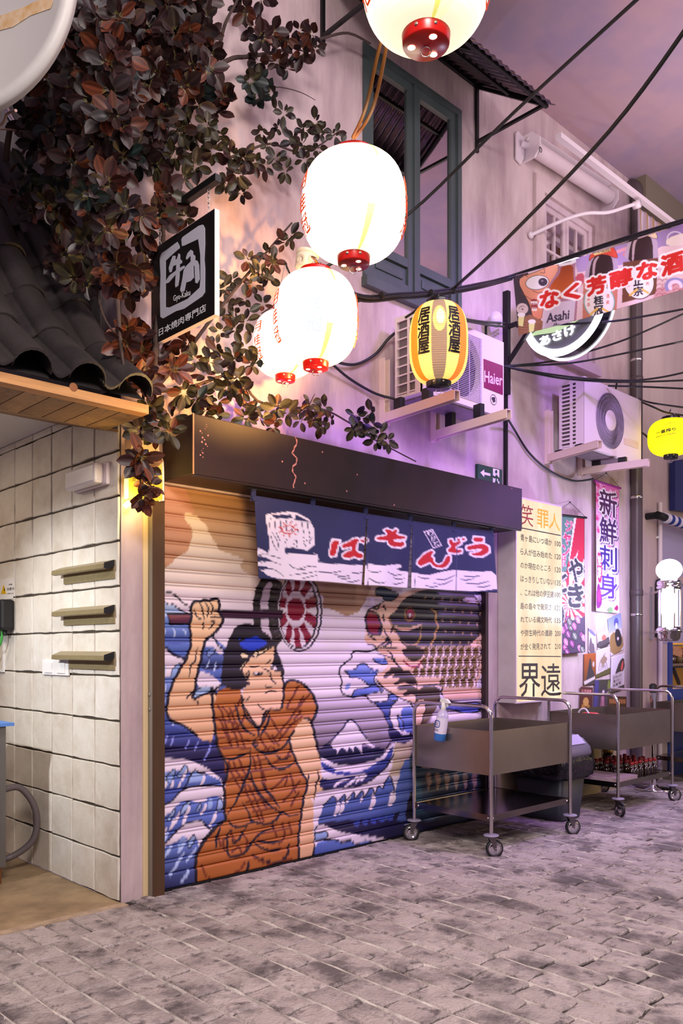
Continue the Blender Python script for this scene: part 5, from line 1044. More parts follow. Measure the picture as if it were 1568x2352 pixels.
b = MB(); b.lathe([(R - .012, .125), (R, .125), (R, .137), (R - .012, .137)], (3.5, cy, cz), 56, (1, 0, 0)); b.build('rear_ring', M_NEON, rs)
b = MB(); P = lambda x, y: onX(x, y, 3.496); text_px(b, 'あさけ', P, (1238, 776), (1318, 744), (1241, 796), offset=.05); b.build('lettering', M_NEON, rs, kind='stuff')
b = MB(); pts = [onX(x, y, 3.497) for x, y in ((1215, 772), (1240, 768), (1270, 764), (1300, 752), (1330, 734), (1352, 716), (1356, 708), (1330, 712), (1290, 728), (1240, 752))]; b.prism(pts, (.002, 0, 0)); b.build('leaf_motif', mat('motif_green', (180, 214, 150), .5, emit=.7), rs)
b = MB(); b.beam((3.55, -.46, cz + R - .02), (3.50, -.46, az), .02, .02, (0, 1, 0)); b.build('hanger', M_BLACK, rs)

cb = Canvas(1160, 500, 1610, 780, 2.4, (206, 180, 190))
K = lambda p: (1160 + p[0] / 3.843, 480 + p[1] / 3.843); cb.tf = K
cb.poly([(0, 500), (1800, 0), (1800, 1200), (0, 1200)], (222, 190, 196))
cb.poly([(600, 420), (1000, 280), (1200, 220), (1800, 40), (1800, 300), (1380, 330), (1100, 480), (640, 560)], (124, 92, 156), 0, col2=(176, 150, 190)); cb.poly([(1000, 400), (1180, 330), (1100, 430)], (206, 130, 140), 1); cb.line([(980, 380), (1090, 340), (1200, 300)], 8, (216, 150, 160), 3)
cb.poly([(620, 580), (700, 560), (690, 680), (620, 670)], (190, 80, 96), 1)
cb.poly([(40, 600), (200, 560), (320, 900), (300, 1130), (100, 1130)], (66, 54, 62)); cb.poly([(130, 600), (260, 560), (430, 480), (480, 500), (420, 640), (360, 740), (330, 900), (320, 980), (240, 960), (220, 850), (160, 740), (120, 660)], (236, 168, 134), 1, col2=(214, 128, 100), edge=1.0)
cb.ell((282, 648), 102, 62, (240, 232, 236), rot=-8, edge=1.2); cb.ell((332, 644), 40, 36, (70, 56, 72)); cb.ell((326, 634), 10, 8, (150, 130, 150))
cb.poly([(215, 800), (270, 790), (300, 830), (270, 900), (230, 880)], (150, 50, 50), 1); [cb.poly([(222 + i * 16, 815), (238 + i * 16, 815), (232 + i * 16, 850)], (244, 236, 230)) for i in range(4)]; [cb.poly([(236 + i * 14, 900), (250 + i * 14, 898), (244 + i * 14, 862)], (244, 236, 230)) for i in range(3)]
cb.ring((150, 880), 40, 38, 6, (214, 190, 190)); cb.ring((152, 884), 18, 16, 5, (214, 190, 190))
for q in ([(330, 500), (350, 560), (310, 560)], [(150, 570), (200, 600)], [(140, 740), (200, 780), (230, 800)], [(240, 720), (300, 740), (370, 710)]): cb.line(q, 1.4, (120, 70, 60), 3)
cb.poly([(100, 980), (220, 930), (420, 1040), (420, 1110), (110, 1120)], (150, 100, 76)); [cb.line([(120, 990 + i * 24), (400, 1040 + i * 16)], 1, (110, 66, 50)) for i in range(5)]
for x, y in ((112, 930), (205, 990)): cb.poly([(x, y), (x + 60, y + 6), (x + 44, y + 110), (x + 2, y + 100)], (226, 220, 150), edge=.8); cb.ell((x + 30, y + 4), 34, 20, (240, 232, 234))
# bottles
cb.poly([(475, 470), (600, 430), (620, 460), (612, 600), (640, 640), (640, 800), (620, 1060), (320, 1110), (350, 900), (360, 720), (400, 640), (460, 560)], (170, 120, 140), 1); cb.poly([(495, 500), (600, 480), (600, 620), (630, 680), (625, 790), (380, 790), (380, 720), (420, 640), (480, 580)], (150, 62, 30), 1, col2=(206, 96, 40)); cb.poly([(470, 490), (510, 430), (590, 410), (625, 440), (625, 480), (480, 510)], (238, 232, 238), 1); cb.text('Asahi', (510, 462), (580, 448), (512, 480), (70, 56, 76), .02)
cb.poly([(350, 840), (620, 800), (600, 1060), (320, 1110)], (206, 188, 206)); cb.text('Asahi', (370, 925), (566, 890), (364, 1005), (52, 44, 66), .03); cb.text('生', (420, 1010), (480, 1000), (424, 1062), (52, 44, 66), .03); [cb.line([(350, 1010 + i * 14), (600, 985 + i * 14)], .8, (150, 130, 156)) for i in range(6)]
for X_, Y_, lab, seal in ((690, 0, '桂冠', '月桂冠'), (1040, -170, '正宗', '生酛')):
    s = lambda x, y: (X_ + x, Y_ + y)
    cb.poly([s(0, 640), s(40, 460), s(90, 400), s(220, 380), s(300, 430), s(310, 560), s(310, 640)], (178, 156, 176), 1); cb.poly([s(40, 660), s(62, 480), s(110, 405), s(215, 390), s(262, 450), s(266, 660)], (52, 28, 32), 1); cb.line([s(84, 640), s(96, 480), s(130, 420)], 6, (190, 160, 170), 4, True)
    cb.poly([s(40, 470), s(70, 370), s(240, 290), s(300, 400), s(300, 440), s(180, 395), s(90, 420)], (214, 76, 56) if X_ < 900 else (226, 196, 160), 1, edge=1); cb.poly([s(80, 380), s(230, 330), s(240, 370), s(96, 410)], (236, 214, 150)); cb.text(seal, s(100, 350), s(230, 330), s(104, 392), (70, 40, 60), .02)
    cb.poly([s(0, 640), s(310, 600), s(290, 920), s(-10, 1000)], (196, 120, 100) if X_ < 900 else (110, 64, 44)); cb.ell(s(140, 820), 138, 150, (120, 170, 166) if X_ < 900 else (96, 70, 50), rot=-8); cb.ell(s(140, 820), 128, 140, (238, 226, 226), rot=-8)
    for i, ch in enumerate(lab): cb.text(ch, s(92, 770 + i * 92), s(172, 756 + i * 92), s(94, 850 + i * 92), (34, 28, 40), .04)
    for i, ch in enumerate('清酒'): cb.text(ch, s(32, 780 + i * 50), s(56, 776 + i * 50), s(32, 810 + i * 50), (206, 110, 90), .02); cb.text('清爽'[i], s(200, 752 + i * 54), s(228, 748 + i * 54), s(202, 790 + i * 54), (206, 110, 90), .02)
    cb.line([s(60, 930), s(120, 880)], 5, (226, 180, 90)); cb.line([s(220, 910), s(170, 880)], 5, (226, 180, 90))
cb.poly([(1340, 700), (1800, 560), (1800, 900), (1300, 800)], (206, 150, 160)); [cb.ring((1360 + (i % 6) * 50, 640 + (i // 6) * 42), 26, 22, 1.2, (176, 80, 100), 180, 360) for i in range(24)]
cb.ring((1500, 680), 80, 60, 8, (150, 140, 196), 150, 360); cb.ring((1500, 680), 50, 40, 8, (230, 210, 230), 150, 360); cb.ring((1500, 260), 70, 60, 3, (210, 190, 214)); cb.poly([(1420, 260), (1600, 200), (1600, 320), (1420, 330)], (226, 206, 200), 1)
def fat2(ch, TLp, TRp, BLp):
    cb.text(ch, TLp, TRp, BLp, (244, 236, 236), .16); cb.text(ch, TLp, TRp, BLp, (206, 34, 26), .055)
fat2('な', (308, 742), (462, 700), (316, 888)); fat2('く', (520, 690), (648, 650), (528, 822)); fat2('芳', (722, 622), (880, 580), (732, 770)); fat2('醇', (924, 566), (1110, 512), (934, 706)); fat2('な', (1160, 494), (1330, 446), (1170, 640)); fat2('酒', (1376, 424), (1560, 366), (1386, 596)); fat2('の', (1600, 360), (1760, 310), (1610, 520))
cb.tf = lambda p: p; cb.done()
ban = empty('sake_banner', onX(1300, 700, 3.0), 'long printed cloth banner of bottles with red characters strung across the street', 'banner')
u = np.linspace(0, 1, 330); v = np.linspace(0, 1, 120); Pg = []; cx_ = []
for vv in v:
    row = []; cr = []
    for uu in u:
        tx, ty = 1178 + uu * 422, 634 + uu * (502 - 634) + 6 * math.sin(uu * PI); bx, by = 1191 + uu * 409, 770 + uu * (655 - 770) + 4 * math.sin(uu * PI)
        px, py = tx + (bx - tx) * vv, ty + (by - ty) * vv; p = onX(px, py, 3.0 + .02 * math.sin(uu * 9) * vv + .006 * math.sin(uu * 31 + vv * 4)); row.append(tuple(p)); cr.append((px, py))
    Pg.append(row); cx_.append(cr)
A = np.array(cx_); print_grid('cloth', Pg, cb.sample(A[..., 0], A[..., 1]), print_mat('banner_cloth', .65), ban, thick=.0014)

# ================================================================== PAPER LANTERNS
M_REDL = mat('lacquer_red', (196, 22, 12), .28); M_BLKL = mat('lacquer_black', (18, 16, 18), .3); M_BULB = mat('bulb_glow', (255, 236, 200), .4, emit=3.0); M_WIRE = mat('wire', (190, 180, 176), .25, metal=1.0)
LAN = {}
def lantern(C0, R, H, cv_, emit, cap, label, rt=.4, rb=.31, ribs=26, power=1.0, hook=.09, tilt=0.0, holes_=True, rot=0.0):
    t = empty('paper_lantern', (0, 0, 0), label, 'lantern', 'paper lanterns'); C0 = Vector(C0); n, m_ = 300, ribs * 5
    P = np.zeros((m_ + 1, n + 1, 3)); U = np.zeros((m_ + 1, n + 1)); V = np.zeros((m_ + 1, n + 1)); th0 = math.atan2(CAM[1] - C0[1], CAM[0] - C0[0]) + rot
    for i in range(m_ + 1):
        v_ = i / m_; z = H * (.5 - v_); q = abs(2 * v_ - 1)
        re = R * (rt if v_ < .5 else rb); rr = re + (R - re) * (1 - q ** 2.8) ** .52 if q < 1 else re
        rr *= 1 + .012 * abs(math.sin(PI * ribs * v_))
        for j in range(n + 1):
            a = th0 + PI - 2 * PI * j / n * -1; P[i, j] = (C0[0] + rr * math.cos(a), C0[1] + rr * math.sin(a), C0[2] + z); U[i, j] = j / n; V[i, j] = v_
    print_grid('paper_body', P, cv_.sample(U * 100, V * 100), print_mat('lantern_paper_%d' % int(emit * 100), .8, emit=emit), t)
    def rad(v_):
        q = abs(2 * v_ - 1); re = R * (rt if v_ < .5 else rb); return re + (R - re) * (1 - q ** 2.8) ** .52
    LAN[t.name] = (th0, C0, rad, H)
    b = MB(); b.lathe([(R * rt * .5, H / 2 + .028), (R * rt * .98, H / 2 + .028), (R * rt, H / 2 + .02), (R * rt * 1.04, H / 2 - .012)], C0, 32); b.build('top_cap', cap, t)
    b = MB(); zb = -H / 2; b.lathe([(R * rb * 1.06, zb + .012), (R * rb, zb - .03), (R * rb * .97, zb - .034), (1e-5, zb - .034)], C0, 32); bc = b.build('bottom_cap', cap, t)
    if holes_:
        for k in range(3):
            a = th0 + .5 + k * 2 * PI / 3; b = MB(); b.disc(C0 + Vector((R * rb * .62 * math.cos(a), R * rb * .62 * math.sin(a), zb - .0355)), R * rb * .17, (0, 0, -1), 14); b.build('vent_hole', M_BULB, bc)
    b = MB(); rr = [C0 + Vector((.017 * math.sin(a) * math.sin(th0), -.017 * math.sin(a) * math.cos(th0), zb - .052 + .017 * math.cos(a))) for a in np.linspace(0, 2 * PI, 15)]; b.tube(rr, .0018, 5); b.build('pull_ring', M_WIRE, bc)
    for s in (-1, 1):
        a = th0 + .4 * s; b = MB(); b.lathe([(1e-5, .002), (.006, .002), (.006, 0)], C0 + Vector((R * rb * 1.02 * math.cos(a), R * rb * 1.02 * math.sin(a), zb - .012)), 8, (math.cos(a), math.sin(a), 0)); b.build('screw', M_WIRE, bc)
    b = MB(); top = C0 + Vector((0, 0, H / 2 + hook)); d = Vector((-math.sin(th0), math.cos(th0), 0)) * R * rt * .85
    b.tube([C0 + d + Vector((0, 0, H / 2)), top], .0022, 5); b.tube([C0 - d + Vector((0, 0, H / 2)), top], .0022, 5); b.build('wire_bail', M_WIRE, t)
    t.location = (0, 0, 0); return t, top
M_LRED = mat('lantern_red', (206, 70, 16), .6, emit=.75, ecol=(206, 66, 10)); M_LBLUE = mat('lantern_blue', (200, 214, 236), .6, emit=.9, ecol=(186, 204, 232)); M_LBLK = mat('lantern_ink', (24, 14, 8), .6); M_LOLV = mat('lantern_olive', (70, 60, 10), .6)
def wrap(t, chars, u0, u1, v0, dv, gap, m, off=.04, horiz=False, slope=0.0):
    th0, C0, rad, H = LAN[t.name]
    for i, ch in enumerate(chars):
        g, f = glyphs(ch); lo, hi = g.min(0), g.max(0); b = MB()
        for k, (ox, oy) in enumerate(((0, 0), (off, 0), (-off, 0), (0, off), (0, -off)) if off > 0 else ((0, 0),)):
            vs = []
            for x, y in g:
                fx, fy = (x + ox - lo[0]) / (hi[0] - lo[0]), 1 - (y + oy - lo[1]) / (hi[1] - lo[1]); u_ = u0 + (u1 - u0) * fx; v_ = (v0 + i * gap) + dv * fy + slope * fx
                a = th0 + PI + 2 * PI * u_; r_ = rad(v_) * 1.012 + .0065 + k * .0003; vs.append((C0[0] + r_ * math.cos(a), C0[1] + r_ * math.sin(a), C0[2] + H * (.5 - v_)))
            b.add(vs, f)
        b.build('lettering', m, t)
def white_cv(sect=True):
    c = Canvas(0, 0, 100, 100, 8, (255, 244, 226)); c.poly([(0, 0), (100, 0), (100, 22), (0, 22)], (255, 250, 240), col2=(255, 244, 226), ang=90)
    if sect:
        c.poly([(56, 0), (64, 0), (62, 60), (60, 100), (54, 100)], (254, 248, 212)); c.poly([(54.2, 70), (57, 70), (55.4, 100), (53.4, 100)], (214, 226, 120)); c.poly([(56, 0), (58, 0), (58.5, 22), (57.5, 22)], (206, 224, 110))
    for k in range(26): c.line([(0, 100 * (k + .5) / 26), (100, 100 * (k + .5) / 26)], .35, (250, 236, 204))
    v_ = (np.arange(c.h) + .5) / c.h; f_ = np.interp(v_, [0, .10, .25, .62, .82, 1], [.5, .75, 1, 1, .72, .5]); c.a *= f_[:, None, None] ** np.array([.75, 1.0, 1.25])[None, None]  # bulb's falloff painted into the paper: dimmer towards top and bottom
    c.done(); return c
WC = white_cv()
TOPS = {}
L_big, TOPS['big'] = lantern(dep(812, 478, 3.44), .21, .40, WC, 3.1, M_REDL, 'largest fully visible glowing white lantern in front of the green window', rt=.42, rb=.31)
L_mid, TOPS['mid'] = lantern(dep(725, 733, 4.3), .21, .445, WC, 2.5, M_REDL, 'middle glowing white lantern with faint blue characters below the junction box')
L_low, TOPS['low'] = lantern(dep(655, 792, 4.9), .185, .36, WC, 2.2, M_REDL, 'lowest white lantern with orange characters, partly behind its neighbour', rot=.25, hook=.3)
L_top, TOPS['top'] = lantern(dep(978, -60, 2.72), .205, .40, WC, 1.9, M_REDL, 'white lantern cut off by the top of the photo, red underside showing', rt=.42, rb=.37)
c = Canvas(0, 0, 100, 100, 8, (255, 216, 112))
for u0, u1, col in ((0, 8, (255, 120, 20)), (31, 37.5, (255, 128, 24)), (62.5, 69, (255, 120, 40)), (92, 100, (255, 120, 20))): c.poly([(u0, 0), (u1, 0), (u1, 100), (u0, 100)], col)
c.poly([(46, 0), (54.5, 0), (54.5, 100), (46, 100)], (150, 120, 92)); c.ell((50.5, 30), 3.6, 17, (255, 226, 110)); c.ell((51, 28), 2.2, 10, (255, 250, 190))
for k in range(40): c.line([(46, k * 2.5), (54.5, k * 2.5)], .5, (112, 92, 90))
c.done(); L_striped, TOPS['striped'] = lantern(dep(1007, 790, 5.0), .173, .46, c, .95, M_BLKL, 'oval yellow and orange striped lantern with black characters', ribs=34, hook=.06, rt=.44, rb=.42, holes_=False)
for u0, u1 in ((.385, .452), (.552, .62)): wrap(L_striped, '居酒屋', u0, u1, .14, .19, .2, M_LBLK, .035)
for L_ in (L_big, L_mid, L_low, L_top):
    for u0 in (.27, .70): wrap(L_, '月桂冠', u0, u0 + .06, .24, .17, .21, M_LRED, .01)
    wrap(L_, '月桂冠', .462, .53, .16, .19, .23, M_LBLUE, -.01)
c = Canvas(0, 0, 100, 100, 8, (255, 238, 0)); [c.line([(u_, 0), (u_, 100)], .4, (230, 200, 0)) for u_ in (38, 62)]
for i in range(6): c.line([(44 + i * 2.6, 28 - 5 * math.sin(i * .7)), (47 + i * 2.6, 26 - 5 * math.sin(i * .8))], .9, (80, 66, 20))
c.done(); L_yellow, TOPS['yellow'] = lantern(dep(1540, 1005, 7.7), .20, .32, c, 1.0, M_BLKL, 'bright yellow round lantern with black lettering near the drainpipe', hook=.1, holes_=False)
wrap(L_yellow, ['一番搾り'], .40, .53, .42, .10, 0, M_LBLK, .03, slope=-.05); wrap(L_yellow, ['KIRIN ICHIBAN'], .40, .53, .56, .045, 0, M_LOLV, .01, slope=-.05)

# ---- junction box on the cables
jb = empty('junction_box', dep(703, 597, 4.55), 'cream round junction box above the middle white lantern', 'box')
c = dep(703, 600, 4.55); b = MB(); b.lathe([(1e-5, -.045), (.05, -.045), (.056, -.04), (.06, .03), (1e-5, .03)], c, 24, (.15, -.1, 1)); b.build('body', mat('cream_plastic', (234, 218, 190), .4), jb)
b = MB(); b.lathe([(.06, .03), (.064, .032), (.064, .045), (.058, .05), (1e-5, .05)], c, 24, (.15, -.1, 1)); b.build('lid', mat('cream_plastic', (234, 218, 190), .4), jb)
for a in (-.6, .7):
    d = Vector((CAM[0] - c[0], CAM[1] - c[1], 0)).normalized(); d = Matrix.Rotation(a, 3, 'Z') @ d; b = MB(); b.lathe([(.03, .052), (.026, .058), (.012, .058), (.012, .05)], c + Vector((0, 0, -.01)), 16, d); b.build('cable_gland', mat('cream_dark', (206, 188, 160), .5), jb)

# ================================================================== CABLES
def cable(pts, r, label, sm=6, m=None):
    b = MB(); b.tube(spline(pts, sm) if len(pts) > 2 else pts, r, 7); o = b.build('cable', m or M_CABLE, None, label, 'cable', 'overhead cables'); return o
pp = onY(1157, 841, -.06)
J = dep(728, 602, 4.5); B0 = dep(820, 680, 4.75); B1 = dep(1008, 672, 5.3); B2 = onX(1178, 636, 3.0)
b_end = onX(1600, 500, 3.0)
bun = empty('cable_bundle', B1, 'taped bundle of black cables that carries the banner and the striped lantern', 'cable', 'overhead cables')
for k, (dz, dy) in enumerate(((0, 0), (.016, .012), (-.014, .010))):
    o_ = Vector((0, dy, dz)); b = MB(); b.tube(spline([J + o_, B0 + o_, dep(920, 679, 5.05) + o_, B1 + o_, dep(1100, 656, 5.6) + o_, B2 + o_] + ([onX(1400, 562, 3.0) + o_, b_end + o_] if k < 2 else []), 6), .010 if k == 0 else .008, 7); b.build('strand', M_CABLE, bun)
for q in (dep(876, 679, 4.9), dep(1041, 667, 5.4), dep(990, 673, 5.22)): b = MB(); b.tube([q + Vector((-.008, 0, 0)), q + Vector((.008, 0, 0))], .022, 8); b.build('tape', M_BLACKP, bun)
cable([dep(1500, -36, 3.6), dep(1180, 258, 4.4), dep(940, 490, 4.9), dep(740, 618, 4.75)], .009, 'long cable from the top edge down behind the largest lantern')
cable([dep(1600, 30, 3.4), dep(1400, 300, 3.9), dep(1160, 552, 4.7), dep(1044, 660, 5.4)], .010, 'long cable rising from the bundle to the right across the sky')
cable([dep(770, 712, 4.8), dep(820, 692, 4.85), dep(872, 680, 4.95)], .008, 'short cable joining the bundle beside the middle lantern')
cable([dep(1008, 674, 5.3), dep(975, 700, 5.35), dep(930, 730, 5.4)], .008, 'short cable end hanging behind the striped lantern')
cable([onY(755, 800, -.05), onY(768, 828, -.04), onY(815, 837, -.03), onY(860, 815, -.03), onY(890, 780, -.05), onY(908, 764, -.1)], .010, 'black cable looping up to the side of the near air conditioner')
cable([onY(752, 826, -.06), onY(800, 868, -.03), onY(860, 903, -.03), onY(906, 916, -.1)], .009, 'black cable running down to the foot of the near air conditioner')
cable([onY(1154, 942, -.14), onY(1180, 985, -.03), onY(1215, 1040, -.02), onY(1260, 1080, -.02), onY(1315, 1104, -.02), onY(1362, 1100, -.1)], .009, 'black cable sagging along the wall between the two air conditioners')
fx = lambda x, y, D: dep(x, y, D)
for lb, pts in (('uppermost of the cables fanning from the black post', [pp, fx(1250, 832, 6.9), fx(1304, 820, 7.0), fx(1440, 778, 7.3), fx(1600, 706, 7.5)]),
                ('second cable of the fan from the black post', [pp, fx(1250, 838, 6.9), fx(1330, 831, 7.0), fx(1450, 808, 7.2), fx(1600, 777, 7.4)]),
                ('third cable of the fan, curving up over the far air conditioner', [pp, fx(1240, 856, 6.8), fx(1330, 868, 6.9), fx(1440, 874, 7.1), fx(1520, 866, 7.2), fx(1600, 848, 7.3)]),
                ('fourth cable of the fan, nearly level over the far air conditioner', [pp, fx(1230, 858, 6.8), fx(1300, 870, 6.9), fx(1400, 877, 7.0), fx(1500, 876, 7.1), fx(1600, 872, 7.2)]),
                ('lowest level cable above the far air conditioner', [fx(1396, 886, 7.3), fx(1470, 888, 7.3), fx(1600, 894, 7.4)]),
                ('cable leaving the top corner of the far air conditioner', [onY(1466, 916, -.3), fx(1500, 926, 7.5), fx(1600, 940, 7.5)]),
                ('heavy cable holding the yellow lantern', [onY(1469, 922, -.3), fx(1500, 935, 7.6), fx(1533, 948, 7.7), fx(1600, 958, 7.8)]),
                ('upper cable from the striped lantern to the black post', [fx(1060, 732, 5.7), fx(1110, 739, 6.1), onY(1158, 742, -.06)]),
                ('lower cable from the striped lantern to the black post', [fx(1060, 735, 5.72), fx(1120, 746, 6.15), onY(1158, 750, -.06)]),
                ('cable emerging under the beer banner towards the right', [onX(1186, 750, 3.40), fx(1390, 739, 6.3), fx(1480, 726, 6.6), fx(1600, 704, 6.9)]),
                ('short cable between far air conditioner and yellow lantern', [onY(1469, 992, -.3), fx(1480, 998, 7.9), fx(1494, 1012, 8.0)]),
                ('short tie cable dropping onto the far air conditioner', [fx(1417, 872, 7.2), fx(1414, 893, 7.25)])):
    cable(pts, .0085, lb)
M_CORD = mat('cord_amber', (150, 96, 40), .4)
for k, s in enumerate((-.012, .012)): cable([dep(886 + k * 4, 60, 3.0), dep(872 + k * 5, 130, 3.05) + Vector((s, 0, 0)), dep(845 + k * 4, 250, 3.2) + Vector((s, 0, 0)), TOPS['big'] + Vector((s * .4, 0, 0))], .007, ['left amber cord the largest lantern hangs from', 'right amber cord the largest lantern hangs from'][k], m=M_CORD)
cable([TOPS['mid'], dep(716, 590, 4.4), J], .006, 'cord from the junction box to the middle lantern', m=M_CORD)
cable([TOPS['low'], dep(676, 640, 4.85), dep(718, 605, 4.6)], .005, 'cord from the junction box to the lowest white lantern')
cable([TOPS['top'], dep(978, -330, 2.72)], .006, 'cord above the cut off lantern at the top')
cable([TOPS['striped'], B1], .005, 'cord of the striped lantern'); cable([TOPS['yellow'], fx(1536, 949, 7.7)], .005, 'cord of the yellow lantern')

# ================================================================== TILED ROOF OVER THE ALCOVE
roof = empty('tiled_roof', (-1.5, -.2, 2.5), 'black clay pantile roof on a pale wooden beam over the tiled alcove', 'roof')
rnd = random.Random(11)
M_CLAY = piece_mat('black_clay', (46, 42, 42), (58, 52, 50), (30, 28, 30), .42, 5, .25, 30, .6, .7)
PW_, RR = .25, .088
def pantile(L_):
    """S-tile: a raised half round on the right, a shallow trough on the left; local x across, y up the slope, z out."""
    pr = []
    for i in range(7): t = i / 6; pr.append((-.128 + .09 * t, .022 - .030 * math.sin(PI * t) + .012 * t))
    for i in range(11): a = PI - PI * i / 10; pr.append((.045 + .088 * math.cos(a), .006 + .092 * math.sin(a)))
    b = MB(); T = .013
    up = [[(x, y, z + .016 * (1 - y / L_)) for x, z in pr] for y in (0, L_ * .5, L_)]
    lo = [[(x * .985 + (.001 if x > .045 else 0), y, z + .016 * (1 - y / L_) - T) for x, z in pr] for y in (0, L_ * .5, L_)]
    b.grid(up); b.grid(lo); n = len(pr)
    b.grid([up[0], lo[0]], sm=False); b.grid([[r[0] for r in up], [r[0] for r in lo]], sm=False); b.grid([[r[-1] for r in up], [r[-1] for r in lo]], sm=False)
    return b
tile_m = pantile(.47).mesh('pantile', M_CLAY)
y, z = -.455, 2.555; rows_ = []
for ang, ex in ((36, .44), (47, .40), (50, .40), (52, .40), (52, .38), (52, .38)):
    a = math.radians(ang); rows_.append((y, z, a)); y += ex * math.cos(a); z += ex * math.sin(a)
for r, (y, z, a) in enumerate(rows_):
    for c in range(9):
        o = bpy.data.objects.new('pantile', tile_m); COL.objects.link(o); o.parent = roof; o.matrix_parent_inverse = wm(roof).inverted()
        o.location = (-.218 - PW_ * c + rnd.uniform(-.006, .006), y + rnd.uniform(-.008, .008), z + rnd.uniform(0, .006)); o.rotation_euler = (a + rnd.uniform(-.02, .02), 0, rnd.uniform(-.02, .02))
b = MB(); b.prism([(-2.6, -.42, 2.56)] + [(-2.6, y, z) for y, z, a in rows_[1:]] + [(-2.6, 1.6, 3.9), (-2.6, 1.6, 3.8)], (2.5, 0, 0)); b.build('roof_deck', mat('deck_dark', (38, 32, 32), .9), roof)
b = MB(); b.box((-5, -.425, 2.497), (-.078, -.36, 2.540)); b.build('fascia_beam', M_WOOD, roof)
b = MB(); c = onY(169, 889, -.426); b.lathe([(1e-5, 0), (.018, .001), (.02, 0)], c, 14, (0, -1, 0)); b.build('knot', mat('knot_brown', (150, 92, 50), .6), roof)
x = -.079; k = 0
while x > -2.7:
    w = .118; b = MB(); b.box((x - w + .005, -.36, 2.497), (x, .002, 2.512)); o = b.build('plank', M_PLANK, roof, bevel=.0015)
    for yy in (-.33, -.02): b = MB(); b.disc((x - w / 2, yy, 2.4965), .005, (0, 0, -1), 8); b.build('nail_head', M_BLACK, roof)
    x -= w
x = -.006
while x > -2.7:
    w = .118; b = MB(); p = [(x - w + .003, .003, 2.500), (x - w + .003, .735, 2.686), (x - w + .003, .735, 2.70), (x - w + .003, .003, 2.514)]; b.prism(p, (w - .003, 0, 0)); b.build('plank', M_PLANK, roof); x -= w
# ================================================================== THINGS ON THE ALCOVE'S TILED WALL
XF = -.008
pw = lambda x, y: onX(x, y, XF)
em = empty('emergency_light', onX(220, 1125, 0), 'white emergency light on the tiled wall', 'lamp')
b = MB(); b.box((-.03, .09, 2.235), (-.006, .475, 2.36)); b.build('base', M_WH, em, bevel=.008)
b = MB(); b.box((-.085, .12, 2.24), (-.028, .478, 2.355)); b.build('diffuser', mat('diffuser_white', (232, 226, 228), .35), em, bevel=.018)
M_BRASS = mat('bronze_steel', (158, 142, 104), .38, metal=.35, var=.3, vscale=4, stretch=(1, 8, 8), col2=(124, 108, 78))
for lb, zz in (('top of the three bronze ticket rails on the tiled wall', 1.825), ('middle of the three bronze ticket rails on the tiled wall', 1.585), ('bottom of the three bronze ticket rails, above the socket', 1.335)):
    t = empty('ticket_rail', (-.02, .36, zz - .1), lb, 'rail', 'ticket rails')
    b = MB(); b.box((-.016, .035, zz - .10), (-.007, .63, zz + .0)); b.build('back_plate', M_BRASS, t)
    b = MB(); b.prism([(-.014, .035, zz), (-.07, .035, zz - .022), (-.072, .035, zz - .045), (-.05, .035, zz - .05), (-.014, .035, zz - .03)], (0, .635, 0)); b.build('channel', M_BRASS, t)
    b = MB(); b.prism([(-.014, .031, zz), (-.072, .031, zz - .018), (-.074, .031, zz - .047), (-.05, .031, zz - .053), (-.014, .031, zz - .034)], (0, .006, 0)); b.build('end_cap', M_BLACKP, t)
    for yy in (.12, .55): b = MB(); b.lathe([(1e-5, .004), (.006, .003), (.006, 0)], (-.016, yy, zz - .006), 10, (-1, 0, 0)); b.build('screw', M_CHROME, t)
sk = empty('wall_socket', (-.01, .73, 1.19), 'white double switch and socket plate on the tiled wall', 'socket')
b = MB(); b.box((-.02, .565, 1.192), (-.006, .912, 1.285)); b.build('plate', M_WHITE, sk, bevel=.004)
for ya, yb in ((.60, .70), (.77, .87)): b = MB(); b.box((-.026, ya, 1.205), (-.018, yb, 1.272)); b.build('rocker', M_WHITE, sk, bevel=.003)
ws = empty('warning_sign', (-.01, 1.48, 1.68), 'small white warning plate with yellow triangle at the left edge', 'sign')
b = MB(); b.box((-.012, 1.372, 1.675), (-.007, 1.586, 1.81)); b.build('plate', M_WHITE, ws)
b = MB(); b.prism([pw(4, 1364), pw(10, 1343), pw(16, 1364)], (-.006, 0, 0)); b.build('triangle', mat('hazard_yellow', (222, 178, 20), .5), ws)
b = MB(); P = lambda x, y: onX(x, y, -.0145); b.prism([P(10.4, 1348), P(9, 1356), P(10.2, 1356), P(9.6, 1361), P(11.6, 1353), P(10.4, 1353)], (-.001, 0, 0)); b.build('lightning_bolt', M_BLACK, ws)
for tx, tl, tr, bl in (('危険', (20, 1341), (28, 1340), (20, 1345)), ('充電中', (16, 1350), (32, 1348), (16, 1357)), ('取扱注意', (17, 1362), (31, 1361), (17, 1365))):
    b = MB(); text_quad(b, tx, onX(*tl, -.0128), onX(*tr, -.0128), onX(*bl, -.0128)); b.build('lettering', M_BLACK, ws)
kb = empty('black_wall_box', (-.1, 1.55, 1.45), 'black plastic charger box with green cable at the left edge', 'box')
b = MB(); b.box((-.10, 1.34, 1.47), (-.008, 1.75, 1.668)); b.build('body', M_BLACKP, kb, bevel=.018)
b = MB(); b.tube(spline([(-.06, 1.42, 1.475), (-.062, 1.43, 1.40), (-.07, 1.50, 1.33), (-.09, 1.62, 1.24)], 6), .008, 7); b.build('green_cable', mat('green_cable', (70, 170, 70), .4), kb)
b = MB(); b.tube([(-.05, 1.40, 1.475), (-.05, 1.40, 1.44)], .014, 8); b.build('cable_gland', M_BLACKP, kb)
nf = empty('notice_frame', (-.01, 1.6, 1.2), 'white framed notice low at the left edge of the tiled wall', 'frame')
b = MB()
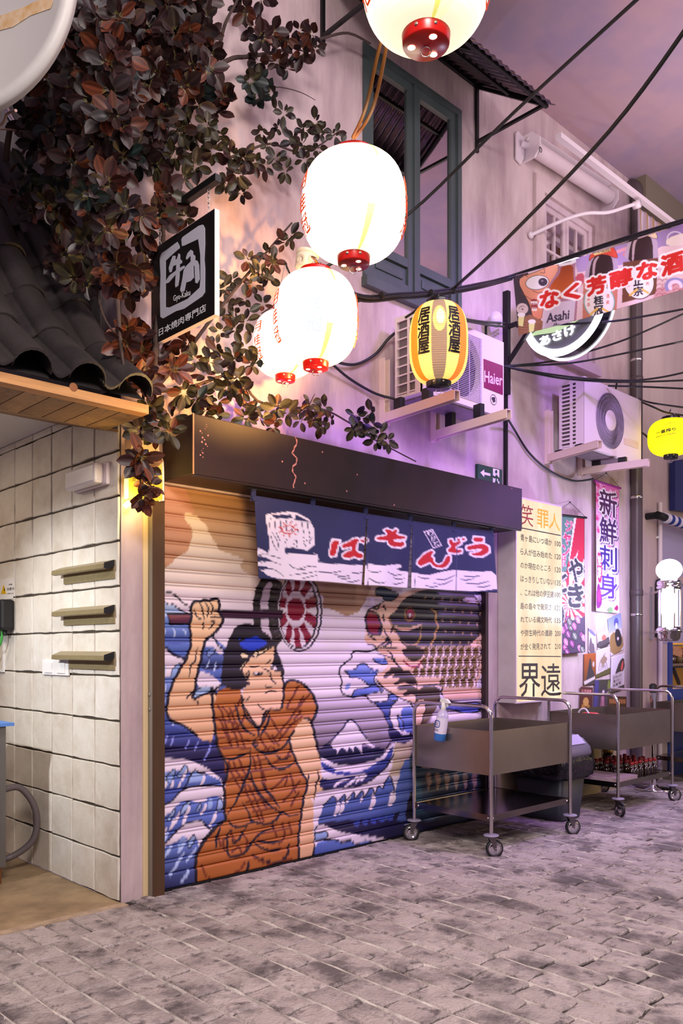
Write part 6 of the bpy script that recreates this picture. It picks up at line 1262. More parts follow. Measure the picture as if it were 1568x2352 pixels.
b.box((-.02, 1.505, 1.195), (-.007, 1.52, 1.43)); b.box((-.02, 1.505, 1.195), (-.007, 1.8, 1.212)); b.build('frame', M_WHITE, nf)
b = MB(); b.box((-.011, 1.52, 1.21), (-.007, 1.8, 1.43)); b.build('sheet', mat('notice_sheet', (210, 196, 180), .6), nf)
cabt = empty('steel_cabinet', (-.6, 1.3, 0), 'grey steel cabinet with a blue top edge at the left of the alcove', 'cabinet')
pc = onX(14, 1700, -.30); cy0 = pc[1]
b = MB(); b.box((-1.0, cy0, .10), (-.30, cy0 + .55, .905)); b.build('body', mat('cabinet_grey', (120, 116, 112), .4, metal=.5, var=.4, vscale=4, stretch=(1, 1, .2)), cabt, bevel=.003)
b = MB(); b.box((-1.0, cy0 - .02, .907), (-.26, cy0 + .55, .925)); b.build('top_sheet', mat('blue_cloth', (84, 128, 200), .6), cabt)
for xx in (-.33, -.97): b = MB(); b.tube([(xx, cy0 + .04, 0), (xx, cy0 + .04, .10)], .018, 10); b.build('leg', mat('copper_leg', (150, 100, 60), .4, metal=.7), cabt)
b = MB(); b.tube(spline([(-.29, cy0 + .12, .52), (-.16, cy0 + .14, .52), (-.075, cy0 + .12, .38), (-.08, cy0 + .14, .2), (-.2, cy0 + .2, .1), (-.3, cy0 + .2, .12)], 6), .02, 9); b.build('drain_hose', mat('hose_grey', (96, 86, 88), .5), cabt)

# ================================================================== HANGING SHOP SIGN
sg = empty('hanging_sign', (.13, -.35, 3.0), 'black square hanging sign with silver brush characters, beside the vine', 'sign')
X_ = .13; Pq = lambda x, y, d=0.0: onX(x, y, X_ - d)
b = MB(); b.prism([Pq(347, 575), Pq(493, 478), Pq(493, 722), Pq(347, 795)], (.028, 0, 0), 1); b.prism([Pq(347.4, 575.5, .0015), Pq(492.4, 479, .0015), Pq(492.4, 721.6, .0015), Pq(347.4, 794.4, .0015)], (.001, 0, 0), 0)
b.build('board', [mat('sign_black', (22, 20, 22), .35), mat('sign_edge', (236, 206, 196), .5, emit=.12)], sg)
M_SILV = mat('sign_silver', (196, 194, 206), .45); M_SWH = mat('sign_white', (236, 234, 236), .5)
S5 = lambda p: (300 + p[0] / 5.346, 380 + p[1] / 5.346)
def ps(pts, name, m): b = MB(); b.prism([Pq(*S5(p), .002) for p in pts], (-.002, 0, 0)); b.build(name, m, sg)
ps([(370, 1110), (385, 1075), (440, 1040), (575, 940), (600, 985), (600, 1020), (520, 1090), (430, 1175), (430, 1740), (480, 1745), (700, 1640), (850, 1500), (860, 1400), (858, 1100), (832, 905), (660, 985), (632, 990), (625, 910), (640, 880), (840, 740), (890, 728), (912, 770), (914, 960), (905, 1150), (914, 1260), (912, 1560), (880, 1610), (660, 1760), (560, 1790), (400, 1880), (368, 1860), (362, 1600), (370, 1350), (360, 1160)], 'brush_frame', M_SILV)
ps([(470, 1260), (500, 1160), (520, 1110), (550, 1110), (545, 1160), (570, 1150), (590, 1080), (606, 1090), (606, 1150), (630, 1170), (628, 1200), (602, 1220), (600, 1260), (660, 1230), (664, 1260), (600, 1310), (596, 1400), (580, 1480), (556, 1500), (548, 1470), (556, 1340), (470, 1440), (436, 1452), (432, 1420), (480, 1350), (560, 1290), (562, 1220), (520, 1240), (500, 1310), (480, 1315)], 'brush_character', M_SILV)
ps([(680, 1140), (700, 1080), (740, 1036), (764, 1050), (766, 1090), (792, 1110), (790, 1160), (820, 1170), (838, 1220), (848, 1400), (820, 1450), (796, 1440), (788, 1240), (770, 1230), (776, 1380), (740, 1420), (680, 1440), (660, 1540), (625, 1560), (610, 1530), (640, 1380), (652, 1290), (680, 1240), (740, 1180), (740, 1110), (690, 1160)], 'brush_character', M_SILV)
b = MB(); text_quad(b, 'Gyu-Kaku', Pq(*S5((522, 1600)), .003), Pq(*S5((730, 1520)), .003), Pq(*S5((526, 1690)), .003), offset=.012); b.build('lettering', M_SWH, sg)
b = MB(); text_quad(b, '日本焼肉専門店', Pq(*S5((346, 2010)), .003), Pq(*S5((924, 1692)), .003), Pq(*S5((346, 2100)), .003), offset=.012); b.build('lettering', M_SWH, sg)
h0, h1 = onX(328, 530, X_ + .014), onX(501, 408, X_ + .014); h0 = h1 + (h0 - h1) * ((h1[1]) / (h1[1] - h0[1])); h0.z = h1.z + .0
b = MB(); b.beam(h0, h1, .034, .034); b.build('bracket_arm', M_BLACK, sg)
for px, py0, py1 in ((479, 424, 490), (367, 512, 564)):
    p1 = onX(px, py1, X_ + .014); p0 = Vector((p1[0], p1[1], h1[2] - .018)); b = MB(); n = max(3, int((p0.z - p1.z) / .022))
    for i in range(n):
        c = p0.lerp(p1, (i + .5) / n); d = Vector((0, 1, 0)) if i % 2 else Vector((1, 0, 0)); L_ = (p0.z - p1.z) / n * .62
        b.tube([c + Vector((0, 0, L_ * math.cos(a))) + d * (.006 * math.sin(a)) for a in np.linspace(0, 2 * PI, 11)], .0018, 5, cap=False)
    b.build('chain', M_WIRE, sg, kind='stuff')

# ================================================================== BOTTLE SHAPED LIGHT
nb = empty('bottle_light', (.14, -.03, 2.12), 'bottle shaped yellow light sign on the pink pier behind leaves', 'sign')
Pb = lambda x, y: onY(270 + x / 9.8, 940 + y / 9.8, -.06)
out = [(215, 2010), (235, 1300), (250, 1050), (330, 900), (350, 620), (370, 560), (680, 480), (880, 530), (905, 900), (960, 1080), (1010, 1180), (1020, 1400), (1025, 2060), (930, 2060)]
b = MB(); m = bpy.data.materials.new('amber_acrylic'); m.use_nodes = True; N = m.node_tree.nodes; L = m.node_tree.links; p = N['Principled BSDF']
tc = N.new('ShaderNodeTexCoord'); sp = N.new('ShaderNodeSeparateXYZ'); L.new(tc.outputs['Generated'], sp.inputs[0]); rp = N.new('ShaderNodeValToRGB'); rp.color_ramp.elements[0].color = lin((255, 196, 10)) + (1,); rp.color_ramp.elements[1].color = lin((200, 150, 110)) + (1,); rp.color_ramp.elements[0].position = .25
L.new(sp.outputs[2], rp.inputs[0]); L.new(rp.outputs[0], p.inputs['Emission Color']); p.inputs['Emission Strength'].default_value = .95; p.inputs['Base Color'].default_value = (.2, .15, .05, 1)
b.prism([Pb(*q) for q in out], (0, .012, 0)); b.build('acrylic_bottle', m, nb)
b = MB(); b.tube([Pb(*q) + Vector((0, -.002, 0)) for q in out[6:]], .006, 7); b.tube([Pb(*q) + Vector((0, -.002, 0)) for q in out[:4]], .005, 7); b.build('rim', mat('acrylic_rim', (226, 206, 206), .2), nb)
b = MB(); b.beam(Pb(190, 1570), Pb(175, 2020), .014, .012, (0, 1, 0)); b.build('lit_tube', mat('amber_tube', (255, 230, 140), .4, emit=4.0, ecol=(255, 214, 90)), nb)
b = MB(); cc = Pb(800, 1560); b.lathe([(.026, .0), (.030, .002), (.026, .004)], cc, 28, (0, -1, 0)); b.build('label_ring', mat('label_orange', (206, 90, 20), .5), nb)
b = MB(); text_quad(b, '酒', Pb(320, 1520), Pb(400, 1520), Pb(320, 1620), lift=(0, -.002, 0)); b.build('lettering', M_BLACK, nb)
b = MB(); b.prism([Pb(230, 2040), Pb(330, 2130), Pb(180, 2240), Pb(100, 2160)], (0, -.003, 0)); b.build('hang_tag', mat('tag_white', (222, 206, 214), .5), nb)
pl_ = bpy.data.lights.new('bottle_bulb', 'POINT'); pl_.energy = 3.2; pl_.color = (1.0, .70, .16); pl_.shadow_soft_size = .05; po = bpy.data.objects.new('bottle_bulb', pl_); COL.objects.link(po); po.location = Pb(300, 2000) + Vector((0, -.05, 0))
b = MB(); b.box(Pb(400, 1500) + Vector((0, .012, 0)), Pb(470, 1600) + Vector((0, .058, 0))); b.build('wall_spacer', M_BLACKP, nb)

# ================================================================== ROUND DISC AND CHROME HOOP, TOP LEFT
ds = empty('round_disc_sign', (0, 0, 0), 'large white round disc sign with ochre brush stroke, cut by the corner', 'sign')
th = math.radians(-16); rdir = Vector((AX[0], BX[0], 0)); fdir = Vector((AX[1], BX[1], 0)); dx = rdir * math.cos(th) + fdir * math.sin(th); nrm = dx.cross(Vector((0, 0, 1))); 
if nrm.dot(fdir) > 0: nrm = -nrm
C0 = dep(-62, -2, 3.4); R = .47
b = MB(); b.lathe([(1e-5, 0), (R * .87, 0), (R * .90, .012), (R, .014), (R, -.03), (1e-5, -.03)], C0, 64, nrm, ref=(0, 0, 1)); b.build('disc', mat('disc_white', (196, 192, 188), .5, var=.4, vscale=1.5, col2=(176, 170, 168)), ds)
b = MB()
def dpt(x, y): 
    D = 3.4; d = ray(x, y); o = Vector(CAM); dv = Vector(d); t = (C0 + nrm * .002 - o).dot(nrm) / dv.dot(nrm); return o + dv * t
pl = [dpt(x, y) for x, y in ((-40, 44), (0, 36), (40, 22), (60, 14), (90, 0), (120, -20), (122, 6), (116, 20), (70, 36), (30, 62), (0, 70), (-40, 76))]
b.prism(pl, nrm * .001); b.build('brush_stroke', mat('ochre_ink', (182, 140, 84), .6, var=.9, vscale=14, col2=(206, 190, 170)), ds)
b = MB(); b.tube(spline([dpt(18, 236) - nrm * .05, dep(16, 262, 3.8), dep(4, 285, 4.0), dep(-30, 296, 4.1)], 5), .006, 6); b.tube(spline([dep(-30, 296, 4.1), dep(0, 296, 4.2), dep(40, 300, 4.4), dep(64, 308, 4.5)], 5), .005, 6); b.build('lead_wire', mat('wire_pink', (196, 160, 150), .5), ds)
b = MB(); b.beam(C0 - nrm * .03, C0 - nrm * .5 + Vector((0, 0, .3)), .03, .03); b.build('bracket', M_BLACK, ds)
hp = empty('chrome_hoop', dep(120, 240, 4.6), 'chrome hoop half hidden in the vine under the white disc', 'hoop')
C1 = dep(124, 236, 4.65); b = MB(); b.lathe([(.245, -.02), (.265, -.025), (.275, 0), (.265, .025), (.245, .02)], C1, 56, (fdir * -1 + rdir * .25)); b.build('rim', M_CHROME, hp)
b = MB(); b.lathe([(1e-5, .0), (.25, .0)], C1, 40, (fdir * -1 + rdir * .25), sm=False); b.build('mirror', mat('hoop_inside', (120, 110, 108), .5), hp)

# ================================================================== CLIMBING TREE
vine = empty('climbing_tree', (-.2, -.15, 2.7), 'climbing tree with dark red and green leaves covering the upper left wall', 'plant')
rv = random.Random(21)
M_BARK = mat('bark', (74, 56, 50), .85, var=.6, vscale=14, col2=(46, 36, 34), bump=.5, bscale=40)
def leaf_mat(name, c1, c2, edge):
    m = bpy.data.materials.new(name); m.use_nodes = True; N = m.node_tree.nodes; L = m.node_tree.links; p = N['Principled BSDF']; p.inputs['Roughness'].default_value = .45
    a = N.new('ShaderNodeVertexColor'); a.layer_name = 'print'; oi = N.new('ShaderNodeObjectInfo'); hs = N.new('ShaderNodeHueSaturation'); r = N.new('ShaderNodeMapRange'); r.inputs[3].default_value = .65; r.inputs[4].default_value = 1.35
    L.new(oi.outputs['Random'], r.inputs[0]); L.new(r.outputs[0], hs.inputs['Value']); L.new(a.outputs[0], hs.inputs['Color']); L.new(hs.outputs[0], p.inputs['Base Color']); MATS[name] = m; return m
LC = {'r': ((36, 16, 16), (22, 13, 15), (66, 29, 27)), 'o': ((70, 30, 15), (40, 18, 15), (104, 48, 24)), 'g': ((40, 35, 18), (26, 25, 16), (50, 38, 21)), 'd': ((16, 26, 24), (12, 20, 20), (23, 34, 31)), 'k': ((23, 12, 14), (16, 10, 12), (42, 20, 21))}
M_LEAF = leaf_mat('leaf_surface', 0, 0, 0)
def leaf_shape(kind, curl):
    """Pointed oval leaf along +x, folded at the rib; returns verts, faces, colours."""
    c1, c2, ce = LC[kind]; vs = []; cs = []; fs = []
    W_ = (0, .17, .265, .285, .215, 0); n = len(W_)
    for i, w in enumerate(W_):
        x = i / (n - 1); z = curl * x * x - .02 * math.sin(PI * x)
        if i in (0, n - 1): vs.append((x, 0, z)); cs.append(lin((120, 110, 60)) if i == 0 else lin(ce)); continue
        for s in (-1, -.45, 0, .45, 1): vs.append((x, w * s, z + .075 * abs(s) * w / .285)); cs.append(lin(ce) if abs(s) == 1 else (lin([min(255, v * 1.5 + 14) for v in c1]) if s == 0 else lin(c1 if abs(s) < .5 else c2)))
    for j in range(4): fs.append((0, 1 + j, 2 + j))
    for i in range(n - 3):
        k = 1 + 5 * i
        for j in range(4): fs.append((k + j, k + 5 + j, k + 6 + j, k + 1 + j))
    k = 1 + 5 * (n - 3); e = len(vs) - 1
    for j in range(4): fs.append((k + j, e, k + 1 + j))
    return vs, fs, cs
LS = {k: [leaf_shape(k, c) for c in (-.16, .05, .18)] for k in LC}
def leaf_mesh(v, f, c, name='leaf'):
    me = bpy.data.meshes.new(name); me.from_pydata(v, [], f); at = me.color_attributes.new('print', 'FLOAT_COLOR', 'POINT'); at.data.foreach_set('color', np.concatenate([np.array(c), np.ones((len(c), 1))], 1).astype(np.float32).reshape(-1))
    me.polygons.foreach_set('use_smooth', np.ones(len(f), bool)); me.materials.append(M_LEAF); return me
LM = {k: [leaf_mesh(*s) for s in LS[k]] for k in LS}
leaves = []     # (size in the picture, matrix, kind, shape)
def where(px, py, off):
    if px < 288: p = onX(px, py, -.16 - off)
    else: p = onY(px, py, -.10 - off)
    return p
def rosette(px, py, n, size, kinds, off=None, flat=.5, down=0.0):
    sy0, sy1 = 575 - (px - 347) * .664, 795 - (px - 347) * .5
    if 350 < px < 503 and sy0 - 8 < py < sy1 + 6: return
    if 335 < px < 540 and sy0 - 60 < py < sy1 + 50: off = .0
    p = where(px, py, off if off is not None else rv.uniform(0, .28)); toc = (Vector(CAM) - p).normalized()
    ax = (toc + Vector((rv.uniform(-.5, .5), rv.uniform(-.5, .5), rv.uniform(-.3, .6)))).normalized(); u = ax.orthogonal().normalized(); w = ax.cross(u); a0 = rv.uniform(0, 6.28)
    for i in range(n):
        a = a0 + 2.4 * i; tilt = rv.uniform(.05, .75) if i < n * .65 else rv.uniform(.7, 1.2)
        d = (u * math.cos(a) + w * math.sin(a)) * math.cos(tilt) + ax * math.sin(tilt) * rv.choice((1, 1, -.3)) + Vector((0, 0, -down)); d.normalize()
        y = ax.cross(d); 
        if y.length < 1e-3: continue
        y.normalize(); z = d.cross(y); L_ = size * rv.uniform(.7, 1.15) * (1 if i < n * .65 else .7)
        y = (y * math.cos(rv.uniform(-.5, .5)) + z * rv.uniform(-.4, .4)).normalized(); z = d.cross(y)
        M = Matrix(((d[0] * L_, y[0] * L_, z[0] * L_, p[0] + d[0] * .012), (d[1] * L_, y[1] * L_, z[1] * L_, p[1] + d[1] * .012), (d[2] * L_, y[2] * L_, z[2] * L_, p[2] + d[2] * .012), (0, 0, 0, 1)))
        leaves.append((L_ / (p - Vector(CAM)).length * (1.3 - .3 * i / n), M, rv.choice(kinds), rv.randrange(3)))
def inside(x, y, P):
    k = False
    for i in range(len(P)):
        (a, b_), (c, d) = P[i], P[i - 1]
        if (b_ > y) != (d > y) and x < a + (y - b_) * (c - a) / (d - b_): k = not k
    return k
MASS = [(150, -20), (470, -20), (480, 90), (500, 170), (530, 200), (500, 260), (420, 240), (350, 290), (360, 330), (330, 370), (290, 400), (250, 430), (210, 430), (120, 360), (80, 330), (60, 290), (60, 240), (140, 150)]
pts = []
for it in range(4000):
    x, y = rv.uniform(30, 560), rv.uniform(-20, 440)
    if inside(x, y, MASS) and all((x - a) ** 2 + (y - b_) ** 2 > 25 ** 2 for a, b_ in pts): pts.append((x, y))
for x, y in pts: rosette(x, y, rv.randint(9, 13), .098, 'rrrkko' if rv.random() < .8 else 'kkd')
for s in ([(430, 350), (460, 330), (490, 350), (530, 360), (450, 380), (400, 360), (380, 330), (410, 300), (440, 290), (480, 290), (500, 310), (560, 360), (520, 420), (550, 440), (545, 400), (360, 380), (390, 400), (420, 410)], 9, .085, 'gggkr'), \
         ([(600, 300), (620, 330), (650, 260), (640, 290), (670, 330), (700, 300), (720, 280), (740, 300), (770, 310), (640, 360), (610, 380), (590, 370), (660, 390), (700, 370), (690, 330), (560, 400), (780, 330), (730, 340)], 7, .07, 'gggkr'), \
         ([(590, 60), (620, 70), (600, 90), (660, 90), (690, 70), (720, 110), (690, 120), (640, 140), (590, 140), (570, 30), (600, 0), (560, 10), (715, 75), (640, 100), (660, 160)], 9, .085, 'rrrko'), \
         ([(600, 190), (620, 210), (590, 220), (570, 180)], 8, .09, 'dddg'), ([(150, 420), (180, 430), (130, 400), (60, 400), (200, 450), (110, 420), (170, 390), (90, 440)], 8, .10, 'ddgd'), \
         ([(40, 450), (110, 470), (70, 480), (200, 480), (230, 470), (140, 500), (260, 500), (290, 480), (300, 510), (330, 530), (270, 460), (320, 490), (250, 530), (380, 440), (420, 500), (360, 490), (390, 460)], 10, .10, 'rrokg'), \
         ([(130, 600), (150, 580), (120, 640), (170, 640), (200, 650), (180, 590), (140, 560), (200, 560)], 10, .095, 'rrkg'), ([(270, 610), (250, 630), (310, 620), (330, 640), (300, 660), (260, 580), (340, 600)], 11, .105, 'rroro'), \
         ([(290, 790), (310, 770), (330, 800), (300, 830), (330, 850), (350, 830), (370, 800), (320, 880), (340, 890), (380, 780), (360, 770), (290, 760), (345, 760), (400, 850), (390, 820), (430, 790)], 10, .098, 'ooror'), \
         ([(670, 540), (650, 560), (630, 600), (610, 580), (600, 630), (580, 650), (620, 640), (560, 690), (540, 720), (520, 700), (560, 740), (500, 760), (540, 760), (480, 800), (530, 640), (510, 660), (600, 700), (570, 600)], 7, .075, 'gggko'), \
         ([(480, 830), (500, 810), (540, 820), (560, 800), (600, 820), (450, 830), (580, 840), (520, 850), (470, 860)], 7, .08, 'ggdko'), \
         ([(420, 900), (450, 920), (470, 900), (500, 920), (520, 890), (550, 900), (560, 930), (540, 870), (480, 940), (580, 940), (600, 960), (640, 940), (620, 980), (660, 950), (500, 950), (570, 960)], 8, .082, 'gggdko'), \
         ([(700, 940), (720, 960), (740, 930), (690, 970), (760, 960), (740, 980), (710, 930)], 7, .075, 'gkkro'), ([(820, 950), (830, 970), (850, 950), (840, 990), (870, 1000), (860, 1010), (890, 1015), (815, 980), (855, 975)], 7, .075, 'ddkg'), \
         ([(330, 970), (350, 950), (320, 990), (370, 980), (390, 960), (385, 990), (340, 940), (360, 1000)], 8, .09, 'gggok'), ([(318, 1050), (322, 1058), (330, 1062)], 10, .10, 'orrro'), ([(335, 1105), (325, 1140), (330, 1145), (345, 1120)], 9, .085, 'oooro'):
    for x, y in s[0]: rosette(x + rv.uniform(-5, 5), y + rv.uniform(-5, 5), s[1], s[2], s[3], rv.uniform(.02, .16) if y > 500 else None, down=.15)
leaves.sort(key=lambda t: -t[0])
big = MB(); bc = []
for i, (sz, M, k, sh_) in enumerate(leaves):
    if i < 300:
        o = bpy.data.objects.new('leaf', LM[k][sh_]); COL.objects.link(o); o.parent = vine; o.matrix_parent_inverse = wm(vine).inverted(); o.matrix_basis = M
    else:
        v, f, c = LS[k][sh_]; q = rv.uniform(.65, 1.3); big.add([M @ Vector(p) for p in v], f); bc += [tuple(x * q for x in cc) for cc in c]
o = link('foliage', leaf_mesh(big.v, big.f, bc, 'foliage'), vine); o['kind'] = 'stuff'
BR = [([(352, 1010), (350, 880), (372, 640), (372, 460), (380, 330), (384, 200), (350, 60), (345, -30)], .022), ([(384, 330), (345, 285), (420, 215), (520, 140), (570, 130), (640, 118), (740, 88), (800, 76), (850, 100)], .016), ([(500, 130), (515, 60), (540, 10), (560, -30)], .012), ([(10, 420), (22, 300), (60, 200), (100, 60), (105, -30)], .02), ([(10, 420), (60, 340), (110, 300)], .01),
      ([(380, 330), (480, 370), (560, 350), (620, 330), (700, 350), (780, 300)], .01), ([(350, 900), (420, 820), (480, 740), (560, 640), (620, 570), (670, 512)], .013), ([(360, 900), (450, 885), (540, 860), (590, 920), (660, 935), (740, 940), (800, 970), (860, 1010), (955, 1060)], .010), ([(210, 510), (212, 600), (235, 720), (268, 770)], .010), ([(270, 690), (276, 780), (285, 850)], .012), ([(330, 900), (324, 980), (320, 1060), (325, 1140)], .008), ([(310, -20), (300, 80), (290, 180), (280, 300)], .018),
      ([(590, 205), (640, 200), (690, 212), (724, 230)], .004), ([(200, 480), (150, 470), (60, 478), (-20, 470)], .014), ([(660, 640), (640, 690), (600, 720)], .007), ([(380, 480), (430, 400), (460, 340)], .008), ([(700, 950), (715, 920), (722, 905)], .005), ([(160, 500), (190, 540), (215, 600)], .006)]
for q, r in BR:
    pp_ = [where(x, y, .05) for x, y in q]; b = MB(); s = spline(pp_, 4); b.tube(s, [r * (1 - .6 * i / len(s)) for i in range(len(s))], 7); b.build('branch', M_BARK, vine)

# ================================================================== STEEL TROLLEYS
def trolley(x0, x1, y0, y1, label, spin):
    """x0..x1 along the wall, y0 (street side) .. y1; leg axes at the corners."""
    t = empty('serving_trolley', ((x0 + x1) / 2, (y0 + y1) / 2, 0), label, 'trolley', 'steel trolleys along the wall'); r = .0125; zt, zb, zh, zs = .815, .527, .975, .268
    for x in (x0, x1):        # a handle tube with two legs, bent over at each end of the trolley
        b = MB(); cr = .075; pts = [(x, y0, .15), (x, y0, zh - cr)] + [(x, y0 + cr * (1 - math.cos(a)), zh - cr + cr * math.sin(a)) for a in np.linspace(.2, PI / 2, 6)]
        pts += [(x, y1 - cr * (1 - math.cos(a)), zh - cr + cr * math.sin(a)) for a in np.linspace(PI / 2, .2, 6)] + [(x, y1, zh - cr), (x, y1, .15)]
        b.tube(pts, r, 12); b.build('handle_tube', M_CHROMET, t)
    b = MB(); e = .008; xa, xb, ya, yb = x0 + e, x1 - e, y0 + e, y1 - e; h = .0025
    b.box((xa, ya, zb), (xb, ya + h, zt)); b.box((xa, yb - h, zb), (xb, yb, zt)); b.box((xa, ya, zb), (xa + h, yb, zt)); b.box((xb - h, ya, zb), (xb, yb, zt)); b.box((xa, ya, zb), (xb, yb, zb + h))
    b.box((xa - .002, ya - .002, zt - .004), (xb + .002, ya + .004, zt)); b.box((xa - .002, ya, zt - .004), (xa + .004, yb, zt)); b.build('tub', M_TUB, t)
    b = MB(); b.box((xa, ya, zs - .003), (xb, yb, zs)); b.box((xa, ya, zs - .04), (xb, ya + h, zs + .003)); b.box((xa, yb - h, zs - .04), (xb, yb, zs + .003)); b.box((xa, ya, zs - .04), (xa + h, yb, zs + .003)); b.box((xb - h, ya, zs - .04), (xb, yb, zs + .003)); b.build('lower_shelf', M_SHELF, t)
    for x, y in ((x0, y0), (x1, y0), (x0, y1), (x1, y1)):
        s = 1 if x == x0 else -1; q = 1 if y == y0 else -1
        for n_, p in (((0, -q, 0), (x + s * .03, y + q * (.008 - .0005), zs - .018)), ((-s, 0, 0), (x + s * (.008 - .0005), y + q * .03, zs - .018))):
            b = MB(); b.lathe([(1e-5, .005), (.006, .0045), (.008, 0)], p, 12, n_); b.build('bolt', M_CHROME, t)
        b = MB(); b.lathe([(1e-5, .150), (.045, .150), (.050, .146), (.050, .141), (.04, .138), (1e-5, .138)], (x, y, 0), 24); b.build('bumper_disc', mat('bumper_grey', (138, 130, 150), .55), t)
    for k, (x, y) in enumerate(((x0, y0), (x1, y0), (x0, y1), (x1, y1))):
        a = spin[k % len(spin)]; d = Vector((math.cos(a), math.sin(a), 0)); s = Vector((-d[1], d[0], 0)); ax = Vector((x, y, 0)) + d * .022; R = .058
        cst = empty('caster', (x, y, 0)); cst.parent = t; cst.matrix_parent_inverse = wm(t).inverted()
        b = MB(); c = ax + Vector((0, 0, R)); b.lathe([(R * .72, -.012), (R * .96, -.012), (R, -.007), (R, .007), (R * .96, .012), (R * .72, .012)], c, 28, s); b.build('tyre', mat('tyre_black', (26, 25, 28), .5), cst)
        b = MB(); b.lathe([(R * .72, -.0125), (R * .76, -.0128), (R * .76, .0128), (R * .72, .0125)], c, 28, s); b.lathe([(1e-5, .011), (.012, .011), (.016, .006), (R * .52, .004), (R * .60, .010), (R * .70, .010), (R * .72, .006), (R * .72, -.006), (R * .70, -.010), (R * .6, -.010), (R * .52, -.004), (.016, -.006), (.012, -.011), (1e-5, -.011)], c, 28, s); b.build('wheel_hub', M_CHROME, cst)
        b = MB()
        for o in (-.016, .016):
            P = [Vector((x, y, 0)) + d * u + s * o + Vector((0, 0, z)) for u, z in ((-.020, .128), (.024, .128), (.034, .09), (.029, .052), (.015, .052), (-.004, .095))]; b.prism(P, s * .0025)
        b.prism([Vector((x, y, 0)) + d * u + s * v + Vector((0, 0, .126)) for u, v in ((-.024, -.018), (.026, -.018), (.026, .0185), (-.024, .0185))], (0, 0, .004))
        b.lathe([(.022, .129), (.026, .131), (.026, .137), (.018, .139), (.018, .142)], (x, y, 0), 20); b.lathe([(1e-5, .021), (.006, .02), (.007, 0)], c, 10, s); b.lathe([(1e-5, .021), (.006, .02), (.007, 0)], c, 10, -s); b.build('fork', M_FORK, cst)
        if k in (0, 2): b = MB(); p0 = Vector((x, y, .127)) + d * .02; b.beam(p0, p0 + d * .055 + Vector((0, 0, -.012)), .034, .003); b.build('brake_pedal', M_CHROME, cst)
    return t
M_FORK = mat('fork_steel', (120, 114, 116), .3, metal=1.0); M_CHROMET = mat('tube_steel', (206, 200, 202), .16, metal=1.0); M_TUB = mat('tub_steel', (152, 142, 130), .28, metal=.86, var=.4, vscale=2.2, col2=(122, 112, 104)); M_SHELF = mat('shelf_steel', (120, 112, 110), .16, metal=1.0)
trolley(2.212, 3.165, -.79, -.13, 'nearest steel trolley with blue spray bottle on its handle', (-.6, -.5, 2.5, .3))
T2 = (4.035, 5.0, -.70, -.06); trolley(*T2, 'second steel trolley with red capped sauce bottles on its shelf', (-2.0, -.7, .8, 2.0))
trolley(5.92, 6.85, -.72, -.1, 'third steel trolley cut off at the right edge', (.4, 2.0, .8, 2.0))

# ---- spray bottle hooked on the nearest trolley's handle
sb = empty('spray_bottle', (2.19, -.30, .75), 'clear spray bottle of blue liquid hanging on the trolley handle', 'bottle')
p0, p1 = onX(1009, 1701, 2.188), onX(1017, 1636, 2.188); ax = (p1 - p0).normalized(); H = (p1 - p0).length
def bl(prof, name, m, n=24): b = MB(); b.lathe([(r, h * H) for r, h in prof], p0, n, ax); b.build(name, m, sb)
M_BLUE = mat('blue_liquid', (52, 112, 190), .12, spec=.6); M_CLEAR = mat('cloudy_plastic', (196, 184, 214), .15, spec=.6); M_LAB = mat('label_paper', (226, 214, 232), .5)
bl([(1e-5, 0), (.036, .0), (.041, .03), (.041, .30)], 'liquid', M_BLUE); bl([(.0412, .27), (.0412, .83)], 'label', M_LAB); bl([(.041, .30), (.041, .86), (.034, .98), (.017, 1.10), (.015, 1.14), (1e-5, 1.14)], 'bottle_body', M_CLEAR); bl([(.017, 1.10), (.018, 1.12), (.0165, 1.34), (1e-5, 1.36)], 'collar', M_WHITE)
side = Vector((-1, 0, 0)); side = (side - ax * side.dot(ax)).normalized(); wd = ax.cross(side)
if pix(p1 + wd)[0] < pix(p1)[0]: wd = -wd
b = MB(); q = p0 + ax * H * 1.34; b.prism([q + wd * u + ax * v + side * .012 for u, v in ((-.03, .004), (-.025, .026), (.02, .028), (.045, .014), (.048, .004), (.02, .0), (.0, -.012))], side * -.024); b.prism([q + wd * u + ax * v + side * .004 for u, v in ((.022, .002), (.034, .002), (.036, -.024), (.029, -.024))], side * -.008); b.build('spray_head', M_WHITE, sb)
b = MB(); ring = []
for i in range(24):
    a = 2 * PI * i / 24; u, v = .021 * np.sign(math.cos(a)) * abs(math.cos(a)) ** .5, .022 * np.sign(math.sin(a)) * abs(math.sin(a)) ** .5; fi = u / .042
    ring.append(p0 + ax * (H * .60 + v) + side * (.0422 * math.cos(fi)) + wd * (.0422 * math.sin(fi) - .006))
b.tube(ring + [ring[0]], .0032, 5); b.build('label_logo', mat('logo_blue', (36, 60, 150), .5), sb)
for k, (h, w, u) in enumerate(((.62, .026, -.006), (.56, .030, -.006), (.40, .034, -.004), (.36, .038, -.004))):
    b = MB(); b.box((-.001, -.001, 0), (.001, .001, .001)); b = MB(); c = p0 + ax * H * h + side * .0424 + wd * u; b.prism([c - wd * w / 2, c + wd * w / 2, c + wd * w / 2 + ax * .003, c - wd * w / 2 + ax * .003], side * .0006); b.build('label_line', mat('label_ink', (90, 84, 120), .6), sb)
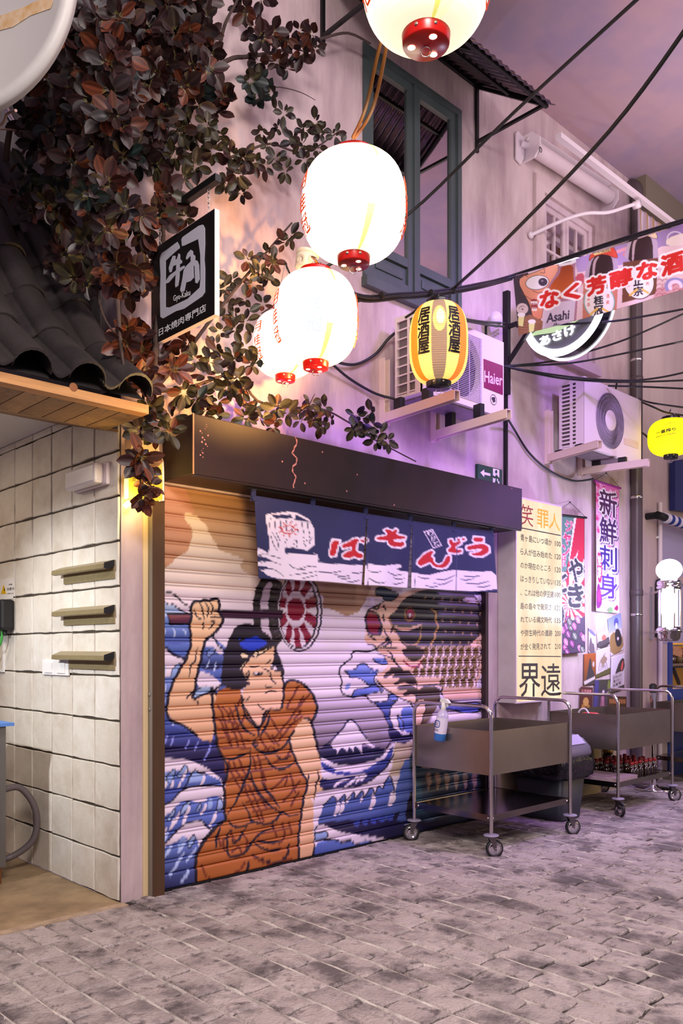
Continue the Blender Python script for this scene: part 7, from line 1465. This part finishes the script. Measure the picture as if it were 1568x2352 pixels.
# ---- things on the second trolley
rb = random.Random(4); M_SOY = mat('soy_sauce', (34, 16, 10), .06, spec=.8, coat=.6); M_GLS = mat('bottle_glass', (120, 104, 98), .05, alpha=.55, spec=.8); M_CAPR = mat('cap_red', (150, 26, 34), .4)
bot0 = None; k = 0
for r_ in range(4):
    for c_ in range(7):
        x = 4.36 + c_ * .082 + r_ * .012 + rb.uniform(-.008, .008); y = -.60 + r_ * .10 + rb.uniform(-.01, .01)
        if (r_ == 0 and c_ < 1): continue
        if bot0 is None:
            bot0 = empty('sauce_bottle', (0, 0, 0), 'small glass bottle of dark sauce with a red cap on the lower shelf', 'bottle', 'sauce bottles on the second trolley')
            b = MB(); b.lathe([(1e-5, .0), (.028, .0), (.030, .008), (.028, .045), (.020, .075), (1e-5, .076)], (0, 0, 0), 14); b.build('sauce', M_SOY, bot0)
            b = MB(); b.lathe([(.0205, .075), (.016, .090), (.015, .104), (1e-5, .105)], (0, 0, 0), 14); b.build('neck', M_GLS, bot0)
            b = MB(); b.lathe([(.018, .1), (.020, .104), (.019, .122), (.012, .126), (1e-5, .126)], (0, 0, 0), 14); b.build('cap', M_CAPR, bot0); o = bot0
        else: o = copy_tree(bot0, (0, 0, 0))
        o.location = (x, y, .2685)
jar = empty('glass_jar', (4.86, -.2, .27), 'small round gold topped jar behind the sauce bottles', 'jar')
b = MB(); b.lathe([(1e-5, 0), (.045, 0), (.05, .02), (.05, .10), (.042, .13), (1e-5, .131)], (4.86, -.16, .2685), 18); b.build('jar_body', M_SOY, jar)
b = MB(); b.lathe([(.044, .125), (.046, .13), (.046, .16), (.03, .185), (1e-5, .19)], (4.86, -.16, .2685), 18); b.build('lid', mat('lid_gold', (176, 140, 70), .3, metal=.8), jar)
pp2 = empty('paper_stack', (4.2, -.4, .27), 'pale flat cardboard sheet on the lower shelf beside the bottles', 'cardboard')
b = MB(); b.prism([(4.06, -.68, .2685), (4.40, -.68, .2685), (4.36, -.10, .2685), (4.06, -.10, .2685)], (0, 0, .03)); b.build('sheet', mat('cardboard_pale', (176, 150, 156), .8, var=.4, vscale=8), pp2)
b = MB(); b.prism([(4.08, -.60, .30), (4.30, -.56, .30), (4.24, -.18, .30), (4.08, -.14, .30)], (0, 0, .012)); b.build('folded_flap', mat('cardboard_mauve', (150, 124, 140), .8), pp2)
o = MB(); o.tube(spline([(4.12, -.40, .79), (4.12, -.37, .835), (4.125, -.34, .845), (4.12, -.31, .83), (4.12, -.30, .78), (4.14, -.36, .55), (4.12, -.40, .54)], 6), .007, 7); o.build('white_strap', mat('strap_white', (232, 220, 236), .6), None, 'white bag handle sticking up out of the second trolley', 'handle')
o = MB(); o.lathe([(1e-5, .2), (.06, .24), (.085, .255), (.06, .27), (1e-5, .275)], (4.30, -.30, .53), 14); o.lathe([(1e-5, 0), (.08, 0), (.085, .23), (.0851, .255)], (4.30, -.30, .531), 14); o.build('red_tub', mat('tub_red', (190, 30, 40), .5), None, 'red tub just showing above the second trolley side', 'tub')

# ================================================================== BIN
bn = empty('waste_bin', (3.56, -.30, 0), 'dark waste bin with grey lid and black bag behind the near trolley', 'bin')
bx_, by_ = 3.62, -.33
def ring4(w, d, z, rr=.04, n=5):
    out = []
    for qx, qy, a0 in ((1, -1, -PI / 2), (1, 1, 0), (-1, 1, PI / 2), (-1, -1, PI)):
        for i in range(n): a = a0 + PI / 2 * i / (n - 1); out.append((bx_ + qx * (w - rr) + rr * math.cos(a), by_ + qy * (d - rr) + rr * math.sin(a), z))
    return out
def loft(rs, cap=True):
    b = MB(); n = len(rs[0]); vs = [p for r in rs for p in r]; fs = [(i * n + j, i * n + (j + 1) % n, (i + 1) * n + (j + 1) % n, (i + 1) * n + j) for i in range(len(rs) - 1) for j in range(n)]
    if cap: fs += [tuple(range(n))[::-1], tuple(range((len(rs) - 1) * n, len(rs) * n))]
    b.add(vs, fs, 0, True); return b
loft([ring4(.15, .19, .0), ring4(.155, .195, .02), ring4(.19, .235, .46)]).build('body', mat('bin_body', (44, 48, 56), .5), bn, bevel=.0)
rbn = random.Random(8); rs = []
for i, (s_, z) in enumerate(((.20, .34), (.235, .37), (.25, .42), (.245, .47), (.232, .50), (.222, .52))): rs.append([(x + rbn.uniform(-.014, .014), y + rbn.uniform(-.014, .014), z_ + rbn.uniform(-.018, .018)) for x, y, z_ in ring4(s_, s_ + .04, z, .07, 7)])
loft(rs, False).build('bin_bag', mat('bag_black', (16, 15, 20), .18, bump=.8, bscale=22), bn)
loft([ring4(.222, .262, .50, .06), ring4(.228, .268, .53, .06), ring4(.22, .26, .575, .06), ring4(.18, .22, .64, .06), ring4(.13, .17, .67, .05)]).build('lid', mat('lid_grey', (104, 98, 114), .4), bn)
b = MB(); b.prism([(bx_ - .12, by_ - .245, .60), (bx_ + .12, by_ - .245, .60), (bx_ + .10, by_ - .19, .668), (bx_ - .10, by_ - .19, .668)], (0, -.006, .004)); b.build('lid_flap', mat('flap_lilac', (178, 166, 200), .35), bn)
# ================================================================== STANCHION
st = empty('queue_stanchion', (5.45, -.33, 0), 'chrome queue stanchion with round base behind the second trolley', 'stanchion')
b = MB(); b.lathe([(1e-5, .0), (.17, .0), (.175, .012), (.16, .022), (.05, .034), (.04, .05), (1e-5, .05)], (5.46, -.30, .001), 36); b.build('base', M_CHROME, st)
b = MB(); b.tube([(5.46, -.30, .045), (5.46, -.30, .95)], .028, 16); b.build('post', M_CHROME, st)
b = MB(); b.lathe([(.03, 0), (.036, .01), (.036, .07), (.02, .085), (1e-5, .088)], (5.46, -.30, .93), 18); b.build('head', M_BLACKP, st)

# ================================================================== DRAINPIPE, CONDUIT
dp = empty('drain_pipe', (5.53, -.06, 0), 'dark brown drainpipe running up the corner of the facade', 'pipe')
M_PIPE = mat('pipe_brown', (84, 72, 74), .38, var=.3, vscale=3, col2=(64, 54, 58)); px_ = onY(1462, 1400, -.07)[0]
b = MB(); b.tube([(px_, -.07, .0), (px_, -.07, 5.80)], .055, 18); b.tube(spline([(px_, -.07, 5.78), (px_, -.07, 5.86), (px_, -.04, 5.92), (px_, .03, 5.94)], 5), .062, 18); b.build('pipe', M_PIPE, dp)
for yy in (828, 1143, 1412):
    z = onY(1462, yy, -.07)[2]; b = MB(); b.lathe([(.056, -.012), (.0585, -.010), (.0585, .010), (.056, .012)], (px_, -.07, z), 22); b.box((px_ + .05, -.075, z - .01), (px_ + .08, -.06, z + .01)); b.build('pipe_clamp', M_CHROME, dp)
for z in (1.9, 4.0): b = MB(); b.lathe([(.056, -.03), (.060, -.028), (.060, .028), (.056, .03)], (px_, -.07, z), 20); b.build('socket_joint', M_PIPE, dp)
b = MB(); b.box((5.64, -.05, 0), (5.74, 0, 5.75)); b.build('trim_corner', mat('corner_brown', (126, 104, 98), .8, var=.4, vscale=4), kind='structure', centre=False)
wp = empty('white_pipe', (6.19, -.05, 0), 'thin white conduit down the far wall beside the barber light', 'pipe')
xw = onY(1516, 1300, -.05)[0]; b = MB(); b.tube([(xw, -.05, 0), (xw, -.05, 2.86)], .022, 10); b.build('pipe', mat('pipe_white', (222, 208, 212), .4), wp)
for z in (.6, 1.5, 2.5): b = MB(); b.box((xw - .03, -.05, z - .012), (xw + .03, -.02, z + .012)); b.build('pipe_clip', M_WHITE, wp)

# ================================================================== BARBER LIGHT
bp = empty('barber_light', (0, 0, 0), 'chrome barber pole light with white globe and glowing cylinder', 'lamp')
cB = dep(1536, 1400, 7.6); s_ = 7.6 / FPX; zz = lambda y: CAMH + (HZ - y) * s_; rr = lambda w: w * s_
M_GLOBE = mat('globe_glow', (255, 255, 255), .3, emit=6.0, ecol=(214, 218, 255))
b = MB(); R = rr(29); zc = zz(1309); b.lathe([(max(1e-5, R * math.sin(a)), -R * .86 * math.cos(a)) for a in np.linspace(0, PI, 18)], (cB[0], cB[1], zc), 28); b.build('globe', M_GLOBE, bp)
b = MB(); b.lathe([(1e-5, zz(1331)), (rr(20), zz(1331)), (rr(27), zz(1336)), (rr(27), zz(1343)), (rr(24), zz(1345)), (rr(28), zz(1347)), (rr(28), zz(1351)), (rr(22), zz(1355)), (1e-5, zz(1355))], (cB[0], cB[1], 0), 32); b.build('top_cap', M_CHROME, bp)
b = MB(); b.lathe([(rr(19), zz(1354)), (rr(19), zz(1440))], (cB[0], cB[1], 0), 28); b.build('glow_cylinder', M_GLOBE, bp)
for q in range(5): a = q * 2 * PI / 5 + .3; b = MB(); b.tube([(cB[0] + rr(24) * math.cos(a), cB[1] + rr(24) * math.sin(a), zz(1355)), (cB[0] + rr(24) * math.cos(a), cB[1] + rr(24) * math.sin(a), zz(1440))], rr(2.2), 8); b.build('glass_rod', M_CHROME, bp)
b = MB(); b.lathe([(1e-5, zz(1438)), (rr(22), zz(1438)), (rr(29), zz(1446)), (rr(29), zz(1452)), (rr(25), zz(1454)), (rr(25), zz(1464)), (rr(20), zz(1472)), (1e-5, zz(1473))], (cB[0], cB[1], 0), 32); b.build('bottom_cup', M_CHROME, bp)
pl_ = bpy.data.lights.new('barber_bulb', 'POINT'); pl_.energy = 60; pl_.color = (.66, .70, 1.0); pl_.shadow_soft_size = .12; po = bpy.data.objects.new('barber_bulb', pl_); COL.objects.link(po); po.location = (cB[0] - .16, cB[1] - .10, zz(1385))
w0 = onY(1493, 1400, -.02); b = MB(); b.box((w0[0] - .03, -.035, zz(1466)), (w0[0] + .02, -.02, zz(1330))); b.build('wall_plate', M_CHROME, bp)
for y in (1350, 1449): b = MB(); b.beam((w0[0], -.03, zz(y)), (cB[0], cB[1], zz(y)), .03, .022); b.build('arm', M_CHROME, bp)
b = MB(); b.tube(spline([(w0[0] + .1, -.04, zz(1460)), (w0[0] + .1, -.04, zz(1330)), (w0[0] + .13, -.05, zz(1312)), (w0[0] + .22, -.06, zz(1308))], 6), .016, 8); b.build('cable', M_CABLE, bp)

# ================================================================== FAR SHOP
M_BLU = mat('shop_blue', (44, 66, 140), .4); M_BLUD = mat('shop_blue_dark', (30, 44, 104), .4)
sh = empty('window_3', (7.4, 0, .9)); sh['kind'] = 'structure'
b = MB(); b.box((6.36, -.04, .0), (6.44, .05, 1.42)); b.box((6.44, -.035, .0), (9.2, .02, .66)); b.box((6.44, -.045, .66), (9.2, .02, .74)); b.box((6.44, -.04, .74), (9.2, .02, .92)); b.build('frame', M_BLU, sh)
b = MB(); b.box((6.36, -.05, 2.05), (9.2, .0, 2.12)); b.build('trim_4', M_PLASTER2, sh)
b = MB(); b.box((6.42, .9, .3), (9.3, .95, 2.2)); b.box((6.40, .2, .3), (6.42, .95, 2.2)); b.build('wall_interior', mat('interior_amber', (226, 182, 90), .7), sh)
b = MB(); b.box((6.6, .35, 1.98), (9.0, .6, 2.02)); b.build('ceiling_lamp', mat('lamp_warm', (255, 226, 140), .5, emit=9.0, ecol=(255, 214, 120)), sh)
b = MB(); b.box((6.44, .5, 1.15), (9.2, .88, 1.17)); b.box((6.44, .5, 1.38), (9.2, .88, 1.40)); b.build('shelf', M_STEEL, sh)
for i in range(10): b = MB(); b.lathe([(1e-5, 0), (.05, 0), (.06, .06), (.045, .10), (1e-5, .1)], (6.62 + i * .2, .62, 1.17), 12); b.build('bowl', M_BRASS if i % 2 else M_STEEL, sh)
b = MB(); b.beam((6.44, .1, .96), (6.62, .1, 1.14), .03, .03); b.beam((6.9, .1, .96), (6.75, .1, 1.14), .03, .03); b.beam((6.44, .1, 1.15), (7.4, .1, 1.15), .04, .02); b.build('counter_rail', M_BLACK, sh)
card = MB(); p = [onY(1546, 1483, -.03), onY(1567, 1490, -.03), onY(1566, 1510, -.03), onY(1546, 1504, -.03)]; card.prism(p, (0, .004, 0)); card.build('menu_card', mat('card_peach', (206, 160, 120), .6, var=.8, vscale=30, col2=(180, 90, 50)), None, 'peach menu card above the lit shop window at the right edge', 'card')
sgn = MB(); p = [onY(1537, 1060, -.04), onY(1600, 1050, -.04), onY(1600, 1182, -.04), onY(1537, 1173, -.04)]; sgn.prism(p, (0, -.06, 0)); sgn.build('blue_shop_sign', mat('sign_navy', (24, 34, 96), .4), None, 'plain dark blue shop sign board at the right edge', 'sign')
av = empty('striped_awning', (6.5, -.2, 2.6), 'rolled blue and white striped awning with black end cap', 'awning')
q0, q1 = onY(1509, 1183, -.14), onY(1640, 1228, -.14); n = 9
for i in range(n):
    b = MB(); a_, b_ = q0.lerp(q1, .12 + .88 * i / n), q0.lerp(q1, .12 + .88 * (i + 1) / n); m_ = a_.lerp(b_, .5); b.tube([a_, m_], .052, 14); b.build('stripe', mat('awning_white', (226, 220, 236), .6), av); b = MB(); b.tube([m_, b_], .052, 14); b.build('stripe', mat('awning_blue', (30, 52, 140), .6), av)
b = MB(); b.tube([q0, q0.lerp(q1, .12)], .04, 14); b.tube([q0 + Vector((.01, .02, 0)), q0 + Vector((.01, .14, .0))], .035, 12); b.lathe([(1e-5, .012), (.012, .01), (.014, 0)], q0.lerp(q1, .1) + Vector((0, -.04, 0)), 10, (0, -1, 0)); b.build('end_cap', M_BLACKP, av)
b = MB(); p = [onY(1519, 1205, -.012), onY(1600, 1232, -.012), onY(1600, 1476, -.012), onY(1519, 1478, -.012)]; b.prism(p, (0, -.012, 0)); b.build('trim_panel', mat('panel_lavender', (178, 168, 200), .4), kind='structure', centre=False)
# a low ledge of old plaster by the bin
b = MB(); b.prism([(3.98, -.04, .0), (4.3, -.04, .0), (4.28, -.14, .0), (4.0, -.15, .0)], (0, 0, .03)); b.build('plaster_lump', mat('plaster_old', (180, 164, 128), .9, bump=.6), None, 'flat lump of old plaster on the paving beside the bin', 'rubble')

bpy.data.objects.remove(_fo); bpy.data.curves.remove(_fc)
